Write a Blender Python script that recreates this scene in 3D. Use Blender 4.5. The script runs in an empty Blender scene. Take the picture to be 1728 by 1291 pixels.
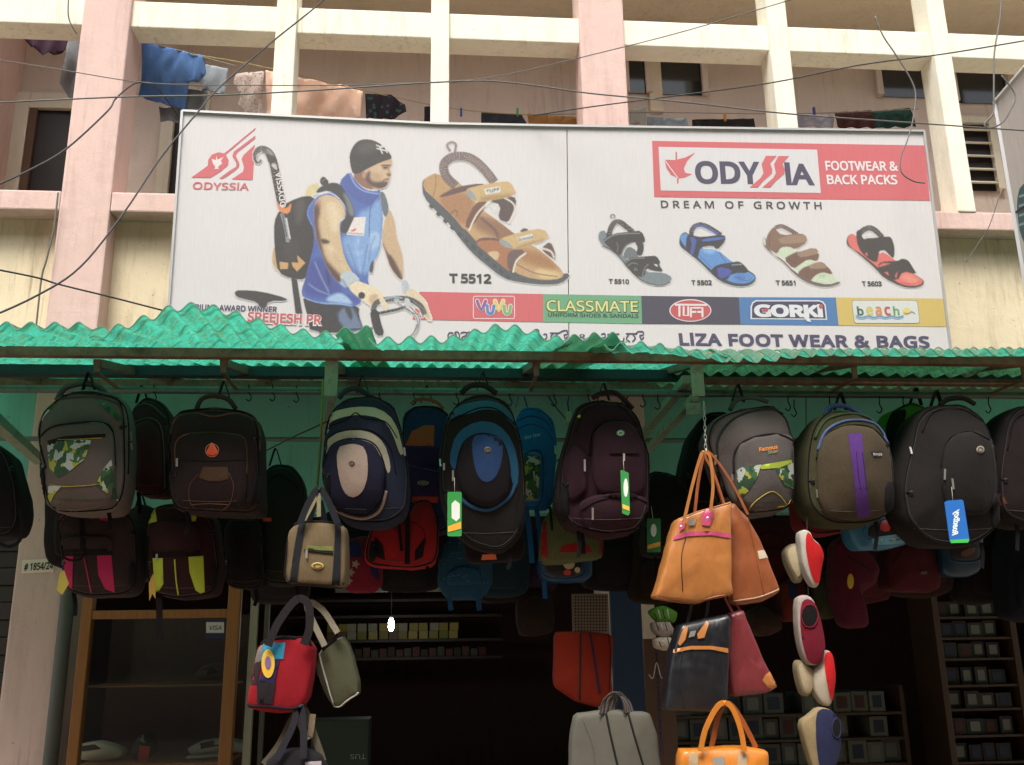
import bpy, bmesh, math, random
import numpy as np
from mathutils import Vector, Matrix, noise, geometry
from mathutils.bvhtree import BVHTree
random.seed(7)
SC = bpy.context.scene
COL = SC.collection
# ------------------------------------------------------------------ camera
FPX, CX, CY = 1600.0, 864.0, 645.5
EYE = Vector((0.0, 0.0, 1.55))
_up = Vector((775-CX, CY+5220, -FPX)).normalized()
_xx = Vector((20400-CX, CY-845, -FPX)); _xx = (_xx-_up*_xx.dot(_up)).normalized()
_yy = _up.cross(_xx)
ROT = Matrix((_xx, _yy, _up))
cam = bpy.data.objects.new('camera', bpy.data.cameras.new('camera')); COL.objects.link(cam)
cam.matrix_world = Matrix.Translation(EYE) @ ROT.to_4x4()
cam.data.sensor_width = 36; cam.data.lens = 36*FPX/1728; cam.data.clip_end = 2000; cam.data.clip_start = .05
SC.camera = cam
# ------------------------------------------------------------------ world, sun, exposure
SUN_EL, SUN_AZ = math.radians(62), math.radians(200)
wd = bpy.data.worlds.new('World'); SC.world = wd; wd.use_nodes = True
nt = wd.node_tree; nt.nodes.clear()
sky = nt.nodes.new('ShaderNodeTexSky'); sky.sky_type = 'NISHITA'; sky.sun_disc = False
sky.sun_elevation = SUN_EL; sky.sun_rotation = SUN_AZ; sky.dust_density = 4.0; sky.air_density = 1.0; sky.ozone_density = .6
hs = nt.nodes.new('ShaderNodeHueSaturation'); hs.inputs['Saturation'].default_value = .35
bg = nt.nodes.new('ShaderNodeBackground'); bg.inputs[1].default_value = 0.15
wo = nt.nodes.new('ShaderNodeOutputWorld')
nt.links.new(sky.outputs[0], hs.inputs['Color']); nt.links.new(hs.outputs[0], bg.inputs[0]); nt.links.new(bg.outputs[0], wo.inputs[0])
sl = bpy.data.lights.new('sun', 'SUN'); sl.energy = 1.5; sl.angle = math.radians(22); sl.color = (1, .95, .86)
so = bpy.data.objects.new('sun', sl); COL.objects.link(so)
# sun behind the viewer's right shoulder: direction from which the light comes
_sd = Vector((math.sin(SUN_AZ)*math.cos(SUN_EL), math.cos(SUN_AZ)*math.cos(SUN_EL), math.sin(SUN_EL)))
so.rotation_euler = _sd.to_track_quat('Z', 'Y').to_euler()
so.location = (0, -3, 12)
SC.view_settings.view_transform = 'Standard'; SC.view_settings.look = 'None'
SC.view_settings.exposure = 1.2; SC.view_settings.gamma = 1; SC.view_settings.use_curve_mapping = False
SC.cycles.max_bounces = 8; SC.cycles.use_denoising = True
# ------------------------------------------------------------------ projection helpers
def ray(px, py):
    v = ROT @ Vector((px-CX, CY-py, -FPX))
    return v/v.y
def P(px, py, d): return EYE + ray(px, py)*d
BBY, BBZ, BBT = 5.30, 3.3, math.tan(math.radians(2.0))
def BB(px, py, off=0.0):
    r = ray(px, py)
    t = (BBY + BBT*(BBZ-EYE.z))/(1+BBT*r.z)
    return EYE + r*t + Vector((0, -1, -BBT))*off
# ------------------------------------------------------------------ colours and materials
def lin(h, g=1.0):
    h = h.lstrip('#'); o = []
    if len(h) == 3: h = ''.join(q+q for q in h)
    for i in (0, 2, 4):
        c = int(h[i:i+2], 16)/255
        c = c/12.92 if c <= .04045 else ((c+.055)/1.055)**2.4
        o.append(min(.92, c*g))
    return tuple(o)
_mc = {}
def material(key, build):
    if key in _mc: return _mc[key]
    m = bpy.data.materials.new(key); m.use_nodes = True
    n = m.node_tree; n.nodes.clear()
    out = n.nodes.new('ShaderNodeOutputMaterial')
    bs = n.nodes.new('ShaderNodeBsdfPrincipled')
    n.links.new(bs.outputs[0], out.inputs[0])
    build(n, bs, out); _mc[key] = m
    return m
def _coord(n, scale=(1, 1, 1), kind='Object'):
    t = n.nodes.new('ShaderNodeTexCoord'); mp = n.nodes.new('ShaderNodeMapping')
    mp.inputs['Scale'].default_value = scale
    n.links.new(t.outputs[kind], mp.inputs[0]); return mp.outputs[0]
def _noise(n, co, scale, detail=4, rough=.6):
    x = n.nodes.new('ShaderNodeTexNoise'); x.inputs['Scale'].default_value = scale
    x.inputs['Detail'].default_value = detail; x.inputs['Roughness'].default_value = rough
    n.links.new(co, x.inputs['Vector']); return x.outputs['Fac']
def _ridge(n, co, scale, detail=3):
    x = n.nodes.new('ShaderNodeTexNoise'); x.noise_type = 'RIDGED_MULTIFRACTAL'; x.inputs['Scale'].default_value = scale; x.inputs['Detail'].default_value = detail
    n.links.new(co, x.inputs['Vector']); return x.outputs['Fac']
def _ramp(n, fac, stops):
    r = n.nodes.new('ShaderNodeValToRGB'); e = r.color_ramp.elements
    while len(e) < len(stops): e.new(.5)
    for k, (p, c) in enumerate(stops): e[k].position = p; e[k].color = (*c, 1) if len(c) == 3 else c
    n.links.new(fac, r.inputs[0]); return r.outputs[0]
def _mix(n, a, b, fac, mode='MIX'):
    x = n.nodes.new('ShaderNodeMix'); x.data_type = 'RGBA'; x.blend_type = mode
    for s, v in ((6, a), (7, b), (0, fac)):
        if isinstance(v, tuple): x.inputs[s].default_value = (*v, 1)
        elif isinstance(v, (int, float)): x.inputs[s].default_value = v
        else: n.links.new(v, x.inputs[s])
    return x.outputs[2]
def _bump(n, bs, h, strength, dist=.01, prev=None):
    b = n.nodes.new('ShaderNodeBump'); b.inputs['Strength'].default_value = strength; b.inputs['Distance'].default_value = dist
    n.links.new(h, b.inputs['Height'])
    if prev: n.links.new(prev, b.inputs['Normal'])
    n.links.new(b.outputs[0], bs.inputs['Normal']); return b.outputs[0]
def mul(c, k): return tuple(min(.95, x*k) for x in c)
G_BAG = 1.2
def fabric(h, g=None, rough=.9):
    g = G_BAG if g is None else g
    c = lin(h, g)
    def f(n, bs, out):
        co = _coord(n)
        a = _mix(n, mul(c, .86), mul(c, 1.1), _noise(n, co, 9, 5, .65))
        n.links.new(_mix(n, a, mul(c, .55), _ramp(n, _noise(n, co, 420, 2), [(.45, (0, 0, 0)), (.75, (.8, .8, .8))])), bs.inputs[0])
        bs.inputs['Roughness'].default_value = rough
        bs.inputs['Sheen Weight'].default_value = .02; bs.inputs['Specular IOR Level'].default_value = .22
        p = _bump(n, bs, _noise(n, _coord(n, (1, 1, .45)), 17, 4, .6), .55, .010)
        p = _bump(n, bs, _ridge(n, _coord(n, (1.2, 1.2, .7)), 5.5, 2), .28, .012, p)
        _bump(n, bs, _noise(n, co, 550, 2), .35, .002, p)
    return material('fabric %s %.1f' % (h, g), f)
def leather(h, g=None):
    g = G_BAG if g is None else g
    c = lin(h, g)
    def f(n, bs, out):
        co = _coord(n)
        n.links.new(_mix(n, mul(c, .75), mul(c, 1.15), _noise(n, co, 14, 5)), bs.inputs[0])
        n.links.new(_ramp(n, _noise(n, co, 25, 4), [(.3, (.3,)*3), (.7, (.5,)*3)]), bs.inputs['Roughness'])
        bs.inputs['Specular IOR Level'].default_value = .65
        p = _bump(n, bs, _noise(n, _coord(n, (1, 1, .4)), 9, 4, .55), .6, .022)
        _bump(n, bs, _noise(n, co, 300, 3), .2, .002, p)
    return material('leather %s %.1f' % (h, g), f)
def camo(g=None):
    g = G_BAG if g is None else g
    def f(n, bs, out):
        co = _coord(n)
        v = n.nodes.new('ShaderNodeTexVoronoi'); v.inputs['Scale'].default_value = 42; v.inputs['Randomness'].default_value = 1
        v2 = n.nodes.new('ShaderNodeTexNoise'); v2.inputs['Scale'].default_value = 30
        n.links.new(co, v2.inputs['Vector']); 
        mx = _mix(n, co, v2.outputs['Color'], .06); n.links.new(mx, v.inputs['Vector'])
        s = n.nodes.new('ShaderNodeSeparateColor'); n.links.new(v.outputs['Color'], s.inputs[0])
        r = _ramp(n, s.outputs[0], [(0, lin('#1c3a24', g)), (.38, lin('#2c5432', g)), (.62, lin('#8f8f2a', g)), (.8, lin('#9aa09a', g))])
        for nd in n.nodes:
            if nd.type == 'VALTORGB': nd.color_ramp.interpolation = 'CONSTANT'
        n.links.new(r, bs.inputs[0]); bs.inputs['Roughness'].default_value = .7
    return material('printed camouflage', f)
def plain(h, g=1.0, rough=.6, metal=0, spec=.5):
    c = lin(h, g)
    def f(n, bs, out):
        co = _coord(n)
        n.links.new(_mix(n, mul(c, .85), mul(c, 1.1), _noise(n, co, 30, 4)), bs.inputs[0])
        bs.inputs['Roughness'].default_value = rough; bs.inputs['Metallic'].default_value = metal
        bs.inputs['Specular IOR Level'].default_value = spec
    return material('plain %s %.2f %.2f %d' % (h, g, rough, metal), f)
def plaster(key, h, stain, g=1.0, amount=.35, rough=.92):
    c = lin(h, g); s = lin(stain, g)
    def f(n, bs, out):
        co = _coord(n)
        a = _mix(n, mul(c, .9), mul(c, 1.06), _noise(n, co, 3, 6, .7))
        st = _noise(n, _coord(n, (3.2, 3.2, .5)), 2.2, 8, .72)
        a = _mix(n, a, s, _ramp(n, st, [(.5, (0, 0, 0)), (.85, (amount,)*3)]))
        rs = _noise(n, _coord(n, (11, 11, .55)), 3.1, 5, .65); rm = _noise(n, co, 1.3, 2)
        a = _mix(n, a, mul(s, .8), _mix(n, _ramp(n, rs, [(.54, (0, 0, 0)), (.72, (amount*1.1,)*3)]), (0, 0, 0), _ramp(n, rm, [(.42, (1, 1, 1)), (.6, (0, 0, 0))])))
        sp = _ramp(n, _noise(n, co, 38, 3, .5), [(.70, (0, 0, 0)), (.76, (.55,)*3)])
        a = _mix(n, a, mul(s, .55), sp)
        n.links.new(a, bs.inputs[0]); bs.inputs['Roughness'].default_value = rough
        p = _bump(n, bs, _noise(n, co, 150, 4, .7), .55, .004)
        _bump(n, bs, _noise(n, co, 9, 3), .25, .02, p)
    return material(key, f)
def metalpaint(key, h, rust='#3a241a', g=1.0, amt=.5):
    c = lin(h, g); s = lin(rust, g)
    def f(n, bs, out):
        co = _coord(n)
        a = _mix(n, c, s, _ramp(n, _noise(n, co, 16, 8, .75), [(.6-.25*amt, (0, 0, 0)), (.75, (1, 1, 1))]))
        n.links.new(_mix(n, a, mul(c, 1.25), _ramp(n, _noise(n, co, 60, 4), [(.55, (0, 0, 0)), (.8, (.6,)*3)])), bs.inputs[0])
        bs.inputs['Roughness'].default_value = .55
        _bump(n, bs, _noise(n, co, 90, 5), .4, .003)
    return material(key, f)
def wood(key, h, g=1.0):
    c = lin(h, g)
    def f(n, bs, out):
        co = _coord(n, (9, 9, .6))
        n.links.new(_mix(n, mul(c, .5), mul(c, 1.25), _noise(n, co, 9, 6, .7)), bs.inputs[0])
        bs.inputs['Roughness'].default_value = .5
        _bump(n, bs, _noise(n, co, 20, 4), .3, .003)
    return material(key, f)
def printcol():
    def f(n, bs, out):
        a = n.nodes.new('ShaderNodeVertexColor'); a.layer_name = 'Col'
        st = _noise(n, _coord(n, (150, 1, 2.2)), 3.0, 4, .7)
        m = _ramp(n, st, [(.35, (.9,)*3), (.62, (1.0,)*3), (.8, (1.12,)*3)])
        n.links.new(_mix(n, a.outputs[0], m, 1.0, 'MULTIPLY'), bs.inputs[0])
        bs.inputs['Roughness'].default_value = .5; bs.inputs['Specular IOR Level'].default_value = .3
    return material('printed vinyl', f)
def bagprint():
    def f(n, bs, out):
        a = n.nodes.new('ShaderNodeVertexColor'); a.layer_name = 'Col'
        n.links.new(a.outputs[0], bs.inputs[0]); bs.inputs['Roughness'].default_value = .6
    return material('printed label', f)
# ------------------------------------------------------------------ objects
WL = {}
def _props(o, label=None, cat=None, group=None, kind=None):
    if label: o['label'] = label
    if cat: o['category'] = cat
    if group: o['group'] = group
    if kind: o['kind'] = kind
def thing(name, label, cat, loc, group=None):
    o = bpy.data.objects.new(name, None); COL.objects.link(o)
    o.empty_display_size = .05; o.location = loc; WL[o] = Vector(loc); _props(o, label, cat, group); return o
def mk(name, V, Fc, mat, parent=None, smooth=False, cols=None, label=None, cat=None, group=None, kind=None, origin=None):
    V = [Vector(v) for v in V]
    if parent is not None: org = WL[parent]
    elif origin is not None: org = Vector(origin)
    else:
        xs = [v.x for v in V]; ys = [v.y for v in V]; zs = [v.z for v in V]
        org = Vector(((min(xs)+max(xs))/2, (min(ys)+max(ys))/2, min(zs)))
    me = bpy.data.meshes.new(name)
    me.from_pydata([v-org for v in V], [], Fc)
    if cols is not None:
        at = me.color_attributes.new('Col', 'FLOAT_COLOR', 'POINT')
        at.data.foreach_set('color', np.array([(*c, 1) for c in cols], dtype=np.float32).ravel())
    me.materials.append(mat)
    if smooth: me.polygons.foreach_set('use_smooth', [True]*len(me.polygons))
    o = bpy.data.objects.new(name, me); COL.objects.link(o)
    if parent is not None: o.parent = parent; WL[o] = org
    else: o.location = org; WL[o] = org
    _props(o, label, cat, group, kind)
    me.update(); return o
def auto(o, ang=35):
    me = o.data
    me.polygons.foreach_set('use_smooth', [True]*len(me.polygons))
    bm = bmesh.new(); bm.from_mesh(me)
    for e in bm.edges:
        if len(e.link_faces) == 2 and e.calc_face_angle(0) > math.radians(ang): e.smooth = False
    bm.to_mesh(me); bm.free(); return o
def boxvf(x0, x1, y0, y1, z0, z1, bev=0.0):
    bm = bmesh.new()
    bmesh.ops.create_cube(bm, size=1)
    for v in bm.verts: v.co = Vector(((x0+x1)/2+v.co.x*(x1-x0), (y0+y1)/2+v.co.y*(y1-y0), (z0+z1)/2+v.co.z*(z1-z0)))
    if bev: bmesh.ops.bevel(bm, geom=list(bm.edges), offset=bev, segments=2, affect='EDGES', profile=.6)
    V = [v.co.copy() for v in bm.verts]; Fc = [[v.index for v in f.verts] for f in bm.faces]
    bm.free(); return V, Fc
def cat_vf(parts):
    V, Fc = [], []
    for v, f in parts:
        k = len(V); V += list(v); Fc += [[i+k for i in q] for q in f]
    return V, Fc
def box(name, x0, x1, y0, y1, z0, z1, mat, parent=None, bev=.004, **k):
    V, Fc = boxvf(x0, x1, y0, y1, z0, z1, bev); return mk(name, V, Fc, mat, parent, **k)
def obox(a, b, w, h, up=Vector((0, 0, 1))):      # bar of w x h from a to b
    a, b = Vector(a), Vector(b); d = (b-a).normalized(); s = d.cross(up).normalized(); u = s.cross(d)
    V = [p+s*sx*w/2+u*sz*h/2 for p in (a, b) for sx, sz in ((-1, -1), (1, -1), (1, 1), (-1, 1))]
    return V, [[0, 1, 2, 3], [7, 6, 5, 4], [0, 4, 5, 1], [1, 5, 6, 2], [2, 6, 7, 3], [3, 7, 4, 0]]
def catmull(pts, n=6, closed=False):
    pts = [Vector(p) for p in pts]; out = []; m = len(pts)
    if m < 3 and not closed: return [pts[0].lerp(pts[-1], i/n) for i in range(n+1)]
    rng = range(m if closed else m-1)
    for i in rng:
        p0 = pts[(i-1) % m] if closed or i > 0 else pts[0]; p1 = pts[i]; p2 = pts[(i+1) % m]
        p3 = pts[(i+2) % m] if closed or i+2 < m else pts[-1]
        for j in range(n):
            t = j/n
            out.append(.5*((2*p1)+(p2-p0)*t+(2*p0-5*p1+4*p2-p3)*t*t+(3*p1-p0-3*p2+p3)*t**3))
    if not closed: out.append(pts[-1])
    return out
def tubevf(pts, r, n=8, closed=False):
    pts = [Vector(p) for p in pts]; m = len(pts); V, Fc = [], []; ref = None
    for i, p in enumerate(pts):
        a = pts[(i-1) % m] if closed or i else p; b = pts[(i+1) % m] if closed or i < m-1 else p
        t = (b-a); t = t.normalized() if t.length > 1e-9 else Vector((0, 0, 1))
        if ref is None: ref = t.orthogonal().normalized()
        ref = (ref-t*ref.dot(t)); ref = ref.normalized() if ref.length > 1e-6 else t.orthogonal().normalized()
        s = t.cross(ref); rr = r[i] if isinstance(r, (list, tuple)) else r
        for k in range(n):
            an = 2*math.pi*k/n; V.append(p+ref*math.cos(an)*rr+s*math.sin(an)*rr)
    for i in range(m if closed else m-1):
        for k in range(n):
            a, b = i*n+k, i*n+(k+1) % n; c, d = ((i+1) % m)*n+(k+1) % n, ((i+1) % m)*n+k
            Fc.append([a, b, c, d])
    if not closed: Fc += [list(range(n))[::-1], [(m-1)*n+k for k in range(n)]]
    return V, Fc
def tube(name, pts, r, mat, parent=None, n=8, closed=False, **k):
    V, Fc = tubevf(pts, r, n, closed); return mk(name, V, Fc, mat, parent, smooth=True, **k)
def strapvf(pts, w, th, side=Vector((1, 0, 0))):
    pts = [Vector(p) for p in pts]; V, Fc = [], []; m = len(pts)
    for i, p in enumerate(pts):
        t = (pts[min(i+1, m-1)]-pts[max(i-1, 0)]).normalized()
        s = side-t*side.dot(t); s = s.normalized() if s.length > .1 else t.orthogonal().normalized()
        u = t.cross(s); V += [p-s*w/2-u*th/2, p+s*w/2-u*th/2, p+s*w/2+u*th/2, p-s*w/2+u*th/2]
    for i in range(m-1):
        for k in range(4): Fc.append([i*4+k, i*4+(k+1) % 4, i*4+4+(k+1) % 4, i*4+4+k])
    Fc += [[3, 2, 1, 0], [m*4-4, m*4-3, m*4-2, m*4-1]]
    return V, Fc
def chaikin(pts, it=2):
    for j in range(it):
        o = []; q = .14 if j == 0 and it > 1 else .24
        for i in range(len(pts)):
            a, b = pts[i], pts[(i+1) % len(pts)]
            o += [(a[0]*(1-q)+b[0]*q, a[1]*(1-q)+b[1]*q), (a[0]*q+b[0]*(1-q), a[1]*q+b[1]*(1-q))]
        pts = o
    return pts
def resample(pts, n):
    L = [0]; m = len(pts)
    for i in range(m): L.append(L[-1]+math.dist(pts[i], pts[(i+1) % m]))
    out = []
    j = 0
    for k in range(n):
        t = L[-1]*k/n
        while L[j+1] < t: j += 1
        f = (t-L[j])/max(1e-9, L[j+1]-L[j]); a, b = pts[j], pts[(j+1) % m]
        out.append((a[0]+(b[0]-a[0])*f, a[1]+(b[1]-a[1])*f))
    return out
def inside(p, poly):
    x, y = p; r = False; j = len(poly)-1
    for i in range(len(poly)):
        if (poly[i][1] > y) != (poly[j][1] > y) and x < (poly[j][0]-poly[i][0])*(y-poly[i][1])/(poly[j][1]-poly[i][1])+poly[i][0]: r = not r
        j = i
    return r
def fill2d(poly, step=None):
    pts = [Vector(p) for p in poly]; n = len(pts); extra = []
    if step:
        xs = [p[0] for p in poly]; ys = [p[1] for p in poly]
        y = min(ys)+step*.5
        while y < max(ys):
            x = min(xs)+step*.5
            while x < max(xs):
                if inside((x, y), poly) : extra.append(Vector((x, y)))
                x += step
            y += step
    r = geometry.delaunay_2d_cdt(pts+extra, [(i, (i+1) % n) for i in range(n)], [], 0, 1e-5)
    V = [(v.x, v.y) for v in r[0]]
    Fc = [list(f) for f in r[2] if inside((sum(V[i][0] for i in f)/len(f), sum(V[i][1] for i in f)/len(f)), poly)]
    return V, Fc
def ell(cx, cy, rx, ry, n=28): return [(cx+rx*math.cos(2*math.pi*i/n), cy+ry*math.sin(2*math.pi*i/n)) for i in range(n)]
def rrect(x0, y0, x1, y1, r, n=4):
    o = []
    for cx, cy, a0 in ((x1-r, y0+r, -90), (x1-r, y1-r, 0), (x0+r, y1-r, 90), (x0+r, y0+r, 180)):
        for k in range(n+1):
            a = math.radians(a0+90*k/n); o.append((cx+r*math.cos(a), cy+r*math.sin(a)))
    return o
FONT = None
try:   # a grotesque that comes with Blender itself; its built-in face is used where it is missing
    import os
    _fp = os.path.join(bpy.utils.resource_path('LOCAL'), 'datafiles', 'fonts', 'NotoSansMath-Regular.woff2')
    if os.path.exists(_fp): FONT = bpy.data.fonts.load(_fp)
except Exception: FONT = None
# text as a mesh, normalised: u 0..1 over its width, v 0..1 over cap height
_tc = {}
def textvf(s, bold=0.0, shear=0.0, space=1.0):
    k = (s, bold, shear, space)
    if k in _tc: return _tc[k]
    cu = bpy.data.curves.new('t', 'FONT'); caps = FONT and s.upper() == s; cu.body = s.replace('I', 'l') if caps else s; cu.shear = shear; cu.space_character = space
    if FONT: cu.font = FONT
    cu.resolution_u = 3; cu.fill_mode = 'FRONT' if hasattr(cu, 'fill_mode') else None
    cu.dimensions = '2D'
    o = bpy.data.objects.new('t', cu); COL.objects.link(o)
    bpy.context.view_layer.update()
    me = bpy.data.meshes.new_from_object(o.evaluated_get(bpy.context.evaluated_depsgraph_get()))
    V = [(v.co.x, v.co.y) for v in me.vertices]; Fc = [list(p.vertices) for p in me.polygons]
    if caps: V = [(x, .714 if y > .735 else y) for x, y in V]
    bpy.data.objects.remove(o); bpy.data.curves.remove(cu); bpy.data.meshes.remove(me)
    if bold > 0:      # embolden: push the outline outwards
        ec = {}
        for f in Fc:
            cx = sum(V[i][0] for i in f)/len(f); cy = sum(V[i][1] for i in f)/len(f)
            for a, b in zip(f, f[1:]+f[:1]): ec.setdefault((min(a, b), max(a, b)), []).append((cx, cy))
        N = [[0, 0, 0] for _ in V]
        for (a, b), c in ec.items():
            if len(c) != 1: continue
            dx, dy = V[b][0]-V[a][0], V[b][1]-V[a][1]; L = math.hypot(dx, dy)
            if L < 1e-7: continue
            nx, ny = -dy/L, dx/L; mx, my = (V[a][0]+V[b][0])/2, (V[a][1]+V[b][1])/2
            if (mx-c[0][0])*nx+(my-c[0][1])*ny < 0: nx, ny = -nx, -ny
            for i in (a, b): N[i][0] += nx; N[i][1] += ny; N[i][2] += 1
        W_ = []
        for v, (nx, ny, k) in zip(V, N):
            L = math.hypot(nx, ny)
            if k == 0 or L < .15: W_.append(v); continue
            q = bold*min(1.6, k/L); W_.append((v[0]+nx/L*q, v[1]+ny/L*q))
        V = W_
    x0 = min(v[0] for v in V); x1 = max(v[0] for v in V)
    cap = max(v[1] for v in V) if s.lower() != s else .55
    V = [((v[0]-x0)/(x1-x0), v[1]/cap) for v in V]
    _tc[k] = (V, Fc); return V, Fc
def textpx(s, x0, y0, x1, y1, cap, bold=0.0, shear=0.0, space=1.0, upv=None):
    V, Fc = textvf(s, bold, shear, space)
    ux, uy = upv if upv else (((x0+x1)/2-775)/-5500*-1, 1)
    return [(x0+(x1-x0)*u - ux*cap*v*0 + (775-(x0+x1)/2)/5500*cap*v, y0+(y1-y0)*u-cap*v) for u, v in V], Fc
# ------------------------------------------------------------------ ground and street
D = 5.6
g = mk('street', *boxvf(-60, 60, -60, 4.6, -.3, 0), plaster('dusty road', '#8a7a6a', '#5c5046', 1), kind='structure')
pv = mk('pavement', *boxvf(-60, 60, 4.62, D+.02, -.3, .13, .01), plaster('pavement concrete', '#8c8578', '#5a554c', 1), kind='structure')
# unseen house opposite, added and sized to keep low sky off the shop
ob = thing('sky_blocking_house', 'plain unseen house behind the viewer, added to block low sky light', 'building', (0, -7, 0))
MO = plaster('buff plaster', '#746c62', '#4c453c', 1)
mk('wall', *boxvf(-26, 26, -13, -7, 0, 13.5, 0), MO, ob)
for zf in (1.0, 4.2, 7.2, 10.2):
    for k in range(-7, 8): mk('window', *boxvf(k*2.9-.6, k*2.9+.6, -7.0, -6.97, zf, zf+1.3), plain('#2a2e30', 1, .2), ob)
# ------------------------------------------------------------------ the building
G_F = 1.0
M_PINK = plaster('pink plaster', '#dcbeb4', '#96786e', G_F, .5)
M_CREAM = plaster('cream plaster', '#f6f0dc', '#b8a67e', G_F, .5)
M_CREAM2 = plaster('weathered cream plaster', '#e6d6b6', '#8a7050', G_F, .75)
M_BACK = plaster('verandah plaster', '#d0c0b4', '#9a8878', G_F, .4)
M_CEIL = plaster('soffit plaster', '#d8cbb4', '#a08e78', G_F, .4)
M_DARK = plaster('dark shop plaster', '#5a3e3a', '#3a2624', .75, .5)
M_SHOPW = plaster('shop front plaster', '#78bcb0', '#4c7c74', G_F, .4)  # teal puts the green light under the awning into the wall colour
M_WHITE = plaster('white window paint', '#d8d0bc', '#9e9480', .95, .3)
M_BLACKW = plain('#1c1616', 1, .5)
M_GLASSD = material('dark window glass', lambda n, bs, out: (setattr(bs.inputs[0], 'default_value', (.012, .014, .016, 1)), setattr(bs.inputs['Roughness'], 'default_value', .08)))
def X(px, py=100, d=D): return P(px, py, d).x
def Z(px, py, d=D): return P(px, py, d).z
bld = thing('apartment_building', 'pink and cream building with open upstairs verandah above the dark bag shop', 'building', (0, D, 0))
zb0, zb1 = Z(560, 53), Z(560, 10)
zs0, zs1 = Z(0, 352), Z(0, 319)
xp0, xp1 = P(112, 250, D).x, P(196, 250, D).x
xq0, xq1 = X(980), X(1056)
pil = [(xp0, xp1, M_PINK, 0.0), (xq0, xq1, M_PINK, 0.0), (xp0-2*(xq0-xp0)*.5-.02, xp1-(xq0-xp0)-.02, M_PINK, 0.0)]
for a, b, m, z0 in pil: box('pillar', a, b, D, D+.27, z0, 9.5, m, bld, .012)
fins = [(X(462), X(497)), (X(727), X(758)), (X(1302), X(1335)), (X(1578), X(1607)), (X(1860), X(1892))]
for a, b in fins: box('fin', a, b, D-.004, D+.2, zs1-.004, 9.5, M_CREAM, bld, .01)
edges = sorted([(a, b) for a, b, m, z in pil]+fins)
span = [(-7.0, edges[0][0])]+[(edges[i][1], edges[i+1][0]) for i in range(len(edges)-1)]+[(edges[-1][1], 8.0)]
for a, b in span:
    if b-a < .05: continue
    box('lattice_beam', a-.004, b+.004, D+.03, D+.215, zb0, zb1, M_CREAM, bld, .008)
    box('lattice_beam', a-.004, b+.004, D+.03, D+.215, zb0+2.1, zb1+2.1, M_CREAM, bld, .008)
pe = sorted((a, b) for a, b, m, z in pil)
for a, b in [(-7, pe[0][0]), (pe[0][1], pe[1][0]), (pe[1][1], pe[2][0]), (pe[2][1], 8)]:
    box('sill_band', a+.002, b-.002, D+.003, D+.25, zs0, zs1, M_PINK, bld, .01)
    # rendered wall below the verandah and the door-height wall of the shop front
    box('wall', a-.004, b+.004, D+.146, D+.3, 3.12, zs0-.002, M_CREAM2, bld, 0)
zl = 2.30
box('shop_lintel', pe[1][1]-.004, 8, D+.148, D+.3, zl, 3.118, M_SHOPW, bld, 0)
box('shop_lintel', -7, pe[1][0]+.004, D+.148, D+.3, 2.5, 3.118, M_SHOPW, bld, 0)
box('verandah_floor', -7, 8, D+.31, D+1.2, 3.0, 3.15, M_CEIL, bld, 0)
YB = D+1.05
box('verandah_wall', -7, 8, YB, YB+.15, 3.152, 9.5, M_BACK, bld, 0)
box('verandah_ceiling', -7, 8, D+.22, YB-.002, 6.45, 6.6, M_CEIL, bld, 0)
box('roof_slab', -7, 8, D, YB+.2, 9.5, 9.7, M_CEIL, bld, 0)
box('partition_wall', X(38, 120, YB-.01)-.1, X(38, 120, YB-.01), D+.28, YB-.003, 3.155, 6.448, M_PINK, bld, 0)
# shop room behind
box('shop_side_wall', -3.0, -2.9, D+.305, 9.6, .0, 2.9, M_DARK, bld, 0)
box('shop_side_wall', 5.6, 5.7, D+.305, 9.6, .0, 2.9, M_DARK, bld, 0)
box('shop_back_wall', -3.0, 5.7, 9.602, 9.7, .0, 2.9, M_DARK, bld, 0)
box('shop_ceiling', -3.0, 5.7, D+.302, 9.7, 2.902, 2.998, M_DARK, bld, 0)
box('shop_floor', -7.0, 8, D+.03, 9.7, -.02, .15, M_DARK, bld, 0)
# dark roller shutter of the neighbouring shop, slat by slat
sx1 = P(30, 1000, D+.2).x
for k in range(24): box('shutter_slat', -5.2, pe[1][0]-.003, D+.2+(.012 if k % 2 else 0), D+.22+(.012 if k % 2 else 0), .16+k*.097, .16+k*.097+.094, plain('#3a3532', .8, .6), bld, .006)
def opening(name, x0, x1, z0, z1, frame, ft, parent=bld, fill=M_BLACKW, d=YB, mull=(), rows=0, slat=None):
    f = thing  # frame with a recessed dark leaf
    V, Fc = cat_vf([boxvf(x0-ft, x0, d-.05, d-.002, z0, z1+ft, .004), boxvf(x1, x1+ft, d-.05, d-.002, z0, z1+ft, .004),
                    boxvf(x0+.001, x1-.001, d-.049, d-.002, z1, z1+ft, .004)]+[boxvf(m-.025, m+.025, d-.046, d-.002, z0, z1-.001) for m in mull])
    fr = mk(name, V, Fc, frame, parent)
    mk('pane' if name == 'window' else 'leaf', *boxvf(x0, x1, d-.012, d-.004, z0, z1), fill, fr)
    if slat:
        for k in range(slat):
            zz = z0+(z1-z0)*(k+.5)/slat; h = (z1-z0)/slat*.42
            V, Fc = obox((x0+.005, d-.035, zz), (x1-.005, d-.035, zz), .012, h*1.3, Vector((0, .8, .6)))
            mk('louvre', V, Fc, frame, fr)
    return fr
dx0, dx1 = P(45, 250, YB).x, P(132, 250, YB).x
dr = opening('door', dx0, dx1, 3.16, Z(60, 187, YB), M_WHITE, .13)
mk('inner_frame', *boxvf(dx0+.004, dx0+.06, YB-.045, YB-.014, 3.16, Z(60, 187, YB)-.002, .004), plaster('brown frame', '#6a5040', '#3c2c22', .8), dr)
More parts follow.
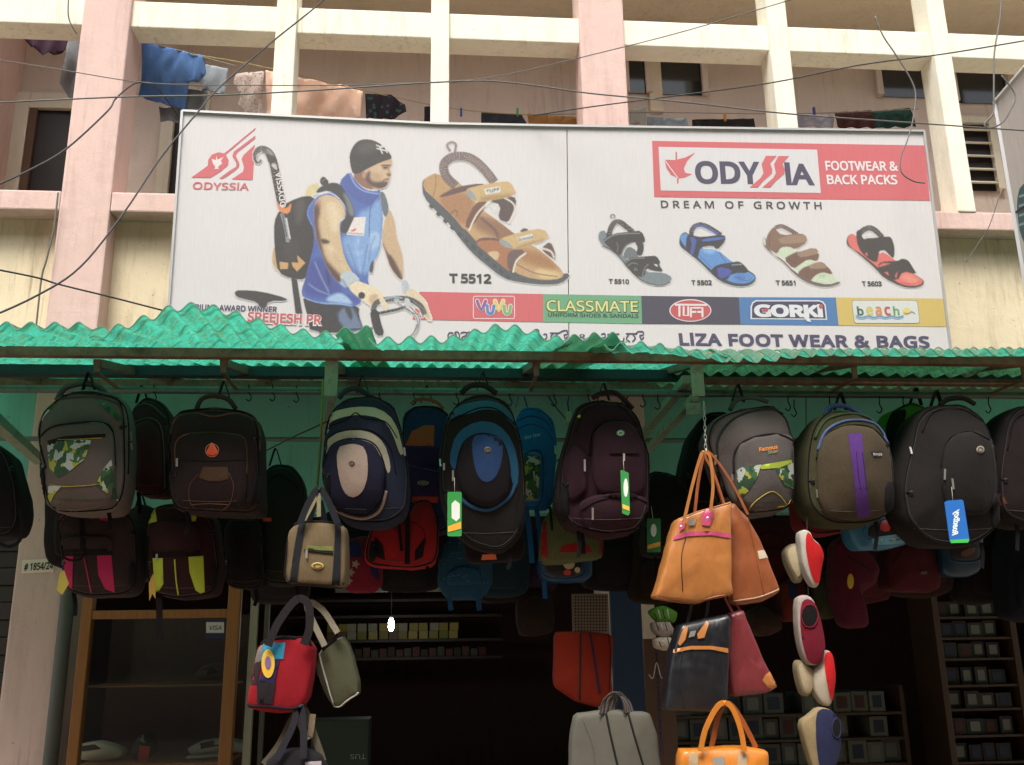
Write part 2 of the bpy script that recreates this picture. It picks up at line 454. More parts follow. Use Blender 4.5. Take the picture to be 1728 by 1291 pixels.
opening('door', P(292, 250, YB).x, P(330, 250, YB).x, 3.16, Z(330, 170, YB), M_WHITE, .09)
opening('window', X(1060, 130, YB), X(1182, 130, YB), Z(1120, 160, YB), Z(1120, 95, YB), M_BACK, .05, fill=M_GLASSD, mull=(X(1093, 130, YB),))
opening('window', X(1485, 140, YB), X(1560, 140, YB), Z(1520, 165, YB), Z(1520, 108, YB), M_BACK, .05, fill=M_GLASSD)
opening('window', X(1612, 270, YB), X(1672, 270, YB), Z(1640, 322, YB), Z(1640, 212, YB), M_WHITE, .06, fill=M_BLACKW, slat=5)
opening('window', X(1615, 170, YB), X(1700, 170, YB), Z(1640, 175, YB), Z(1640, 110, YB), M_BACK, .05, fill=M_GLASSD)
mk('duct', *boxvf(X(1093, 60, YB)-.02, X(1110, 60, YB), YB-.03, YB-.005, Z(1100, 190, YB), 6.4), M_CEIL, bld)
# ------------------------------------------------------------------ billboard
bb = thing('billboard', 'wide silver footwear billboard fixed across the upstairs verandah above the green awning', 'billboard', BB(930, 600))
M_PRINT = printcol(); M_ALU = material('aluminium trim', lambda n, bs, out: (setattr(bs.inputs[0], 'default_value', (.55, .54, .53, 1)), setattr(bs.inputs['Metallic'], 'default_value', .5), setattr(bs.inputs['Roughness'], 'default_value', .45)))
G_BB = 0.95
SILVER = lin('#dcd8d8', G_BB)
def hazed(c):
    g = sum(c)/3
    return tuple((a*.88+g*.12)*.9+b*.1 for a, b in zip(c, SILVER))   # haze painted into the print colours: duller and nearer silver
back = Vector((0, .05, 0))
def board(px, mat, cols, name):
    f = [BB(*p) for p in px]; n = len(f); V = f+[p+back for p in f]
    Fc = [list(range(n))[::-1], [n+i for i in range(n)]]+[[i, (i+1) % n, n+(i+1) % n, n+i] for i in range(n)]
    return mk(name, V, Fc, mat, bb, cols=[cols]*(2*n))
board([(308, 189), (740, 210.5), (956, 214.5), (960, 640), (277, 640)], M_PRINT, SILVER, 'sign_panel')
board([(957.5, 214.5), (1558, 223), (1609, 640), (961.5, 640)], M_PRINT, SILVER, 'sign_panel')
fe = [(277, 640), (308, 188), (740, 209.5), (957, 213.5), (1558, 222), (1609, 640)]
for a, b in zip(fe[:-1], fe[1:]):
    pa, pb = BB(*a, .004), BB(*b, .004); mk('frame_trim', *obox(pa+back*.3, pb+back*.3, .05, .014, Vector((0, -.03, 1)) if abs(a[0]-b[0]) > 60 else Vector((1, 0, 0))), M_ALU, bb)
for zx in (330, 640, 957, 1270, 1540):   # rear battens to the wall
    p = BB(zx, 520); mk('mounting_arm', *obox(p+Vector((0, .05, 0)), Vector((p.x, D+.14, p.z)), .04, .04), M_ALU, bb)
class Print:
    def __init__(s, name): s.name = name; s.V = []; s.F = []; s.C = []
    def add(s, pts, Fc, col, layer):
        k = len(s.V); c = hazed(lin(col, G_BB)) if isinstance(col, str) else col
        s.V += [BB(x, y, .0008+layer*.0007) for x, y in pts]; s.F += [[i+k for i in f] for f in Fc]; s.C += [c]*len(pts)
    def poly(s, pts, col, layer=1): s.add(*fill2d(pts), col, layer)
    def text(s, t, a, b, cap, col, layer=2, **k): s.add(*textpx(t, *a, *b, cap, **k), col, layer)
    def stroke(s, pts, w, col, layer=2, n=5, closed=False):
        pts = catmull([(x, y, 0) for x, y in pts], n, closed); m = len(pts); V = []; Fc = []
        for i, p in enumerate(pts):
            t = pts[min(i+1, m-1)]-pts[max(i-1, 0)]; t = t.normalized() if t.length > 0 else Vector((1, 0, 0))
            q = Vector((-t.y, t.x, 0))*w/2; V += [(p.x+q.x, p.y+q.y), (p.x-q.x, p.y-q.y)]
        Fc = [[2*i, 2*i+1, 2*i+3, 2*i+2] for i in range(m-1)]
        if closed: Fc.append([2*m-2, 2*m-1, 1, 0])
        s.add(V, Fc, col, layer)
        if not closed:
            for e in (pts[0], pts[-1]): s.poly(ell(e.x, e.y, w/2, w/2, 12), col, layer+.03)
    def done(s): return mk(s.name, s.V, s.F, M_PRINT, bb, cols=s.C)
def crop(s, ox, oy): return lambda *p: [(x/s+ox, y/s+oy) for x, y in p]
K4, K5, K6 = crop(3.228, 280, 180), crop(3.311, 690, 210), crop(3.148, 1080, 210)
K7, KG, KK = crop(3.757, 780, 490), crop(4.547, 1230, 490), crop(4.67, 740, 530)
KA, KB, KD, KE = crop(5.4, 420, 220), crop(5.4, 420, 390), crop(5.96, 1000, 350), crop(5.96, 1280, 350)
RED, NAVY, DK = '#d8545c', '#3c3556', '#3c3a3c'
p = Print('printed_logo')
p.poly(K4((138, 387), (228, 322), (231, 290), (250, 262), (285, 249), (318, 255), (488, 115), (488, 123), (325, 262), (342, 292), (338, 320), (300, 352), (243, 388)), RED)
p.poly(K4((290, 392), (345, 350), (382, 328), (384, 308), (362, 268), (370, 245), (487, 158), (487, 174), (388, 250), (380, 268), (400, 308), (398, 328), (375, 350), (312, 393)), RED)
p.poly(K4((358, 396), (420, 355), (425, 330), (412, 285), (425, 262), (484, 208), (473, 400)), RED)
p.poly(K4((250, 285), (272, 292), (276, 268), (281, 290), (314, 275), (300, 296), (308, 310), (284, 330), (290, 340), (262, 340), (270, 330), (256, 310)), '#e6dcd8', 2)
p.text('ODYSSIA', *K4((146, 449), (452, 456)), 12.5, RED, bold=.012); p.done()
p = Print('printed_logo')
p.poly(K6((64, 88), (1510, 112), (1540, 405), (75, 385)), RED)
p.poly(K6((98, 120), (940, 135), (960, 365), (110, 352)), '#d8d6d8', 2)
p.poly(K6((128, 188), (185, 190), (240, 177), (293, 150), (250, 195), (232, 235), (240, 258), (277, 265), (235, 285), (205, 288), (165, 270), (140, 235), (133, 205)), RED, 3)
p.stroke(K6((192, 150), (192, 186)), 2.6, RED, 3.2); p.stroke(K6((200, 283), (200, 311)), 2.6, RED, 3.2); p.stroke(K6((130, 190), (200, 286)), 1.6, '#d8d6d8', 4)
p.text('ODY', *K6((296, 309), (642, 312)), 36.5, NAVY, 3, bold=.03)
p.text('IA', *K6((776, 317), (928, 319)), 36.5, NAVY, 3, bold=.03)
s1 = [(668, 168), (725, 168), (690, 208), (702, 240), (700, 262), (655, 300), (625, 335), (582, 335), (640, 285), (655, 258), (645, 212)]
p.poly(K6(*s1), RED, 4); p.poly(K6(*[(x+66, y+1) for x, y in s1]), RED, 4)
p.text('FOOTWEAR &', *K6((987, 243), (1372, 246)), 15.5, '#e8e2e2', 3, bold=.02); p.text('BACK PACKS', *K6((995, 317), (1368, 318)), 15.5, '#e8e2e2', 3, bold=.02)
p.text('DREAM OF GROWTH', *K6((112, 442), (965, 450)), 12, DK, 2, bold=.012, space=1.35); p.done()
p = Print('printed_band')
bt = [(708, 492.4), (916.5, 496.3), (1082, 499.3), (1246.8, 501.6), (1410.4, 502.2), (1592, 504)]
bo = [(696, 539.2), (916.5, 543.7), (1083.5, 546.7), (1249.3, 547.7), (1415, 549.3), (1597.8, 551.5)]
for i, c in enumerate(('#d8545c', '#5fa878', '#3e3850', '#2f74b4', '#d6b84e')): p.poly([bt[i], bt[i+1], bo[i+1], bo[i]], c)
p.done()
p = Print('printed_logo')
a = K5((360, 959), (590, 964), (590, 1087), (360, 1082)); c = rrect(a[0][0], a[0][1]+.5, a[2][0], a[2][1]-.5, 3)
p.stroke(c, 1.3, '#ecd9da', 2, 1, True)
for col, s in (('#8a4f98', [(95, 68), (120, 125), (148, 68)]), ('#3c7ec8', [(158, 98), (162, 138), (178, 148), (193, 138), (200, 100)]), ('#e0c84a', [(208, 68), (232, 128), (260, 68)]), ('#7fb45a', [(266, 100), (270, 140), (286, 150), (300, 140), (305, 100)])):
    p.stroke(K7(*s), 7.6, '#ecdfe0', 3, 2); p.stroke(K7(*s), 5.2, col, 4, 2)
p.done()
p = Print('printed_lettering')
p.text('CLASSMATE', *K7((530, 134), (1120, 139)), 20, '#3a5238', 2, bold=.034); p.text('CLASSMATE', *K7((536, 131), (1114, 136)), 18, '#e2dc7c', 3, bold=.01)
p.text('UNIFORM SHOES & SANDALS', *K7((543, 167), (1118, 175)), 6.6, '#23382e', 2, bold=.02); p.done()
p = Print('printed_logo')
e = K7((1446, 128))[0]; p.poly(ell(*e, 35.5, 19, 40), '#e4dada', 2); p.poly(ell(*e, 33.6, 17.2, 40), '#cc4048', 3)
p.stroke(K7((1352, 92), (1545, 94)), 3.4, '#e4dada', 4, 1)
for s in ([(1376, 95), (1376, 162)], [(1403, 108), (1403, 160), (1432, 160), (1432, 108)], [(1449, 166), (1449, 112), (1480, 112)], [(1449, 138), (1478, 138)], [(1522, 166), (1522, 112), (1490, 112)], [(1522, 138), (1494, 138)]):
    p.stroke(K7(*s), 3.6, '#e4dada', 4, 1)
p.done()
p = Print('printed_logo')
p.poly(KG((165, 222), (165, 125), (178, 92), (205, 76), (690, 76), (722, 86), (742, 112), (754, 227)), '#d8dce4', 2)
p.poly(KG((176, 212), (176, 128), (186, 100), (210, 86), (688, 86), (714, 95), (732, 116), (742, 217)), '#38305c', 3)
p.text('GORKI', *KG((196, 197), (722, 201)), 20.5, '#dfe2e6', 4, bold=.045)
p.poly(KG((552, 180), (592, 180), (632, 244), (596, 238)), '#dfe2e6', 5); p.poly(KG((258, 144), (308, 141), (292, 164), (250, 166)), '#c8434c', 6); p.poly(ell(*KG((704, 124))[0], 3.6, 3.6), '#c8434c', 6); p.done()
p = Print('printed_logo')
a = KG((942, 80), (1460, 252)); sk = lambda q: [(x+(y-a[0][1])*.12, y) for x, y in q]
p.poly(sk(rrect(a[0][0]-.6, a[0][1]-.6, a[1][0]-3.5, a[1][1]+.6, 4)), '#6a5a3c', 2); p.poly(sk(rrect(a[0][0], a[0][1], a[1][0]-4.1, a[1][1], 4)), '#d6dad8', 3)
for ch, x0, x1, c in (('b', 985, 1035, '#2c6a54'), ('e', 1055, 1108, '#d0c258'), ('a', 1125, 1175, '#d8863a'), ('c', 1195, 1243, '#c4453e'), ('h', 1262, 1310, '#68a450')):
    p.text(ch, *KG((x0, 190), (x1, 191)), 15 if ch in 'bh' else 20, c, 4, bold=.03)
for dy, c in ((200, '#4a90c8'), (213, '#7ab4dc')):
    p.stroke(KG(*[(975+i*45, dy+(8 if i % 2 else -4)) for i in range(9)]), 1.5, c, 5, 3)
p.poly(ell(*KG((1362, 162))[0], 7, 6.4), '#e6cf6a', 4); p.stroke(KG((1340, 175), (1375, 180), (1400, 165), (1425, 180)), 1.1, '#3f6e8c', 5, 3); p.done()
p = Print('printed_lettering')
p.text('LIZA FOOT WEAR & BAGS', *K6((210, 1170), (1540, 1186)), 20.5, '#3c3460', 2, bold=.032, space=1.06)
p.done(); p = Print('printed_lettering'); p.text("/24, 40 'A' Cross, 26th Main,", *K6((388, 1213), (740, 1217)), 5.6, '#4c4a58', 2)
p.done(); p = Print('printed_lettering'); p.text('&', *KK((1103, 208), (1185, 210)), 12, NAVY, 2); p.done(); p = Print('printed_lettering')
for s in ([(112, 150), (88, 148), (75, 170), (82, 200), (105, 208), (118, 190), (108, 170), (95, 178)], [(112, 165), (125, 200), (150, 205), (165, 180), (158, 150), (140, 140), (128, 152), (140, 165)],
          [(178, 150), (200, 143), (222, 150), (215, 170), (190, 180), (180, 200)], [(222, 150), (245, 143), (268, 150), (262, 175), (240, 180)], [(265, 148), (300, 140), (320, 150)],
          [(735, 150), (790, 150)], [(762, 148), (755, 128), (775, 122), (790, 135), (780, 148)], [(830, 160), (850, 160), (850, 190), (835, 200)], [(880, 150), (950, 150)],
          [(905, 150), (885, 180), (900, 205), (930, 205), (945, 185), (930, 160)], [(950, 150), (975, 135), (1010, 130), (1015, 160), (990, 165), (1000, 195), (1015, 180)],
          [(1285, 160), (1310, 155), (1310, 185), (1285, 190), (1275, 210), (1300, 225), (1330, 215), (1335, 160)], [(1335, 160), (1420, 158)], [(1360, 160), (1345, 195), (1370, 215), (1400, 205), (1395, 175)],
          [(1430, 215), (1455, 215), (1460, 190)], [(1480, 155), (1560, 155)], [(1500, 158), (1480, 195), (1505, 218)], [(1530, 158), (1550, 190), (1530, 215)], [(1560, 155), (1570, 140), (1610, 140), (1612, 165), (1585, 170), (1600, 200), (1615, 185)]):
    p.stroke(KK(*s), 2.3, '#3c3460', 2, 3)
p.done()
p = Print('printed_lettering')
p.text('ARJUNA AWARD WINNER', *K4((128, 1106), (605, 1121)), 10.2, '#3a3660', 2, bold=.02); p.done(); p = Print('printed_lettering')
p.text('SREEJESH PR', *K4((438, 1172), (852, 1191)), 17.5, '#ece6e6', 4, bold=.07); p.text('SREEJESH PR', *K4((444, 1169), (847, 1187)), 15.8, '#cc4a50', 5, bold=.025); p.done()
for t, K, a, b, c in (('T 5512', K5, (225, 882), (460, 886), 15), ('T 5510', K5, (1117, 888), (1230, 890), 7.5), ('T 5502', K6, (273, 852), (382, 852), 7.8), ('T 5651', K6, (722, 853), (827, 854), 7.8), ('T 5603', K6, (1180, 858), (1285, 858), 7.8)):
    p = Print('printed_lettering'); p.text(t, *K(a, b), c, '#37353a', 2, bold=.03); p.done()
# --- photographic prints: painted into a fine colour grid on the board
class Raster:
    def __init__(s, x0, y0, x1, y1, st=1.25):
        s.x0, s.y0, s.st = x0, y0, st; s.w = int((x1-x0)/st)+1; s.h = int((y1-y0)/st)+1
        s.rgb = np.tile(np.array(SILVER), (s.h, s.w, 1)); s.al = np.zeros((s.h, s.w)); s.rs = np.random.RandomState(3)
    def mask(s, pts, blur=0.0):
        q = 3; ys, xs = np.mgrid[0:s.h*q, 0:s.w*q]
        X_ = s.x0+(xs+.5)/q*s.st-s.st*.5; Y_ = s.y0+(ys+.5)/q*s.st-s.st*.5; m = np.zeros(X_.shape, bool)
        a = np.array(pts, float); b = np.roll(a, -1, 0)
        for (ax, ay), (bx, by) in zip(a, b):
            if ay == by: continue
            c = (ay > Y_) != (by > Y_); m ^= c & (X_ < (bx-ax)*(Y_-ay)/(by-ay)+ax)
        m = m.reshape(s.h, q, s.w, q).mean((1, 3)).astype(float)
        if blur > 0: m = s.gauss(m, blur/s.st)
        return m
    def gauss(s, m, sg):
        r = int(sg*3)+1; k = np.exp(-np.arange(-r, r+1)**2/(2*sg*sg)); k /= k.sum()
        m = np.apply_along_axis(lambda v: np.convolve(np.pad(v, r), k, 'valid'), 1, m)
        return np.apply_along_axis(lambda v: np.convolve(np.pad(v, r), k, 'valid'), 0, m)
    def poly(s, pts, col, blur=0, clip=None, op=1.0, it=1):
        if it: pts = chaikin(pts, it)
        m = s.mask(pts, blur)*op
        if clip is not None: m = m*clip
        else: s.al = np.maximum(s.al, m)
        s.rgb = s.rgb*(1-m[..., None])+np.array(hazed(lin(col, G_BB)))*m[..., None]
        return m
    def stroke(s, pts, w, col, blur=0, clip=None, op=1.0, n=5):
        c = catmull([(x, y, 0) for x, y in pts], n); L = []; R = []; m = len(c)
        for i, p in enumerate(c):
            t = c[min(i+1, m-1)]-c[max(i-1, 0)]; t.normalize(); ww = w[0]+(w[1]-w[0])*i/(m-1) if isinstance(w, tuple) else w
            L.append((p.x-t.y*ww/2, p.y+t.x*ww/2)); R.append((p.x+t.y*ww/2, p.y-t.x*ww/2))
        mm = np.zeros((s.h, s.w))
        for i in range(m-1): mm = np.maximum(mm, s.mask_small([L[i], L[i+1], R[i+1], R[i]]))
        for p in c: mm = np.maximum(mm, 0)
        if blur: mm = s.gauss(mm, blur/s.st)
        mm = mm*op
        if clip is not None: mm = mm*clip
        else: s.al = np.maximum(s.al, mm)
        s.rgb = s.rgb*(1-mm[..., None])+np.array(hazed(lin(col, G_BB)))*mm[..., None]
        return mm
    def mask_small(s, pts):
        a = np.array(pts); i0 = max(0, int((a[:, 0].min()-s.x0)/s.st)-2); i1 = min(s.w, int((a[:, 0].max()-s.x0)/s.st)+3)
        j0 = max(0, int((a[:, 1].min()-s.y0)/s.st)-2); j1 = min(s.h, int((a[:, 1].max()-s.y0)/s.st)+3); m = np.zeros((s.h, s.w))
        if i1 <= i0 or j1 <= j0: return m
        sub = Raster.__new__(Raster); sub.st = s.st; sub.x0 = s.x0+i0*s.st; sub.y0 = s.y0+j0*s.st; sub.w = i1-i0; sub.h = j1-j0
        m[j0:j1, i0:i1] = np.minimum(1, sub.mask(pts)*1.15); return m
    def build(s, name, layer=1.0):
        gn = 1+s.rs.normal(0, .055, (s.h, s.w, 1))+s.rs.normal(0, .02, (s.h, s.w, 3)); s.rgb = np.clip(s.rgb*gn, 0, .95)
        ok = s.al > .03; idx = -np.ones((s.h, s.w), int); V = []; C = []; Fc = []
        need = np.zeros((s.h, s.w), bool); q = ok[:-1, :-1] | ok[1:, :-1] | ok[:-1, 1:] | ok[1:, 1:]
        need[:-1, :-1] |= q; need[1:, :-1] |= q; need[:-1, 1:] |= q; need[1:, 1:] |= q
        o = BB(s.x0, s.y0, .0008+layer*.0007)
        for j, i in zip(*np.nonzero(need)):
            idx[j, i] = len(V); V.append(BB(s.x0+i*s.st, s.y0+j*s.st, .0008+layer*.0007)); C.append(tuple(s.rgb[j, i]))
        for j, i in zip(*np.nonzero(q)): Fc.append([idx[j, i], idx[j+1, i], idx[j+1, i+1], idx[j, i+1]])
        return mk(name, V, Fc, M_PRINT, bb, cols=C)
R = Raster(386, 226, 736, 600)
A, B = KA, KB
SKIN, SKS = '#c9a880', '#5c3a2c'
R.poly(K4((372, 1012), (395, 998), (520, 1006), (662, 1044), (655, 1060), (560, 1060), (545, 1100), (515, 1100), (495, 1065), (430, 1050), (385, 1038)), '#35302f')
R.poly(B((385, 430), (440, 440), (490, 760), (425, 755)), '#35302f', it=0)
m = R.poly(B((490, 600), (560, 640), (830, 670), (960, 680), (1010, 700), (1000, 760), (1060, 930), (560, 930), (540, 800), (510, 690)), '#2c2b31')
R.poly(B((940, 690), (980, 760), (1060, 930), (900, 930), (800, 780), (850, 700)), '#62769a', 1.8, m); R.poly(B((860, 690), (920, 680), (950, 770), (930, 830)), '#35353c', 1.2, m)
R.stroke(B((640, 930), (760, 900), (900, 900), (1130, 885)), 3, '#2b292b')
R.poly(A((505, 605), (530, 520), (600, 480), (650, 495), (590, 600)), '#d9c88c', 1)
R.poly(B((230, 130), (262, 200), (270, 380), (215, 300), (212, 230)), '#c9a468')
m = R.poly(A((225, 900), (245, 780), (330, 670), (410, 630), (500, 600), (580, 600), (650, 700), (660, 972), (640, 1170), (560, 1250), (520, 1365), (380, 1352), (270, 1300), (240, 1150)), '#2f2b2b')
R.poly(A((420, 640), (520, 610), (500, 800), (430, 900)), '#4a4544', 3, m); R.poly(A((300, 1000), (450, 980), (480, 1200), (330, 1220)), '#3b3634', 4, m)
for q in (((280, 280), (360, 290), (355, 345), (285, 348)), ((390, 285), (450, 290), (440, 220), (515, 290), (440, 370), (400, 325))): R.poly(B(*q), '#cf9f5c', .4, it=0)
m = R.poly(A((1265, 720), (1300, 740), (1335, 860), (1345, 972), (1385, 1090), (1405, 1160), (1412, 1350), (1385, 1370), (1290, 1260), (1258, 1150), (1205, 1010), (1225, 860)), SKIN)
R.poly(B((1200, 60), (1260, 200), (1310, 230), (1410, 430), (1380, 460), (1290, 340), (1240, 200)), SKS, 1.4, m)
R.poly(B((1385, 460), (1430, 440), (1475, 520), (1420, 575)), '#b4c0ca'); 
m = R.poly(B((1435, 540), (1500, 520), (1560, 590), (1620, 650), (1640, 730), (1675, 810), (1645, 832), (1600, 760), (1480, 650), (1430, 600)), '#dfcba6'); R.poly(B((1500, 620), (1600, 680), (1650, 830), (1590, 740)), '#a98464', 1.5, m, .7)
vest = A((820, 470), (920, 370), (960, 450), (1050, 540), (1150, 560), (1200, 530), (1190, 600), (1225, 760), (1210, 972), (1190, 1120), (1120, 1220), (1080, 1340), (1105, 1450), (1010, 1500), (1030, 1570), (960, 1610), (840, 1592), (640, 1582), (490, 1524), (478, 1460), (510, 1370), (560, 1170), (600, 1020), (580, 870), (530, 760), (560, 660), (640, 590), (740, 560), (850, 560))
m = R.poly(vest, '#4064b4')
R.poly(A((1000, 740), (1100, 720), (1190, 600), (1225, 760), (1210, 1000), (1190, 1120), (1090, 1320), (980, 1300), (880, 1140), (840, 970), (960, 950)), '#76a2d8', 3.2, m)
R.poly(B((1080, 30), (1120, 60), (1100, 200), (1180, 140), (1200, 60), (1170, 0)), '#a4c6ea', 2.2, m, .8); R.poly(B((980, 60), (1010, 60), (1000, 150)), '#a9c8e8', 1.6, m, .8); R.poly(B((940, 180), (1020, 190), (1060, 160), (1010, 240)), '#9cc0e8', 1.8, m, .7)
R.poly(B((500, 430), (560, 250), (690, 240), (740, 400), (900, 540), (640, 630), (480, 560)), '#34469c', 3.5, m)
R.poly(B((560, 60), (650, 60), (660, 160), (560, 240)), '#3a58b0', 2, m)
R.poly(A((920, 370), (1000, 480), (1130, 550), (1190, 560), (1110, 700), (1000, 660), (880, 560), (830, 470)), '#3d57a6', 1.6, m)
R.stroke(A((920, 390), (960, 480), (1040, 550), (1180, 580)), 2.2, '#7ba2dc', .4, m); R.stroke(A((1180, 590), (1110, 700), (1095, 972)), 1.2, '#2f4080', .3, m)
R.poly(B((690, 635), (740, 590), (830, 560), (900, 600), (960, 670), (830, 655)), '#9fbfe6', 1.6, m); R.stroke(B((490, 605), (640, 655), (840, 665), (950, 690)), 2.4, '#86aade', .6, m)
R.poly(B((860, 560), (960, 590), (1020, 640), (960, 670), (900, 600)), '#3a4ea2', 1.2, m); R.poly(B((780, 420), (830, 430), (900, 530), (850, 500)), '#9fc0ea', 1.2, m)
R.poly(B((690, 300), (740, 420), (745, 500), (715, 480)), '#2c3468', 1.2, m)
for q in ([(560, 300), (620, 420), (700, 560)], [(640, 260), (700, 480), (860, 560)], [(900, 120), (950, 260), (1000, 420)], [(1080, 120), (1060, 260), (1030, 400)], [(520, 460), (600, 520), (760, 560)], [(1150, 40), (1110, 150), (1090, 280)], [(880, 520), (960, 560), (1040, 600)]):
    R.stroke(B(*q), 2.0, '#2c3f86', 1.1, m, .55)
for q in ([(600, 280), (660, 420), (730, 560)], [(960, 100), (1000, 240), (1020, 380)], [(1120, 60), (1090, 180), (1070, 300)], [(540, 480), (640, 545), (740, 580)]):
    R.stroke(B(*q), 1.8, '#a8c6ee', .9, m, .5)
R.poly(B((1105, 300), (1145, 250), (1130, 390), (1095, 375)), '#4b453f', .4)
arm = A((590, 700), (620, 625), (700, 585), (780, 600), (850, 660), (880, 740), (870, 800), (825, 830), (832, 972), (872, 1170), (965, 1330), (870, 1360), (820, 1400), (740, 1300), (690, 1200), (650, 1090), (600, 940))
m = R.poly(arm, '#d2b488')
R.poly(A((570, 700), (640, 640), (655, 740), (630, 830), (660, 1000), (690, 1160), (780, 1260), (870, 1350), (800, 1420), (690, 1250), (630, 1100), (590, 900)), SKS, 2.2, m); R.poly(A((700, 640), (800, 660), (850, 760), (800, 960), (740, 900), (720, 760)), '#e8d2ac', 3.5, m, .8); R.poly(B((700, 130), (760, 120), (860, 300), (900, 350), (850, 345), (760, 240)), '#e6d0a8', 2.5, m, .7); R.poly(A((600, 640), (660, 610), (650, 720)), '#b07a5c', 3, m, .8)
R.poly(B((650, 70), (700, 72), (745, 98), (720, 118), (668, 120)), '#4c372f', 1, m); R.poly(B((740, 180), (800, 200), (870, 330), (800, 300)), '#b88a68', 2.5, m, .5)
R.stroke(A((640, 595), (560, 680), (535, 770), (580, 870)), 1.8, '#5f86cc', .4); R.stroke(A((640, 590), (740, 572), (830, 630), (885, 720), (880, 790), (828, 832)), 1.6, '#cfd6e2', .3)
m = R.poly(B((820, 425), (865, 362), (950, 370), (1025, 455), (940, 460), (905, 530)), '#b8c4cc'); R.poly(B((830, 430), (870, 440), (905, 520), (880, 510)), '#8a9aa8', 1, m)
m = R.poly(B((910, 500), (980, 448), (1060, 480), (1175, 520), (1245, 620), (1272, 715), (1240, 730), (1185, 620), (1160, 690), (1120, 695), (1050, 640), (990, 600), (920, 540)), '#e8d4b0')
R.poly(B((1080, 600), (1170, 560), (1180, 620), (1150, 690), (1120, 690)), '#c49f78', 1.4, m, .8); R.poly(ell(*B((1028, 588))[0], 6, 6, 14), '#2b2827', .3, it=0)
R.poly(A((1190, 560), (1230, 560), (1268, 660), (1275, 740), (1245, 800), (1222, 760), (1200, 640)), '#5f6c72', .3)
m = R.poly(A((640, 520), (740, 475), (830, 485), (900, 590), (955, 690), (968, 790), (945, 880), (890, 940), (832, 935), (838, 850), (885, 790), (884, 700), (830, 620), (740, 545), (600, 580)), '#37373a')
R.poly(A((850, 560), (900, 590), (955, 700), (965, 790), (910, 770), (895, 680)), '#6f797e', 1.4, m); R.poly(A((640, 460), (680, 412), (740, 480), (670, 512)), '#35322f'); R.stroke(A((665, 470), (700, 440)), 1.2, '#7d7a76')
m = R.poly(A((950, 400), (1080, 340), (1200, 280), (1300, 248), (1312, 300), (1288, 345), (1300, 398), (1292, 420), (1280, 462), (1258, 510), (1215, 532), (1150, 545), (1050, 530), (960, 450)), '#cfae88')
R.poly(A((940, 400), (1060, 365), (1085, 450), (1150, 550), (1050, 545), (955, 460)), '#8f6350', 1.6, m); R.poly(A((1030, 395), (1065, 380), (1070, 430), (1040, 440)), '#c08e72', .8, m)
R.poly(A((1080, 370), (1115, 370), (1105, 440), (1150, 470), (1230, 462), (1285, 470), (1255, 530), (1190, 540), (1110, 510), (1060, 450)), '#55403a', 1.6, m)
R.poly(A((1205, 470), (1240, 440), (1290, 435), (1280, 450), (1235, 458)), '#6a4c40', .7, m); R.poly(A((1240, 458), (1285, 452), (1272, 475)), '#b98e7c', .5, m)
R.poly(A((1200, 312), (1300, 312), (1300, 328), (1212, 332)), '#3a2d28', .6, m); R.poly(A((1215, 338), (1278, 332), (1262, 352), (1228, 350)), '#54433a', .5, m); R.poly(A((1252, 388), (1298, 396), (1292, 422), (1262, 420)), '#5a4238', .9, m)
R.poly(A((1110, 380), (1190, 390), (1230, 440), (1150, 470), (1105, 450)), '#b5936e', 2.4, op=.7, clip=m)
R.poly(A((1190, 290), (1300, 262), (1306, 300), (1210, 312)), '#c3a27c', 1.5, op=.7, clip=m)
R.poly(A((1208, 326), (1290, 324), (1286, 352), (1240, 366), (1212, 350)), '#a07e60', 1.0, op=.8, clip=m); R.poly(A((1222, 336), (1268, 334), (1258, 348), (1230, 350)), '#2e2420', .4, op=.95, clip=m)
R.stroke(A((1262, 350), (1285, 385), (1270, 410)), 1.2, '#9c7656', .5, m)
m = R.poly(A((945, 400), (920, 300), (918, 220), (945, 150), (990, 100), (1050, 80), (1130, 88), (1210, 130), (1270, 190), (1302, 240), (1300, 262), (1200, 292), (1080, 352), (1000, 398)), '#34302f')
R.poly(A((980, 130), (1100, 90), (1200, 140), (1120, 200), (1000, 230)), '#4c4745', 4, m)
for s_ in ([(1160, 135), (1218, 160)], [(1162, 165), (1262, 190)], [(1190, 150), (1218, 214)], [(1240, 150), (1262, 208)], [(1205, 140), (1232, 152)]): R.stroke(A(*s_), 1.9, '#dcd8d6', .2, n=1)
R.poly(A((960, 795), (1066, 790), (1048, 962), (888, 952)), '#e4dcd8', .2, it=0); R.poly(A((912, 922), (985, 885), (968, 925)), '#d66', .3)
# stick
R.stroke(A((112, 268), (85, 292), (62, 262), (66, 205), (105, 172), (150, 180), (190, 215), (215, 280)), (5, 15), '#3a3634'); R.stroke(A((105, 258), (85, 280), (72, 250), (80, 215)), 1.5, '#d8d4d2', .2)
R.stroke(A((190, 215), (225, 300), (255, 450), (300, 680)), 14.5, '#38302e'); R.poly(A((150, 165), (200, 180), (240, 240), (180, 220)), '#8a8684', .8); R.poly(A((200, 310), (250, 300), (262, 370), (220, 340)), '#c4b8b8', .5)
R.poly(A((248, 640), (290, 700), (345, 715), (395, 650), (370, 770), (270, 740)), '#e48636', .3); R.stroke(A((300, 760), (330, 860), (350, 972), (355, 1020)), 6, '#8d9298'); R.stroke(A((308, 770), (345, 972)), 1.5, '#2c2c2e'); R.stroke(A((340, 800), (375, 990)), 2.6, '#cfd0d0', .3)
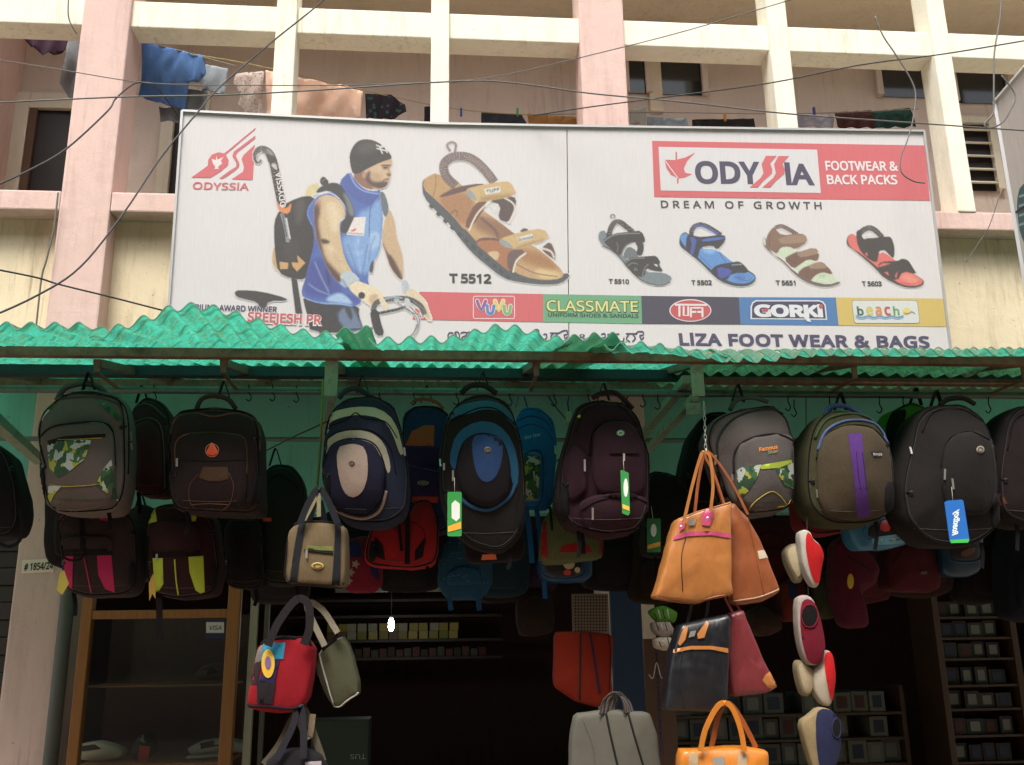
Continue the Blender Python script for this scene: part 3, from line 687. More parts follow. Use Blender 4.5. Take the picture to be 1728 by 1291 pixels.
# handlebar
R.stroke(B((1130, 730), (1170, 650), (1300, 620), (1450, 620), (1560, 680), (1600, 760)), 9, '#43464a'); R.stroke(B((1190, 640), (1300, 605), (1400, 610)), 3, '#9aa8b0', .4); R.stroke(B((1130, 760), (1330, 720), (1430, 690)), 5, '#2d2e30')
R.poly(B((1100, 720), (1180, 715), (1200, 820), (1240, 950), (1160, 960), (1120, 850)), '#2d2c2e'); R.poly(B((1415, 610), (1465, 615), (1470, 680), (1425, 690)), '#c4cacc', .3); R.poly(B((1300, 630), (1360, 610), (1390, 660)), '#aab6ba', .5)
for s_ in ([(1420, 690), (1520, 780), (1535, 870), (1470, 970)], [(1470, 690), (1550, 790), (1540, 900), (1500, 960)], [(1350, 650), (1480, 740), (1560, 760)], [(1500, 640), (1600, 720), (1580, 790)], [(1430, 990), (1500, 930), (1530, 850)]): R.stroke(B(*s_), 1.8, '#6c6f72')
R.poly(B((1180, 570), (1240, 620), (1272, 715), (1240, 730), (1190, 640)), '#e4cfa8', .3)
R.build('printed_athlete', 1.6)
p = Print('printed_lettering')
V, Fc = textvf('ODYSSIA', .02); a, b = KA((300, 702), (252, 375)); 
q = [(a[0]+(b[0]-a[0])*u-10*v+7.2, a[1]+(b[1]-a[1])*u+1.5*v) for u, v in V]; p.add(q, Fc, '#dfd6d4', 3)
a, b = KA((985, 948), (1040, 950)); p.text('ODYSSIA', *KA((905, 944), (1040, 950)), 2.6, '#c66', 3); p.done()
S = Raster(700, 236, 972, 494); A = K5
S.stroke(A((232, 152), (214, 118), (238, 100), (262, 114), (256, 156)), 4.2, '#86706c')
S.poly(A((72, 330), (88, 298), (200, 300), (600, 700), (760, 850), (885, 828), (902, 850), (850, 892), (760, 898), (665, 890), (560, 872), (500, 842), (440, 792), (380, 745), (320, 684), (250, 592), (215, 545), (150, 484), (80, 405)), '#4e5459')
for i in range(12):
    t = i/12; x = 120+470*t; y = 440+430*t**.92; S.poly(A((x, y), (x+22, y+22), (x+8, y+34), (x-10, y+18)), '#3d4448', .3, it=0)
m = S.poly(A((85, 300), (150, 275), (200, 300), (300, 330), (400, 470), (500, 540), (600, 620), (760, 720), (870, 830), (850, 862), (760, 872), (640, 852), (540, 795), (420, 705), (340, 612), (240, 505), (140, 412), (80, 360)), '#c49c68')
S.poly(A((380, 500), (520, 540), (660, 640), (600, 700), (450, 620), (360, 580)), '#84553a', 4, m, .8); S.poly(A((620, 690), (760, 720), (860, 820), (720, 800), (600, 750)), '#a46e3c', 4, m, .9); S.poly(A((690, 800), (850, 830), (850, 862), (740, 868)), '#dcbc80', 2.5, m)
S.stroke(A((400, 520), (480, 590), (500, 640)), 4, '#6d4c48', 1, m); S.stroke(A((600, 780), (700, 830), (830, 850)), 1.6, '#7a6058', .5, m)
m = S.poly(A((90, 300), (160, 265), (250, 350), (375, 400), (345, 560), (320, 605), (240, 505), (140, 412), (80, 350)), '#bd935c')
S.poly(A((160, 410), (300, 380), (368, 420), (350, 500), (310, 575), (200, 475)), '#ac784a', 2.2, m); S.stroke(A((150, 280), (150, 340), (135, 405)), 1, '#7a5a3c', .3, m); S.stroke(A((230, 500), (265, 480), (270, 515)), 2, '#6e4c3c', .5, m)
ring = S.stroke(A((262, 345), (208, 290), (196, 225), (240, 185), (310, 180), (370, 205), (430, 262), (478, 325)), 15.5, '#776560'); S.stroke(A((255, 330), (218, 280), (212, 230), (245, 200)), 1.2, '#4f423e', .3, ring)
S.stroke(A((330, 185), (400, 225), (465, 300)), 5, '#8f7e78', 1.6, ring, .8)
S.poly(A((165, 402), (260, 350), (400, 328), (435, 342), (300, 378), (180, 410)), '#644642', .3)
S.poly(A((400, 440), (560, 400), (602, 412), (592, 480), (560, 552), (495, 530), (515, 450), (450, 430)), '#564440', .3); S.poly(A((455, 455), (495, 445), (495, 480), (480, 498)), '#d8d4d0', .3, it=0); S.poly(A((372, 430), (455, 420), (350, 585), (305, 570)), '#74493a', .6)
S.stroke(A((470, 415), (385, 495), (335, 595)), 2.6, '#e4dac8', .2); S.stroke(A((528, 408), (580, 440), (590, 480), (558, 552)), 2.6, '#ddd4c6', .2)
m = S.poly(A((315, 370), (345, 350), (540, 315), (575, 330), (606, 400), (400, 436), (350, 428)), '#cdab6e', 0, it=1); S.poly(A((400, 400), (606, 385), (606, 405), (400, 438)), '#9c7a48', 2, m, .7); S.poly(A((312, 375), (345, 362), (385, 428), (345, 420)), '#8e9a9e', .4, m)
S.poly(A((420, 362), (508, 346), (514, 378), (430, 392)), '#dcdcd6', .2, it=0); S.stroke(A((430, 372), (505, 360)), .9, '#4a4a50', .2, op=.7)
S.poly(A((615, 602), (640, 578), (668, 586), (662, 600)), '#564440'); S.poly(A((740, 690), (790, 650), (820, 720), (818, 762), (750, 712)), '#64483e', .5); S.stroke(A((730, 690), (790, 708), (812, 745)), 3.4, '#d9d0c4', .4)
m = S.poly(A((365, 662), (400, 632), (500, 635), (595, 700), (570, 830), (520, 792), (440, 722)), '#ac6e42'); S.poly(A((430, 720), (480, 705), (510, 720), (490, 770)), '#d2b488', .6, m); S.stroke(A((368, 662), (400, 640), (500, 642), (560, 680)), 6, '#694a48', .5, m)
m = S.poly(A((555, 700), (662, 700), (605, 768), (582, 832), (545, 790)), '#6b5350', .3); S.stroke(A((655, 718), (602, 762), (582, 828)), 3, '#e4dac8', .3)
m = S.poly(A((495, 642), (630, 600), (752, 578), (792, 642), (600, 696), (530, 686)), '#cdab6e'); S.poly(A((600, 680), (792, 630), (792, 645), (600, 700)), '#9c7a48', 1.6, m, .7); S.poly(A((492, 645), (530, 640), (595, 694), (530, 688)), '#8e9a9e', .4, m)
S.poly(A((605, 632), (690, 612), (697, 640), (615, 658)), '#dcdcd6', .2, it=0)
S.build('printed_sandal', 1.0)
p = Print('printed_lettering'); p.text('TUFF', *K5((432, 384), (505, 371)), 5.4, '#3c4450', 3); p.done(); p = Print('printed_lettering'); p.text('Scooda', *K5((612, 652), (692, 636)), 5.4, '#3c4450', 3); p.done()
S = Raster(1004, 358, 1140, 486, 1.15); A = KD; BK = '#383634'
S.poly(A((55, 280), (75, 240), (130, 230), (300, 500), (520, 650), (720, 655), (802, 705), (780, 752), (700, 784), (600, 776), (480, 726), (350, 602), (280, 512), (190, 432), (100, 388), (60, 330)), '#74838a'); S.stroke(A((100, 388), (190, 432), (280, 512), (350, 602), (480, 726), (600, 776), (700, 784), (780, 752)), 2.2, '#3f4649', .3)
S.stroke(A((190, 110), (182, 85), (205, 75), (224, 90), (212, 112)), 2.4, BK); S.stroke(A((160, 300), (185, 205), (230, 150), (285, 155), (350, 205), (405, 250)), 9, BK)
S.poly(A((300, 490), (340, 400), (400, 400), (490, 490), (340, 530)), '#687176', .5)
m = S.poly(A((110, 320), (200, 265), (400, 240), (490, 235), (535, 330), (510, 365), (400, 350), (330, 400), (285, 500), (190, 425), (105, 345)), BK); S.stroke(A((110, 345), (200, 285), (360, 262), (480, 262)), 1.6, '#8a8c8c', .4, m); S.stroke(A((290, 480), (330, 395), (400, 355)), 2.2, '#808486', .4); S.stroke(A((240, 350), (255, 400), (245, 450)), 1.4, '#6e7274', .3, m)
S.poly(A((420, 350), (515, 350), (515, 440), (485, 498), (435, 470), (455, 400)), BK); m = S.poly(A((315, 545), (400, 500), (580, 490), (640, 485), (685, 555), (665, 575), (718, 655), (600, 640), (540, 610), (520, 705), (420, 690), (350, 600)), BK)
for s_ in ([(330, 560), (400, 515), (520, 510)], [(350, 590), (400, 560), (450, 570)], [(420, 640), (430, 610), (450, 640)], [(500, 690), (520, 620), (560, 570)]): S.stroke(A(*s_), 1.4, '#7f8587', .3, m)
S.poly(A((615, 570), (650, 575), (655, 598), (630, 590)), '#d2d0ce', .2, it=0); S.build('printed_sandal', 1.0)
S = Raster(1142, 370, 1282, 488, 1.15)
S.poly(A((868, 340), (885, 270), (950, 240), (1080, 420), (1250, 440), (1400, 550), (1600, 650), (1648, 700), (1625, 762), (1540, 800), (1420, 795), (1280, 745), (1180, 655), (1060, 535), (930, 435), (880, 395)), '#34404f')
m = S.poly(A((876, 320), (890, 278), (950, 252), (1080, 420), (1250, 420), (1400, 550), (1620, 680), (1640, 712), (1560, 768), (1420, 762), (1320, 720), (1180, 622), (1060, 502), (935, 402)), '#4f8ed2'); S.poly(A((1080, 420), (1200, 390), (1250, 440), (1180, 480)), '#7ab0e4', 2, m); S.poly(A((1400, 680), (1560, 680), (1500, 760)), '#3660b0', 2.5, m, .7)
for s_ in ([(1070, 480), (1190, 600)], [(1270, 450), (1340, 560)], [(1420, 700), (1560, 740), (1600, 700)]): S.stroke(A(*s_), 1, '#2d5590', .2, m)
S.stroke(A((990, 310), (1000, 225), (1045, 182), (1110, 178), (1190, 215), (1290, 280)), 8, '#3a3844'); S.stroke(A((1020, 200), (1080, 182), (1160, 215), (1260, 270)), 3, '#3f62b4', .5)
m = S.poly(A((945, 270), (1010, 285), (1100, 300), (1330, 268), (1338, 340), (1250, 435), (1210, 382), (1080, 405), (1065, 490), (1040, 522), (935, 430)), '#33313a', it=1); S.poly(A((972, 292), (1050, 315), (1030, 400), (1010, 485), (975, 460), (1000, 370)), '#3a55aa', .5, m); S.poly(A((1095, 320), (1320, 295), (1325, 320), (1100, 350)), '#4166b8', .4, m)
m = S.poly(A((1178, 642), (1250, 575), (1400, 555), (1472, 538), (1545, 600), (1578, 662), (1400, 662), (1340, 745), (1240, 705)), '#33313a'); S.poly(A((1250, 590), (1410, 630), (1380, 682), (1290, 720), (1260, 692)), '#3a4fa8', .5, m); S.stroke(A((1400, 580), (1500, 574)), 1.4, '#a0a4ac', .3, m); S.build('printed_sandal', 1.0)
S = Raster(1284, 372, 1424, 490, 1.15); A = KE
S.poly(A((38, 340), (62, 280), (130, 470), (240, 520), (350, 640), (520, 740), (700, 780), (822, 740), (815, 772), (720, 804), (600, 800), (460, 748), (350, 664), (240, 544), (180, 505), (60, 405)), '#6c5d54'); S.poly(A((42, 340), (62, 285), (75, 390), (60, 380)), '#cfd6c4', .4)
m = S.poly(A((190, 470), (220, 410), (310, 390), (380, 430), (490, 520), (560, 540), (700, 640), (750, 680), (805, 738), (700, 782), (560, 742), (400, 662), (260, 522)), '#c9d8ba'); S.poly(A((560, 690), (700, 680), (660, 700)), '#8ea080', 2, m)
S.stroke(A((165, 205), (230, 190), (300, 220), (390, 275)), 7, '#6c5046'); m = S.poly(A((70, 390), (80, 290), (125, 220), (165, 190), (180, 230), (250, 285), (380, 262), (465, 270), (496, 350), (370, 428), (310, 395), (220, 402), (190, 472), (120, 432)), '#84634f'); S.stroke(A((110, 400), (110, 300), (130, 270)), 1.2, '#5f4638', .3, m)
S.poly(A((172, 222), (205, 225), (250, 275), (215, 268)), '#d2cfcc', .3)
BR, TN = '#765142', '#9c7d62'
S.poly(A((192, 305), (470, 265), (496, 350), (250, 374), (210, 352)), TN, .2); m = S.poly(A((250, 518), (330, 470), (400, 440), (600, 460), (612, 480), (590, 548), (500, 520), (420, 572), (350, 624)), BR); S.stroke(A((300, 520), (380, 570)), 1, '#5c3e34', .3, m)
S.poly(A((382, 455), (570, 398), (614, 465), (430, 507), (395, 482)), TN, .2); m = S.poly(A((385, 662), (470, 590), (640, 560), (720, 620), (752, 682), (640, 650), (560, 690), (520, 748), (430, 702)), BR); S.poly(A((488, 592), (590, 550), (650, 550), (702, 612), (540, 622)), TN, .2); S.build('printed_sandal', 1.0)
S = Raster(1424, 374, 1564, 492, 1.15)
S.poly(A((882, 340), (900, 280), (960, 260), (1100, 480), (1300, 640), (1500, 640), (1600, 690), (1668, 740), (1652, 792), (1560, 815), (1440, 803), (1260, 714), (1180, 624), (1080, 534), (960, 434), (890, 386)), '#453537')
m = S.poly(A((893, 320), (910, 280), (960, 262), (1060, 400), (1200, 470), (1260, 448), (1360, 520), (1400, 560), (1500, 640), (1600, 690), (1660, 740), (1620, 786), (1500, 790), (1400, 762), (1220, 622), (1040, 472), (918, 402)), '#e0645a'); S.poly(A((1400, 700), (1500, 660), (1640, 740), (1560, 780)), '#ee8a74', 2.5, m); S.stroke(A((1440, 760), (1560, 770), (1620, 740)), 1, '#b8483f', .2, m)
S.stroke(A((1000, 280), (1060, 225), (1125, 208), (1185, 242), (1245, 305)), 9, '#38312f'); m = S.poly(A((975, 260), (1010, 215), (1030, 290), (1100, 315), (1290, 292), (1335, 300), (1367, 390), (1367, 480), (1352, 518), (1285, 450), (1262, 430), (1215, 440), (1205, 480), (1190, 565), (1080, 505), (1000, 405)), '#38312f', it=1)
m = S.poly(A((1192, 595), (1230, 545), (1400, 540), (1440, 513), (1505, 530), (1548, 600), (1597, 678), (1450, 640), (1395, 745), (1270, 692)), '#38312f')
for q in (((1068, 472), (1090, 448), (1098, 492)), ((1262, 655), (1300, 648), (1312, 690)), ((1205, 590), (1250, 560), (1330, 565), (1220, 600)), ((1370, 690), (1400, 640), (1385, 720))): S.poly(A(*q), '#dc6258', .4, it=0)
S.poly(A((1035, 285), (1170, 285), (1170, 300), (1090, 310), (1060, 325)), '#d2cfcc', .3); S.build('printed_sandal', 1.0)
# ------------------------------------------------------------------ corrugated awning
def sheetmat(key, h, dark='#0f5c44', tr=1.0):
    c = lin(h); dk = lin(dark)
    def f(n, bs, out):
        co = _coord(n)
        a = _mix(n, mul(c, .5), mul(c, 1.1), _noise(n, co, 5, 6, .7))
        grime = _ramp(n, _noise(n, co, 45, 8, .8), [(.46, (0, 0, 0)), (.58, (.85,)*3)])
        a = _mix(n, a, lin('#5c7a4e'), grime)
        a = _mix(n, a, lin('#1c5a48'), _ramp(n, _noise(n, _coord(n, (14, 1.2, 1)), 2.0, 6, .7), [(.5, (0, 0, 0)), (.75, (.6,)*3)]))
        sp = n.nodes.new('ShaderNodeSeparateXYZ'); n.links.new(_coord(n, kind='Object'), sp.inputs[0])
        wv = n.nodes.new('ShaderNodeTexWave'); wv.bands_direction = 'Y'; wv.inputs['Scale'].default_value = 1.5; wv.inputs['Distortion'].default_value = 2.2; wv.inputs['Detail Scale'].default_value = 3
        n.links.new(co, wv.inputs['Vector'])
        a = _mix(n, a, dk, _ramp(n, wv.outputs['Fac'], [(.0, (.6,)*3), (.03, (.2,)*3), (.06, (0, 0, 0))]))  # dark cross lines paint in purlin shadows and grime at the overlaps
        d = n.nodes.new('ShaderNodeBsdfDiffuse'); t = n.nodes.new('ShaderNodeBsdfTranslucent'); m = n.nodes.new('ShaderNodeMixShader')
        n.links.new(_mix(n, a, lin('#8f9a84'), .55), d.inputs[0]); n.links.new(a, t.inputs[0]); m.inputs[0].default_value = .6*tr
        n.links.new(d.outputs[0], m.inputs[1]); n.links.new(t.outputs[0], m.inputs[2])
        gl = n.nodes.new('ShaderNodeBsdfGlossy'); gl.inputs['Roughness'].default_value = .35; m2 = n.nodes.new('ShaderNodeMixShader'); m2.inputs[0].default_value = .05
        n.links.new(m.outputs[0], m2.inputs[1]); n.links.new(gl.outputs[0], m2.inputs[2]); n.links.new(m2.outputs[0], out.inputs[0]); n.nodes.remove(bs)
    return material(key, f)
M_GRN = sheetmat('green fibreglass', '#44d0b4'); M_GRN2 = sheetmat('old green fibreglass', '#1c8a68', tr=.8); M_CRM = sheetmat('cream fibreglass', '#e8dcc0', '#8a7c60')
M_RUST = metalpaint('rusty frame steel', '#8a6450', '#4c2c20', .9, .7); M_BLUES = metalpaint('dark blue steel', '#28343c', '#1c1614', .8, .4); M_PIPE = metalpaint('green grey pipe', '#5c6c60', '#2e2a24', .9, .3); M_OLDW = metalpaint('chipped pale paint', '#9aa890', '#4a4438', .9, .4)
YBAR, ZBAR = 3.52, P(700, 603, 3.52).z+.0205
yback, zback = 5.735, P(700, 648, 5.735).z
aw = thing('shop_awning', 'corrugated green see-through awning on a rusty frame below the billboard', 'awning', (0, YBAR, ZBAR))
def sheet(name, prof, df, mat, parent=aw, x_ext=(0, 0), dz=0.0, wl=.0735, amp=.0138, rim=True, back=None, ph=0.0, skew=0.0):
    # prof: (px, py) of the front edge; df: its distance (start, end)
    pts = []
    for i, (px, py) in enumerate(prof):
        d = df[0]+(df[1]-df[0])*i/(len(prof)-1); q = P(px, py, d); pts.append((q.x, d, q.z))
    x0, x1 = pts[0][0], pts[-1][0]; nx = int((x1-x0)/wl*10)
    V = []; Fc = []; yb, zb = back or (yback, zback)
    ts = [0, .25, .5, .75, 1.0]; ny = 16
    rimV = []
    for i in range(nx+1):
        x = x0+(x1-x0)*i/nx; k = 0
        while k < len(pts)-2 and pts[k+1][0] < x: k += 1
        a, b = pts[k], pts[k+1]; f = (x-a[0])/(b[0]-a[0]); f = min(1, max(0, f)); f = f*f*(3-2*f)*.5+f*.5
        yf = a[1]+(b[1]-a[1])*f; zf = a[2]+(b[2]-a[2])*f
        w = amp*math.cos(2*math.pi*(x/wl)+ph)
        for j in range(ny+1):
            if j <= 6: t = j/6; y = yf+(YBAR-yf)*t; z = zf+(ZBAR+.014-zf)*(t*t*(3-2*t)*.6+t*.4)
            else: t = (j-6)/(ny-6); y = YBAR+(yb-YBAR)*t; z = ZBAR+.014+(zb-ZBAR-.014)*t
            V.append((x+skew*(y-yf), y, z+w+dz+noise.noise(Vector((x*2, y*2, 3)))*.008))
        rimV.append(V[-(ny+1)])
    for i in range(nx):
        for j in range(ny): a = i*(ny+1)+j; Fc.append([a, a+1, a+ny+2, a+ny+1])
    s = mk(name, V, Fc, mat, parent, smooth=True)
    if rim:
        V2 = []; F2 = []
        for v in rimV: V2 += [(v[0], v[1]-.002, v[2]-.0022), (v[0], v[1]-.002, v[2]+.0022), (v[0], v[1]+.003, v[2]+.0022), (v[0], v[1]+.003, v[2]-.0022)]
        for i in range(len(rimV)-1):
            for k in range(4): F2.append([i*4+k, i*4+(k+1) % 4, i*4+4+(k+1) % 4, i*4+4+k])
        mk('sheet_edge', V2, F2, plain('#5c9c80', 1), s)
    return s
sheet('roof_sheet', [(-700, 566), (-260, 560), (-60, 556), (0, 550), (150, 550), (186, 562)], (3.0, 3.12), M_GRN)
sheet('roof_sheet', [(150, 578), (200, 556), (250, 540), (290, 524), (330, 521), (365, 526), (400, 536), (440, 548), (480, 558), (520, 565), (575, 568)], (3.02, 3.12), M_GRN, dz=.006)
sheet('roof_sheet', [(566, 564), (590, 562), (628, 560)], (3.2, 3.2), M_GRN2, dz=.012, ph=1.5)
sheet('roof_sheet', [(622, 574), (700, 574), (760, 574), (790, 566), (820, 557), (850, 553), (880, 557), (920, 570), (965, 578)], (3.1, 3.16), M_GRN, ph=.8)
sheet('roof_sheet', [(955, 577), (1030, 572), (1060, 582)], (3.12, 3.2), M_GRN2, dz=.01, ph=2.2)
sheet('roof_sheet', [(1020, 585), (1090, 582), (1150, 590), (1192, 597), (1235, 604)], (3.15, 3.26), M_GRN, dz=-.004)
sheet('roof_sheet', [(1225, 604), (1290, 606), (1340, 599), (1400, 595), (1500, 593), (1600, 594), (1728, 591), (1900, 589), (2150, 589), (3600, 589)], (3.3, 3.36), M_GRN, ph=1.1)
sheet('roof_sheet', [(1190, 600), (1250, 600), (1320, 596), (1400, 594), (1500, 591), (1600, 591), (1728, 590), (1900, 588), (2150, 588), (3600, 588)], (3.40, 3.44), M_CRM, dz=.002, ph=.2, amp=.011, back=(4.2, ZBAR+.06))
xl, xr = P(-800, 600, 3.5).x, P(3200, 600, 3.5).x
def bar(name, ya, za, w, h, mat): return box(name, xl, xr, ya-w/2, ya+w/2, za-h/2, za+h/2, mat, aw, .003)
bar('front_rail', YBAR-.02, P(700, 603, YBAR).z, .04, .036, M_RUST)
zb2 = P(700, 631, 3.95).z; bar('cross_beam', 3.95, zb2, .05, .045, M_BLUES)
# extra skin added over the rear roof to cut the green light below
nx = int((xr-xl)/.0735*8); V = []; Fc = []
for i in range(nx+1):
    x = xl+(xr-xl)*i/nx
    for j in range(7):
        y = 4.35+(5.738-4.35)*j/6; V.append((x, y, ZBAR+.014+(zback-ZBAR-.014)*(y-YBAR)/(yback-YBAR)+.045+.015*math.cos(2*math.pi*x/.0735+1)+noise.noise(Vector((x, y, 7)))*.01))
for i in range(nx):
    for j in range(6): a = i*7+j; Fc.append([a, a+1, a+8, a+7])
mk('roof_sheet', V, Fc, sheetmat('dull green fibreglass', '#44c8ac', tr=1.3), aw, smooth=True)
YP = 3.78; zp = P(700, 661, YP).z
tube('hanging_pipe', [(xl, YP, zp), (xr, YP, zp)], .0155, M_PIPE, aw, 14)
zb3 = P(1400, 648, 3.66).z; tube('hanging_pipe', [(P(1175, 640, 3.66).x, 3.66, zb3+.01), (xr, 3.66, zb3+.01)], .017, M_RUST, aw, 14)
for y_ in (4.5, 5.05): bar('cross_beam', y_, P(700, 650, y_).z-.005, .04, .04, M_RUST)
zw = P(700, 742, 5.4).z; tube('wall_pipe', [(xl, 5.4, zw), (xr, 5.4, zw)], .014, M_PIPE, aw, 10)
for px in (-120, 165, 378, 560, 905, 1175, 1440, 1725):
    x = P(px, 600, YBAR).x; big = px in (560, 1175)
    w = .02 if not big else .05
    box('hanger_plate', x-w/2, x+w/2, YBAR+.002, YBAR+.012, zp-.0 if not big else P(px, 668, YBAR).z, P(px, 606, YBAR).z, M_OLDW if big else M_RUST, aw, .001)
    mk('rafter', *obox((x, YBAR+.005, P(px, 612, YBAR).z), (x, 5.55, P(px, 655, 5.5).z), .03, .03), M_RUST, aw)
    if not big: mk('hanger_plate', *obox((x, YBAR+.01, zp+.002), (x, YP, zp+.004), .014, .006), M_RUST, aw)
for a, b, r in (((1172, 672, 3.58), (1085, 768, 5.3), .017), ((1160, 640, 3.6), (1082, 738, 5.35), .02), ((560, 668, 3.6), (545, 742, 5.3), .014), ((-30, 690, 3.6), (68, 778, 5.5), .026), ((1740, 690, 3.7), (1640, 740, 5.5), .016)):
    mk('brace', *obox(P(*a), P(*b), r*2, r*1.6), M_OLDW, aw)
box('bracket_plate', P(1170, 690, 3.57).x-.03, P(1170, 690, 3.57).x+.03, 3.565, 3.575, P(1170, 700, 3.57).z, P(1170, 680, 3.57).z, M_OLDW, aw, .001)
# ------------------------------------------------------------------ bags: soft bodies with panels, piping, zips, prints laid on them
M_ZIP = material('zip metal', lambda n, bs, out: (setattr(bs.inputs[0], 'default_value', (.6, .58, .52, 1)), setattr(bs.inputs['Metallic'], 'default_value', .8), setattr(bs.inputs['Roughness'], 'default_value', .35)))
M_LAB = bagprint()
_pl = plain
def plain(h, g=1.0, *a, **k): return _pl(h, g*.6 if g > 1.15 else g, *a, **k)
ORD = ('first second third fourth fifth sixth seventh eighth ninth tenth eleventh twelfth thirteenth fourteenth fifteenth sixteenth seventeenth eighteenth nineteenth twentieth').split()
M_CAMO = camo()
HOOKM = plain('#2c2a28', 1, .4, 1)
def chaikin_s(p, q=.07):
    o = []
    for i in range(len(p)):
        a, b = p[i], p[(i+1) % len(p)]; o += [(a[0]+(b[0]-a[0])*q, a[1]+(b[1]-a[1])*q), (a[0]+(b[0]-a[0])*(1-q), a[1]+(b[1]-a[1])*(1-q))]
    return o
class Bag:
    def __init__(s, name, label, cat, out, d, thick, mat, bulge=.03, yaw=0.0, lean=0.0, group=None, n=56, wr=.009, part='body', it=2, top=None):
        s.mat = fabric(mat) if isinstance(mat, str) else mat
        s.d = d; s.V = []; s.F = []; s.bvh = None
        cx = sum(p[0] for p in out)/len(out); ymin = min(p[1] for p in out)
        s.cx = cx; top = P(cx, ymin, d); s.root = thing(name, label, cat, (top.x, top.y, top.z), group)
        s.X0 = top.x; s.Z0 = top.z; s.yaw = yaw; s.lean = lean
        pts = resample(chaikin(out, it) if it else chaikin_s(out), n); s.out = pts
        cy = sum(p[1] for p in pts)/n; cx = sum(p[0] for p in pts)/n
        rings = [(1.0, .86), (.99, .93), (.9, .985), (.7, 1.0), (.45, 1.0), (.22, 1.0), (.1, .985), (.035, .955), (0, .915)]
        V = []; Fc = []; sd = random.random()*50
        def vert(x, y, off):
            p = P(x, y, d); q = Vector((p.x, p.y+(p.x-s.X0)*yaw+(s.Z0-p.z)*lean+off, p.z))
            w = noise.noise_vector(q*7+Vector((sd, 0, 0)))*wr + noise.noise_vector(q*22+Vector((sd, 0, 0)))*wr*.35
            return q+w
        for t, sc in rings:
            for x, y in pts: V.append(vert(cx+(x-cx)*sc, cy+(y-cy)*sc, t*thick))
        for sc in (.8, .64, .48, .32, .16):
            for x, y in pts: V.append(vert(cx+(x-cx)*sc, cy+(y-cy)*sc, -bulge*(1-(sc/.915)**2)))
        nr = len(rings)+5; V.append(vert(cx, cy, -bulge)); V.append(vert(cx, cy, thick))
        for r in range(nr-1):
            for k in range(n): Fc.append([r*n+k, (r+1)*n+k, (r+1)*n+(k+1) % n, r*n+(k+1) % n])
        for k in range(n): Fc.append([(nr-1)*n+k, nr*n, (nr-1)*n+(k+1) % n]); Fc.append([k, (k+1) % n, nr*n+1])
        s.body = mk(part, V, Fc, s.mat, s.root, smooth=True); s.solid(V, Fc)
    def solid(s, V, Fc):
        k = len(s.V); s.V += [Vector(v) for v in V]; s.F += [[i+k for i in f] for f in Fc]
        s.bvh = BVHTree.FromPolygons(s.V, s.F)
    def on(s, x, y, off=.002):
        r = ray(x, y).normalized(); h, nrm, i, ds = s.bvh.ray_cast(EYE, r)
        if h is None:
            h, nrm, i, ds = s.bvh.find_nearest(P(x, y, s.d)); return h+Vector((0, -off, 0))
        if nrm.dot(r) > 0: nrm = -nrm
        return h+(nrm*.5+Vector((0, -.5, 0)))*off
    def panel(s, out, mat, t=.012, bulge=.01, name='pocket', n=44, it=2, parent=None):
        mat = fabric(mat) if isinstance(mat, str) else mat
        pts = resample(chaikin(out, it) if it else out, n); cx = sum(p[0] for p in pts)/n; cy = sum(p[1] for p in pts)/n
        V = []; Fc = []; R_ = [(1.0, 0), (.995, t*.6), (.97, t), (.85, None), (.68, None), (.5, None), (.3, None)]
        for sc, h in R_:
            for x, y in pts:
                X_, Y_ = cx+(x-cx)*sc, cy+(y-cy)*sc; hh = t+bulge*(1-(sc/.97)**2) if h is None else h
                V.append(s.on(X_, Y_, hh+.0005))
        V.append(s.on(cx, cy, t+bulge)); nr = len(R_)
        for r in range(nr-1):
            for k in range(n): Fc.append([r*n+k, (r+1)*n+k, (r+1)*n+(k+1) % n, r*n+(k+1) % n])
        for k in range(n): Fc.append([(nr-1)*n+k, nr*n, (nr-1)*n+(k+1) % n])
        o = mk(name, V, Fc, mat, parent or s.root, smooth=True); s.solid(V, Fc); return o
    def patch(s, out, mat, name='patch', off=.0022, step=8, it=0, parent=None):
        mat = fabric(mat) if isinstance(mat, str) else mat
        if it: out = chaikin(out, it)
        L = sum(math.dist(out[i], out[i-1]) for i in range(len(out))); out = resample(out, max(len(out), int(L/step)))if it else _dens(out, step)
        v, f = fill2d(out, step); return mk(name, [s.on(x, y, off) for x, y in v], f, mat, parent or s.root, smooth=True)
    def line(s, pts, mat, r=.0022, name='piping', closed=False, off=.001, n=6, parent=None):
        mat = fabric(mat) if isinstance(mat, str) else mat
        c = catmull([(x, y, 0) for x, y in pts], n, closed); return tube(name, [s.on(p.x, p.y, off) for p in c], r, mat, parent or s.root, 6, closed)
    def zip(s, pts, closed=False):
        return s.line(pts, fabric('#1c1a1a'), .0035, 'zip', closed, .001)
    def pull(s, x, y, L=16, a=0.0):
        dx, dy = math.sin(a)*L, math.cos(a)*L
        p0, p1 = s.on(x, y, .006), s.on(x+dx, y+dy, .008)
        V, Fc = strapvf([p0, p0.lerp(p1, .35), p0.lerp(p1, .7), p1], .007, .003)
        return mk('zip_pull', V, Fc, M_ZIP, s.root)
    def text(s, t, a, b, cap, col, off=.003, name='lettering', g=None, **k):
        pts, Fc = textpx(t, *a, *b, cap, **k)
        return mk(name, [s.on(x, y, off) for x, y in pts], Fc, M_LAB, s.root, cols=[lin(col, g or G_BAG)]*len(pts))
    def badge(s, x, y, r, col, col2='#222222', ry=None):
        pts = ell(x, y, r, ry or r, 18); o = s.panel(pts, plain(col, G_BAG*.8, .4), .003, .001, 'badge', 18, 0)
        s.line(ell(x, y, r*.6, (ry or r)*.6, 12), plain(col2, 1, .5), .0012, 'badge_ring', True, .001, 2, parent=o); return o
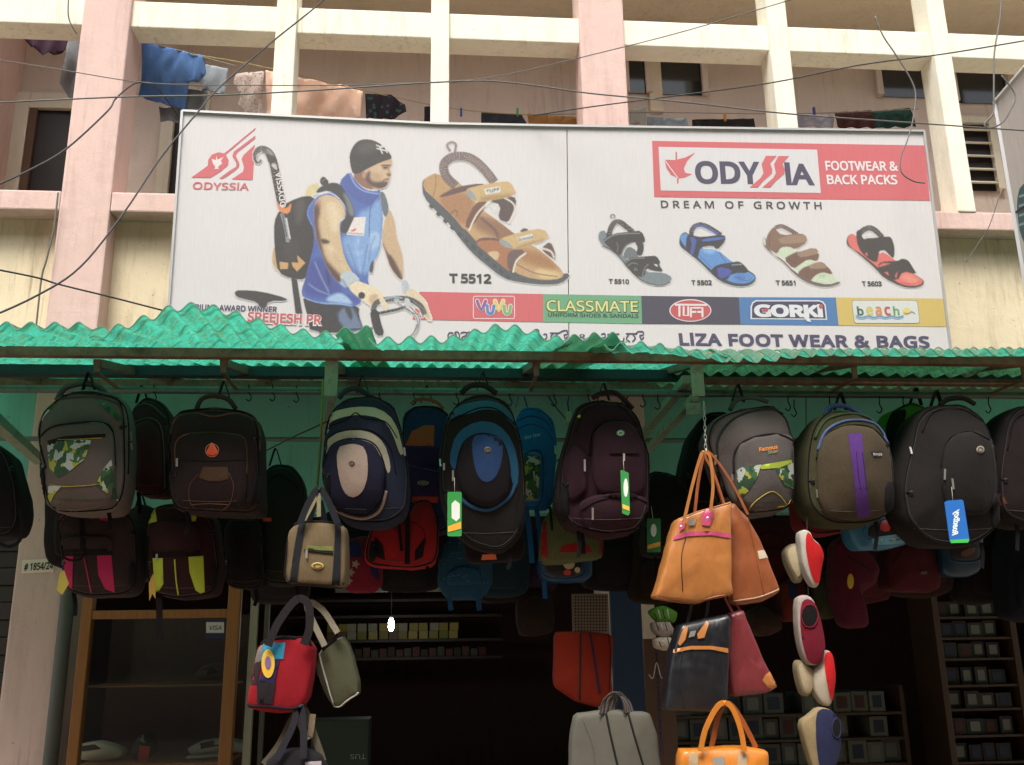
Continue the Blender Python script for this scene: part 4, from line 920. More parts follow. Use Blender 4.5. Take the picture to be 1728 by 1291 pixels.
    def handle(s, pts, mat, d0=0.0, r=.011, w=None, name='top_handle', dd=None):
        mat = fabric(mat) if isinstance(mat, str) else mat
        n = len(pts); q = [P(x, y, s.d+d0+(dd[i] if dd else 0)) for i, (x, y) in enumerate(pts)]; c = catmull(q, 6)
        if w: V, Fc = strapvf(c, w, .004, Vector((1, 0, 0))); return mk(name, V, Fc, mat, s.root, smooth=False)
        return tube(name, c, r, mat, s.root, 8)
    def trim(s, col='#0e0d0d', col2='#4a4744'):   # edge piping, side zip, base seam, stitched lines and a loose strap end
        n = len(s.out); cx = sum(p[0] for p in s.out)/n; cy = sum(p[1] for p in s.out)/n; ys = [p[1] for p in s.out]; y0, y1 = min(ys), max(ys)
        f = lambda k, t=1.0: [(cx+(x-cx)*k, cy+(y-cy)*k) for x, y in s.out if y < y0+(y1-y0)*t]
        for k, c, r in ((.955, col, .003), (.925, col2, .0009)):
            q = [(cx+(x-cx)*k, cy+(y-cy)*k) for x, y in s.out]; s.line([q[i] for i in range(0, n, 2)], fabric(c), r, 'edge_piping', True, n=2)
        w = max(p[0] for p in s.out)-min(p[0] for p in s.out); yb = y1-(y1-y0)*.13
        s.line([(cx-w*.4, yb), (cx, yb+3), (cx+w*.4, yb)], fabric(col2), .001, 'stitching', n=4)
        sx = random.choice((-1, 1)); px = cx+sx*w*.44
        s.panel([(px-w*.045, y1-(y1-y0)*.38), (px+w*.045, y1-(y1-y0)*.36), (px+w*.04, y1-(y1-y0)*.1), (px-w*.06, y1-(y1-y0)*.1)], '#151314', .006, .006, 'side_pocket', 20, 1)
        for k, t in ((1, .3), (-1, .62)):
            ya = y0+(y1-y0)*t; s.line([(cx+k*w*.47, ya), (cx+k*w*.40, ya+3)], fabric(col), .004, 'compression_strap', n=3); s.panel([(cx+k*w*.42-3, ya-2), (cx+k*w*.42+3, ya-2), (cx+k*w*.42+3, ya+6), (cx+k*w*.42-3, ya+6)], plain('#121212', 1, .35), .003, .001, 'buckle', 10, 0)
        s.line([(cx-w*.2, y0+(y1-y0)*.06), (cx, y0+(y1-y0)*.045), (cx+w*.2, y0+(y1-y0)*.06)], fabric(col2), .0012, 'stitching', n=4)
        xs = cx+w*random.choice((-.3, .28)); s.handle([(xs, y1-8), (xs+3, y1+14), (xs-2+random.random()*5, y1+26+random.random()*16)], col, .03, w=.014, name='strap_end')
    def hang(s, x, y, mat='#1c1a1a'):      # loop of webbing up to the pipe
        q = [P(x-10, y+8, s.d+.05), P(x-2, y-18, s.d+.03), P(x+2, y-18, s.d+.03), P(x+10, y+8, s.d+.05)]
        V, Fc = strapvf(catmull(q, 5), .024, .003, Vector((0, 1, 0))); return mk('hanging_loop', V, Fc, fabric(mat), s.root)
def _dens(out, step):
    o = []
    for i in range(len(out)):
        a, b = out[i], out[(i+1) % len(out)]; k = max(1, int(math.dist(a, b)/step))
        o += [(a[0]+(b[0]-a[0])*j/k, a[1]+(b[1]-a[1])*j/k) for j in range(k)]
    return o
def card(parent_bag, pts, d, col, col2=None, label=None, figs=(), g=1.3, name='hang_tag', cord=None):
    # swing tag: a thin printed card
    f = [P(x, y, d) for x, y in pts]; n = len(f); b = [p+Vector((0, .002, 0)) for p in f]
    o = mk(name, f+b, [list(range(n))[::-1], [n+i for i in range(n)]]+[[i, (i+1) % n, n+(i+1) % n, n+i] for i in range(n)], M_LAB, parent_bag.root, cols=[lin(col, g)]*(2*n), label=label)
    for k, (c, q) in enumerate(figs):
        v, fc = fill2d(q); mk('tag_print', [P(x, y, d-.0008*(k+1)) for x, y in v], fc, M_LAB, o, cols=[lin(c, g)]*len(v))
    if cord: tube('tag_cord', [P(x, y, d+.001) for x, y in cord], .0009, plain('#d8d4c8', 1), o, 5)
    return o
FR = 'backpacks in the front row on the awning pipe'
SR = 'bags hanging behind the front row'
# A grey backpack with camouflage panels
b = Bag('backpack', 'grey backpack with green and yellow camouflage panels in front of the pink pillar', 'backpack',
        [(62, 690), (95, 662), (150, 655), (205, 668), (212, 700), (214, 820), (200, 862), (140, 868), (85, 866), (72, 820), (54, 730)], 3.42, .17, '#5d5450', .035, yaw=-.12, group=FR)
b.panel([(72, 730), (100, 715), (175, 712), (192, 730), (196, 800), (190, 852), (140, 862), (85, 860), (74, 800)], '#5b524e', .022, .012)
b.zip([(78, 790), (68, 745), (85, 722), (125, 714), (170, 713), (190, 728), (194, 785)])
b.patch([(80, 752), (96, 745), (155, 741), (143, 775), (118, 795), (98, 806), (84, 790)], M_CAMO, 'print_patch'); b.patch([(66, 690), (95, 682), (78, 700), (58, 716)], M_CAMO, 'print_patch')
b.patch([(162, 674), (185, 680), (208, 708), (200, 712), (180, 695)], M_CAMO, 'print_patch'); b.patch([(188, 775), (192, 805), (201, 850), (180, 832), (162, 818), (176, 790)], M_CAMO, 'print_patch')
b.patch([(82, 820), (104, 820), (92, 835), (80, 858)], M_CAMO, 'print_patch'); b.patch([(80, 744), (110, 736), (178, 732), (178, 738), (115, 742), (84, 752)], '#1a1616', 'pocket_opening')
b.line([(98, 742), (135, 741), (172, 739)], plain('#b8a030', 1.6), .0016); b.line([(84, 818), (110, 821), (150, 819), (175, 815)], plain('#a89a30', 1.6), .0013)
b.text('Power', (118, 842), (150, 841), 5, '#3c5c34'); b.pull(66, 780, 18, -.1); b.pull(220, 728, 16); b.pull(220, 748, 12, .1)
b.handle([(96, 676), (110, 655), (140, 647), (168, 654), (182, 672)], '#4a4844', .05, .011); b.hang(150, 650)
b.zip([(64, 700), (90, 672), (150, 664), (200, 676), (216, 712), (216, 800)]); b.line([(60, 708), (88, 678), (150, 670), (198, 682), (210, 715)], '#3c3c38', .003)
b.trim()
# K small maroon one behind
b = Bag('backpack', 'small maroon and green backpack half hidden between the grey camouflage and the dark trolley-shaped backpacks', 'backpack',
        [(218, 690), (240, 668), (270, 676), (286, 700), (288, 800), (280, 838), (225, 838)], 3.75, .14, '#3a1c1e', .025, group=SR)
b.panel([(222, 722), (250, 708), (270, 725), (276, 800), (270, 836), (224, 838)], '#3e1e20', .012); b.line([(228, 712), (255, 706), (274, 730), (278, 830)], '#6a5c50', .002); b.line([(222, 690), (250, 682), (280, 706)], '#3c5040', .004)
b.hang(240, 672); b.line([(226, 838), (250, 836), (276, 832)], '#6a4c40', .002)
b.trim()
# B dark trolley shaped
b = Bag('backpack', 'tall dark brown box-shaped backpack with a small orange badge beside the grey camouflage one', 'backpack',
        [(282, 718), (300, 690), (360, 684), (425, 692), (438, 720), (442, 860), (430, 868), (360, 866), (290, 862), (280, 800)], 3.42, .2, '#2a1f1e', .02, yaw=-.05, group=FR, it=2)
b.panel([(290, 705), (330, 697), (360, 701), (400, 697), (432, 710), (434, 860), (290, 860)], '#291d1c', .014, .008, 'front_panel'); b.panel([(296, 748), (310, 732), (405, 733), (416, 750), (418, 860), (298, 862)], '#251a1a', .018, .008)
b.line([(284, 735), (300, 704), (330, 697), (360, 703), (400, 698), (434, 715), (438, 760)], '#6e4a36', .0026); b.line([(296, 780), (298, 745), (325, 731), (390, 732), (414, 745), (416, 800)], '#6e4a36', .0024)
b.line([(284, 712), (300, 696), (360, 690), (420, 698), (438, 720)], '#4a4238', .003)
b.patch([(343, 788), (384, 788), (386, 808), (372, 812), (352, 812), (336, 806)], '#4a3628', 'cut_panel'); b.line([(335, 800), (320, 820), (322, 850), (340, 864)], '#5a3e30', .0016); b.line([(386, 798), (394, 820), (388, 850), (372, 862)], '#5a3e30', .0016); b.line([(300, 776), (360, 778), (414, 776)], '#171212', .0016)
b.line([(322, 852), (350, 850), (388, 852)], '#5a3e30', .0016); b.panel([(347, 765), (358, 744), (370, 765), (358, 770)], plain('#e0522c', 2.0, .4), .004, .002, 'badge', 24); b.line(ell(358, 760, 11, 11, 10), plain('#e8a080', 1.8), .001, 'badge_ring', True); b.pull(300, 774, 14)
b.handle([(332, 690), (340, 674), (360, 668), (385, 674), (398, 690)], '#3a2e28', .035, .009); b.hang(378, 665); b.panel([(300, 672), (330, 662), (400, 660), (436, 680), (432, 692), (360, 682), (300, 692)], '#4e4a3a', .006, .004, 'top_panel')
b.trim()
# C navy and cream
b = Bag('backpack', 'navy backpack with cream curved bands and a cream centre panel', 'backpack',
        [(540, 760), (552, 700), (580, 666), (625, 662), (665, 680), (685, 740), (692, 820), (686, 868), (650, 886), (590, 884), (552, 850), (540, 800)], 3.42, .18, '#23283a', .045, yaw=-.06, group=FR)
b.patch([(546, 712), (560, 695), (600, 686), (640, 688), (668, 712), (682, 766), (676, 772), (662, 730), (645, 706), (610, 700), (585, 702), (556, 712), (543, 735)], '#a8a890', 'contrast_band', it=1)
b.patch([(535, 785), (548, 745), (575, 727), (620, 726), (648, 745), (660, 785), (656, 806), (645, 770), (620, 746), (580, 744), (552, 768), (540, 800)], '#a89f8e', 'contrast_band', it=1)
b.panel([(545, 790), (560, 752), (595, 738), (632, 750), (650, 790), (646, 840), (620, 868), (585, 866), (558, 842)], '#1d1c30', .02, .02)
b.patch([(568, 756), (592, 748), (618, 754), (622, 800), (612, 832), (594, 842), (578, 828), (570, 795)], '#a08c80', 'centre_panel', it=1)
b.line([(553, 830), (570, 862), (610, 875), (640, 862), (652, 828)], '#9a8276', .006, 'contrast_band'); b.line([(545, 790), (560, 752), (595, 740), (632, 750), (650, 792), (646, 838), (620, 866), (585, 864), (556, 838), (545, 795)], '#14141e', .003)
b.line([(546, 722), (585, 708), (600, 697), (615, 706), (650, 712), (670, 740)], '#14161e', .003); b.line([(540, 770), (556, 738), (590, 725), (630, 728), (658, 755), (668, 800)], '#14161e', .003)
b.badge(594, 782, 5.5, '#8a6c60'); b.handle([(572, 672), (585, 659), (605, 657), (635, 676)], '#28323a', .03, .01); b.hang(612, 655); b.pull(681, 756, 14, .1); b.pull(545, 785, 12); b.line([(590, 726), (597, 736), (596, 742)], '#8a8674', .001)
for a in ((532, 845, 512, 905), (540, 845, 552, 900)): b.handle([(a[0], a[1]), ((a[0]+a[2])/2, (a[1]+a[3])/2), (a[2], a[3])], '#1c1f26', .02, w=.022, name='shoulder_strap')
b.trim()
# M navy with orange quarter
b = Bag('backpack', 'navy and purple backpack with an orange quarter panel, behind the black and blue one', 'backpack',
        [(678, 700), (700, 682), (735, 680), (762, 700), (770, 820), (760, 900), (700, 905), (682, 850)], 3.78, .15, '#232a4c', .03, group=SR)
b.patch([(684, 752), (695, 728), (716, 718), (733, 718), (732, 753)], '#a8492a', 'contrast_patch', it=0); b.patch([(682, 756), (760, 756), (764, 850), (690, 850)], '#2c1c40', 'lower_panel'); b.panel([(695, 802), (715, 788), (745, 790), (752, 840), (735, 852), (700, 842)], '#2b1c40', .012)
b.line([(686, 784), (710, 790), (740, 796)], '#5a4c40', .0014); b.badge(714, 815, 10, '#8c8460', ry=4); b.handle([(696, 678), (712, 673), (735, 678), (748, 690)], '#7c4a30', -.01, .007); b.hang(720, 672); b.patch([(696, 838), (740, 838), (738, 848), (694, 848)], '#8c3424', 'contrast_patch')
b.trim()
# D black and blue
b = Bag('backpack', 'black backpack with concentric blue curved bands and a green hang tag', 'backpack',
        [(742, 760), (752, 700), (780, 668), (820, 660), (860, 676), (882, 740), (890, 830), (880, 900), (850, 935), (800, 925), (760, 890), (742, 830)], 3.42, .19, '#1d1917', .045, yaw=-.02, group=FR)
b.patch([(746, 722), (760, 695), (785, 680), (830, 674), (858, 690), (876, 726), (866, 720), (846, 694), (815, 690), (790, 700), (770, 700)], '#2c5a70', 'contrast_band', it=1)
b.patch([(757, 776), (770, 730), (805, 710), (840, 714), (866, 745), (876, 790), (872, 830), (862, 810), (856, 760), (830, 736), (800, 735), (778, 758), (768, 800)], '#28597a', 'contrast_band', it=1)
b.panel([(770, 790), (780, 748), (812, 730), (846, 744), (862, 790), (856, 836), (830, 858), (800, 850), (778, 826)], '#1a1517', .02, .018)
b.patch([(796, 736), (820, 732), (848, 740), (848, 775), (838, 805), (820, 817), (806, 805), (798, 775)], '#283f66', 'centre_panel', it=1); b.line([(770, 830), (790, 852), (825, 860), (858, 840), (870, 815)], '#2a5070', .007, 'contrast_band')
b.line([(770, 790), (782, 748), (812, 732), (846, 744), (860, 790), (854, 834)], '#0e0c0e', .003); b.badge(823, 760, 6, '#6e5c4c'); b.handle([(778, 664), (792, 652), (815, 650), (838, 664)], '#221e1c', .03, .011); b.hang(815, 650)
b.line([(760, 712), (790, 696), (815, 688), (840, 692), (868, 716)], '#0e0c0e', .003); b.pull(765, 794, 18); b.pull(750, 782, 12); b.pull(744, 775, 12, .1)
card(b, rrect(755, 830, 779, 905, 3), 3.33, '#2c8c3c', figs=(('#d8dcd4', [(762, 850), (768, 844), (776, 850), (776, 874), (770, 880), (762, 874)]), ('#e0a030', [(756, 888), (778, 880), (778, 892), (756, 898)])), cord=[(767, 806), (767, 832)])
b.trim()
# N blue school bag
b = Bag('school_bag', 'bright blue school bag with a printed picture panel, right of the black and blue backpack', 'school bag',
        [(872, 705), (885, 682), (910, 684), (932, 706), (940, 740), (936, 850), (925, 858), (870, 850)], 3.8, .14, '#1e5c94', .02, group=SR)
b.panel([(872, 762), (915, 762), (918, 848), (872, 846)], plain('#245a8c', G_BAG*.8, .3), .008, .003, 'picture_frame'); b.patch([(884, 770), (912, 770), (908, 842), (884, 842)], camo(1.0), 'picture', off=.004)
for y in (690, 702, 716): b.line([(872, y+8), (895, y), (920, y+8), (932, y+26)], '#174a78', .003)
b.text('Nice Time', (885, 742), (912, 736), 6, '#9ab4c4', shear=.3); b.hang(880, 680, '#1e5c94'); b.pull(936, 752, 14); b.line([(886, 765), (914, 765), (913, 846), (884, 846), (886, 765)], '#1a3c60', .002)
for x in (888, 905): b.handle([(x, 856), (x+6, 900), (x+10, 950)], '#1c5488', .02, w=.02, name='shoulder_strap')
# E maroon
b = Bag('backpack', 'plain maroon backpack with silver zip pulls and a long green hang tag', 'backpack',
        [(962, 720), (975, 682), (1010, 670), (1055, 674), (1082, 700), (1098, 760), (1098, 850), (1080, 898), (1020, 906), (962, 890), (940, 850), (945, 780)], 3.42, .19, '#2e1820', .04, yaw=.02, group=FR)
b.panel([(1002, 730), (1020, 712), (1062, 712), (1084, 740), (1088, 820), (1075, 840), (1010, 836), (998, 800)], '#2f1922', .018, .012); b.panel([(975, 850), (1000, 836), (1060, 830), (1092, 842), (1088, 885), (1050, 900), (985, 892)], '#2d1821', .022, .014)
b.panel([(952, 780), (968, 750), (990, 765), (990, 830), (960, 850)], '#2d1821', .012, .01); b.line([(995, 770), (1000, 730), (1025, 712), (1065, 714), (1084, 742)], '#120a0e', .003); b.line([(980, 862), (1010, 845), (1060, 838), (1092, 848)], '#120a0e', .003)
b.line([(972, 730), (990, 690), (1040, 682), (1078, 720)], '#1a0f14', .003); b.patch([(1025, 752), (1075, 752), (1078, 766), (1028, 766)], '#28141c', 'pocket_flap', off=.008); b.badge(1047, 731, 7, '#4c8c5c', '#e0e4da', ry=5.5)
b.pull(986, 776, 20); b.pull(1052, 766, 12); b.pull(1000, 857, 20); b.patch([(977, 700), (982, 702), (979, 706), (974, 704)], plain('#c8c030', 2), 'side_label'); b.handle([(1000, 672), (1015, 664), (1040, 664), (1068, 690)], '#2a1c20', .02, .01); b.hang(1018, 668)
card(b, [(1047, 794), (1050, 793), (1061, 798), (1063, 866), (1060, 870), (1050, 866)], 3.32, '#2c8840', figs=(('#d8dcd4', ell(1056, 823, 4, 16, 12)), ('#e0b040', [(1050, 850), (1062, 855), (1062, 862), (1051, 858)])), cord=[(1052, 776), (1053, 795)])
b.handle([(980, 895), (983, 915), (984, 935)], '#1a1216', .05, w=.02, name='shoulder_strap')
b.trim()
# O black behind with green tag
b = Bag('backpack', 'black backpack almost hidden in shade right of the maroon backpack, with a green hang tag', 'backpack',
        [(1092, 800), (1110, 790), (1150, 805), (1172, 840), (1176, 930), (1090, 945)], 3.7, .15, '#191516', .03, group=SR)
card(b, rrect(1092, 875, 1115, 932, 2), 3.6, '#1e6c34', g=.9, figs=(('#c8ccc4', ell(1103, 895, 5, 11, 12)), ('#c89830', [(1093, 920), (1114, 914), (1114, 922), (1093, 927)])), cord=[(1099, 855), (1102, 876)])
b.trim()
b = Bag('backpack', 'black backpack seen as a dark edge left of the Famous Star backpack', 'backpack', [(1150, 800), (1165, 740), (1195, 695), (1230, 690), (1250, 760), (1240, 860), (1160, 870)], 3.72, .14, '#171213', .03, group=SR)
b.zip([(1160, 790), (1172, 745), (1200, 708)])
b.trim()
# F grey famous star
b = Bag('backpack', 'grey backpack with the stitched words Famous Star above green and yellow print', 'backpack',
        [(1190, 740), (1205, 705), (1250, 688), (1310, 680), (1336, 700), (1344, 740), (1344, 840), (1335, 862), (1260, 870), (1230, 850), (1212, 800)], 3.44, .17, '#58504e', .03, yaw=.14, group=FR)
b.panel([(1240, 770), (1250, 744), (1290, 732), (1330, 734), (1342, 750), (1342, 850), (1270, 866), (1240, 840)], '#56504e', .02, .01); b.line([(1238, 800), (1240, 762), (1265, 740), (1310, 732), (1340, 744)], '#2a2624', .004); b.line([(1212, 780), (1212, 740), (1240, 705), (1290, 690), (1330, 692)], '#26302a', .005)
b.text('Famous', (1281, 762), (1312, 757), 6.5, '#c87a34', bold=.03); b.text('Star', (1296, 766), (1313, 763), 5, '#8a8460', bold=.02)
b.patch([(1243, 790), (1258, 788), (1284, 784), (1278, 805), (1262, 830), (1244, 844)], M_CAMO, 'print_patch'); b.patch([(1278, 786), (1335, 776), (1339, 790), (1310, 790), (1285, 792)], plain('#8a9a30', 2.2), 'print_patch'); b.patch([(1308, 792), (1338, 780), (1340, 826), (1322, 818)], M_CAMO, 'print_patch')
b.line([(1262, 862), (1275, 846), (1300, 830), (1315, 836), (1328, 852)], plain('#b0a030', 1.8), .0016); b.line([(1312, 856), (1328, 852), (1334, 844)], plain('#b0a030', 1.8), .0016)
b.handle([(1232, 692), (1242, 676), (1268, 671), (1296, 678)], '#4a5048', .04, .009); b.hang(1245, 670); b.pull(1208, 768, 16); b.pull(1235, 800, 12)
b.trim()
# G olive purple stripe
b = Bag('backpack', 'olive green rounded backpack with a purple centre stripe at the right', 'backpack',
        [(1362, 760), (1372, 715), (1395, 692), (1440, 688), (1480, 705), (1505, 745), (1512, 830), (1505, 870), (1465, 886), (1400, 886), (1368, 860), (1360, 820)], 3.44, .18, '#3a3822', .04, yaw=.04, group=FR)
b.panel([(1378, 770), (1390, 735), (1425, 718), (1470, 722), (1498, 755), (1506, 830), (1500, 868), (1440, 880), (1392, 872), (1378, 840)], '#42382a', .018, .014, 'front_panel')
b.patch([(1431, 732), (1454, 731), (1460, 800), (1468, 872), (1446, 875), (1440, 800)], '#4c2c6c', 'contrast_stripe'); b.line([(1445, 762), (1448, 800), (1452, 826)], '#24123a', .002); b.line([(1455, 762), (1459, 800), (1462, 826)], '#24123a', .002)
b.line([(1380, 760), (1395, 727), (1430, 710), (1475, 715), (1500, 748)], '#4a5c86', .006, 'contrast_stripe'); b.line([(1378, 775), (1392, 736), (1430, 718), (1472, 723), (1500, 758), (1507, 820)], '#1e1c14', .004); b.line([(1375, 740), (1395, 708), (1440, 698), (1480, 712)], '#3a4a2e', .006)
b.patch([(1468, 762), (1490, 761), (1486, 770), (1474, 772)], plain('#1c1818', 2), 'label_patch'); b.text('Bagg', (1473, 769), (1487, 768), 4, '#c8c4bc', off=.005); b.handle([(1392, 700), (1400, 687), (1425, 685), (1458, 702)], '#3c4e76', .02, .009); b.hang(1418, 684); b.pull(1379, 826, 14)
b.trim()
# Q dark red behind
b = Bag('backpack', 'dark red backpack showing only its edges behind the olive backpack with the purple stripe', 'backpack',
        [(1346, 745), (1362, 725), (1420, 730), (1470, 850), (1462, 892), (1380, 905), (1352, 890), (1344, 820)], 3.7, .14, '#6a1a1e', .03, group=SR)
b.trim()
# P lime green behind
b = Bag('backpack', 'lime green and black backpack peeking out left of the plain black backpack', 'backpack',
        [(1496, 715), (1510, 690), (1540, 676), (1570, 690), (1560, 800), (1515, 810), (1500, 760)], 3.76, .13, '#4f8c2c', .03, group=SR)
b.panel([(1494, 720), (1506, 694), (1530, 690), (1522, 730), (1512, 768), (1500, 760)], '#1c201a', .01, .008, 'side_panel'); b.hang(1545, 676)
b.trim()
# H black
b = Bag('backpack', 'plain black backpack with a round metal badge and a blue hang tag', 'backpack',
        [(1538, 745), (1548, 700), (1575, 680), (1630, 678), (1665, 700), (1680, 745), (1690, 820), (1690, 890), (1640, 925), (1570, 920), (1530, 880), (1520, 820)], 3.44, .19, '#1d1917', .045, group=FR)
b.panel([(1590, 760), (1610, 732), (1650, 728), (1674, 750), (1680, 840), (1660, 870), (1600, 870), (1586, 820)], '#1b1715', .018, .014); b.line([(1588, 790), (1600, 742), (1635, 728), (1670, 742)], '#0f0c0b', .003); b.badge(1654, 759, 6.5, '#8c8270'); b.pull(1594, 792, 18, -.05); b.pull(1606, 808, 18, .1); b.pull(1536, 755, 12, .2)
b.handle([(1586, 684), (1600, 674), (1625, 672), (1645, 682)], '#1e1a18', .02, .01); b.hang(1580, 680); b.line([(1556, 730), (1575, 696), (1620, 690), (1660, 712)], '#100d0c', .003)
card(b, [(1594, 848), (1598, 845), (1623, 843), (1626, 846), (1636, 912), (1633, 916), (1606, 917), (1603, 914)], 3.32, '#1e62b0', figs=(('#3cae48', [(1603.5, 911), (1635.5, 909), (1634, 915.5), (1605, 916.5)]),), cord=[(1606, 822), (1608, 846)])
_o = [o for o in b.root.children if o.name.startswith('hang_tag')][-1]; V, Fc = textvf('Roadboy', .04, .2)
mk('tag_lettering', [P(1607+(1615-1607)*u*.6+11*v*.9, 904-(904-860)*u-1.5*v, 3.3195) for u, v in V], Fc, M_LAB, _o, cols=[lin('#d0dcec', 1.3)]*len(V))
b.trim()
# I, J edges
b = Bag('backpack', 'black backpack cut off by the right edge of the picture, beside the plain black one', 'backpack',
        [(1700, 700), (1730, 678), (1800, 690), (1830, 760), (1830, 880), (1740, 890), (1690, 870), (1684, 800)], 3.46, .18, '#1b1313', .04, group=FR)
b.hang(1760, 680); b.line([(1700, 760), (1712, 710), (1740, 695)], '#0e0a0a', .003); b.patch([(1672, 838), (1690, 832), (1700, 850), (1680, 856)], '#5a3020', 'contrast_patch')
b.trim()
b = Bag('backpack', 'black bag cut off by the left picture edge, its strap in a loop', 'backpack',
        [(-80, 740), (-30, 735), (10, 760), (28, 820), (32, 880), (20, 905), (-60, 915), (-90, 860)], 3.5, .15, '#1b1618', .03, group=FR)
b.handle([(28, 850), (37, 880), (34, 910), (18, 922), (0, 918)], '#151214', .0, w=.012, name='shoulder_strap'); b.hang(-30, 735)
b.trim()
# L dark bags behind
b = Bag('backpack', 'dark olive backpack in deep shade left of the cream lunch bag, with an orange label', 'backpack',
        [(440, 800), (455, 780), (490, 782), (512, 810), (520, 960), (505, 990), (440, 985), (432, 900)], 3.85, .15, '#1c1e18', .03, group=SR)
b.hang(465, 778); b.line([(440, 830), (470, 800), (505, 826)], '#0e100c', .003); b.patch([(444, 874), (458, 874), (458, 880), (444, 880)], plain('#c84a2c', 1.6), 'label_patch')
b.trim()
b = Bag('backpack', 'black backpack hanging below the tall brown box-shaped one beside the lime striped backpack', 'backpack',
        [(378, 875), (440, 870), (446, 980), (430, 996), (385, 990), (374, 940)], 3.8, .15, '#171211', .03, group=SR)
b.zip([(384, 920), (400, 900), (425, 900), (438, 925)])
b.trim()
# R grey pink
b = Bag('backpack', 'small grey and pink backpack hanging under the grey camouflage backpack', 'backpack',
        [(96, 872), (140, 850), (200, 852), (230, 880), (234, 960), (222, 1004), (150, 1008), (108, 996), (98, 930)], 3.6, .14, '#332826', .035, group='small backpacks in the lower left row')
b.patch([(108, 938), (124, 938), (122, 1000), (110, 996)], '#b02c58', 'contrast_stripe'); b.patch([(164, 936), (188, 936), (194, 1000), (178, 994), (166, 970)], '#b02c58', 'contrast_stripe'); b.patch([(164, 868), (184, 868), (184, 880), (170, 878)], '#b02c58', 'contrast_stripe'); b.patch([(94, 866), (108, 870), (107, 878), (94, 876)], '#b02c58', 'contrast_stripe')
b.line([(142, 940), (148, 970), (154, 1000)], '#b03050', .0025); b.panel([(104, 905), (190, 905), (192, 932), (104, 934)], '#352a26', .01, .004, 'flap'); b.patch([(104, 928), (190, 926), (190, 937), (104, 939)], '#140e0e', 'webbing_strap'); b.patch([(134, 870), (142, 870), (145, 930), (136, 930)], '#140e0e', 'webbing_strap')
b.handle([(104, 920), (108, 940), (125, 946), (140, 940), (144, 925)], '#140f0e', -.05, .004, name='loop_strap')
card(b, [(100, 968), (108, 962), (116, 985), (105, 1004), (96, 996)], 3.5, '#a89838', g=.9)
b.trim()
# S maroon lime
b = Bag('backpack', 'small dark maroon and lime yellow backpack hanging under the box-shaped backpack', 'backpack',
        [(246, 880), (260, 850), (340, 848), (360, 880), (372, 960), (362, 1004), (300, 1012), (254, 1002), (244, 940)], 3.6, .14, '#2c1617', .035, group='small backpacks in the lower left row')
b.patch([(258, 942), (275, 942), (276, 985), (262, 1008)], '#a8b83c', 'contrast_stripe'); b.patch([(318, 940), (343, 938), (346, 1006), (330, 996), (320, 965)], '#a8b83c', 'contrast_stripe'); b.patch([(248, 848), (258, 840), (264, 870), (265, 880), (248, 884)], '#a8b83c', 'contrast_stripe'); b.patch([(322, 866), (333, 866), (330, 880), (324, 880)], '#a8b83c', 'contrast_stripe')
b.line([(295, 944), (297, 975), (301, 1004)], '#a8b83c', .003); b.panel([(256, 895), (270, 880), (325, 880), (338, 895), (338, 932), (258, 934)], '#2e181a', .01, .006, 'flap'); b.patch([(258, 932), (338, 928), (338, 938), (258, 940)], '#120c0c', 'webbing_strap'); b.handle([(268, 1008), (269, 1040), (270, 1080)], '#161011', .02, w=.022, name='hanging_strap')
card(b, [(251, 985), (258, 968), (263, 985), (262, 1010), (257, 1002), (252, 1014)], 3.5, '#a07c2c', g=.9); b.pull(266, 935, 10); b.text('AFO', (233, 994), (243, 994), 5, '#b8b4b0')
b.trim()
# U red
b = Bag('backpack', 'bright red backpack with black side pockets hanging under the navy and orange backpack', 'backpack',
        [(618, 915), (630, 885), (690, 870), (700, 845), (730, 842), (742, 880), (738, 950), (700, 960), (630, 955), (614, 945)], 3.74, .14, '#8e1c20', .03, group=SR)
b.patch([(633, 905), (646, 920), (650, 945), (636, 940), (632, 920)], '#180f10', 'side_pocket'); b.patch([(718, 905), (700, 930), (700, 946), (714, 940)], '#180f10', 'side_pocket'); b.line([(640, 890), (690, 880), (715, 895), (718, 920)], '#5c1014', .002)
b.handle([(686, 850), (688, 900), (687, 952)], '#140f12', -.035, w=.02, name='shoulder_strap'); b.handle([(672, 850), (674, 890), (678, 930)], '#140f12', -.035, w=.012, name='shoulder_strap')
b.trim()
# V red navy stars
b = Bag('school_bag', 'red and navy school bag with pale stars beside the khaki lunch bag', 'school bag',
        [(574, 930), (585, 908), (620, 905), (640, 930), (646, 985), (630, 1000), (580, 1000)], 3.9, .12, '#6c1a2a', .02, group=SR)
b.patch([(576, 918), (606, 912), (612, 940), (578, 940)], '#20244c', 'contrast_patch'); b.patch([(622, 915), (636, 930), (640, 980), (626, 970)], '#20244c', 'contrast_patch')
for x, y in ((592, 966), (588, 980), (600, 952)): b.patch([(x+(4 if k % 2 else 8)*math.cos(k*math.pi/5), y+(4 if k % 2 else 8)*math.sin(k*math.pi/5)) for k in range(10)], plain('#9a8a78', 1.6), 'star', step=20)
# W blue patterned
b = Bag('school_bag', 'teal blue school bag with a scribble pattern low under the black and blue backpack', 'school bag',
        [(740, 935), (755, 900), (800, 905), (830, 925), (832, 985), (815, 1012), (755, 1012), (738, 985)], 3.85, .12, '#1c4258', .02, group=SR)
b.panel([(752, 970), (775, 955), (808, 960), (815, 985), (755, 988)], '#1c425c', .01, .005)
for k in range(46):
    x, y = 745+random.random()*80, 915+random.random()*70; a = random.random()*6.28; b.line([(x, y), (x+4*math.cos(a), y+4*math.sin(a))], plain('#5c8a94', 1.5), .0009, 'scribble', n=1)
for x in (758, 806): b.handle([(x, 1000), (x+3, 1030)], '#1c4a70', .0, w=.02, name='shoulder_strap')
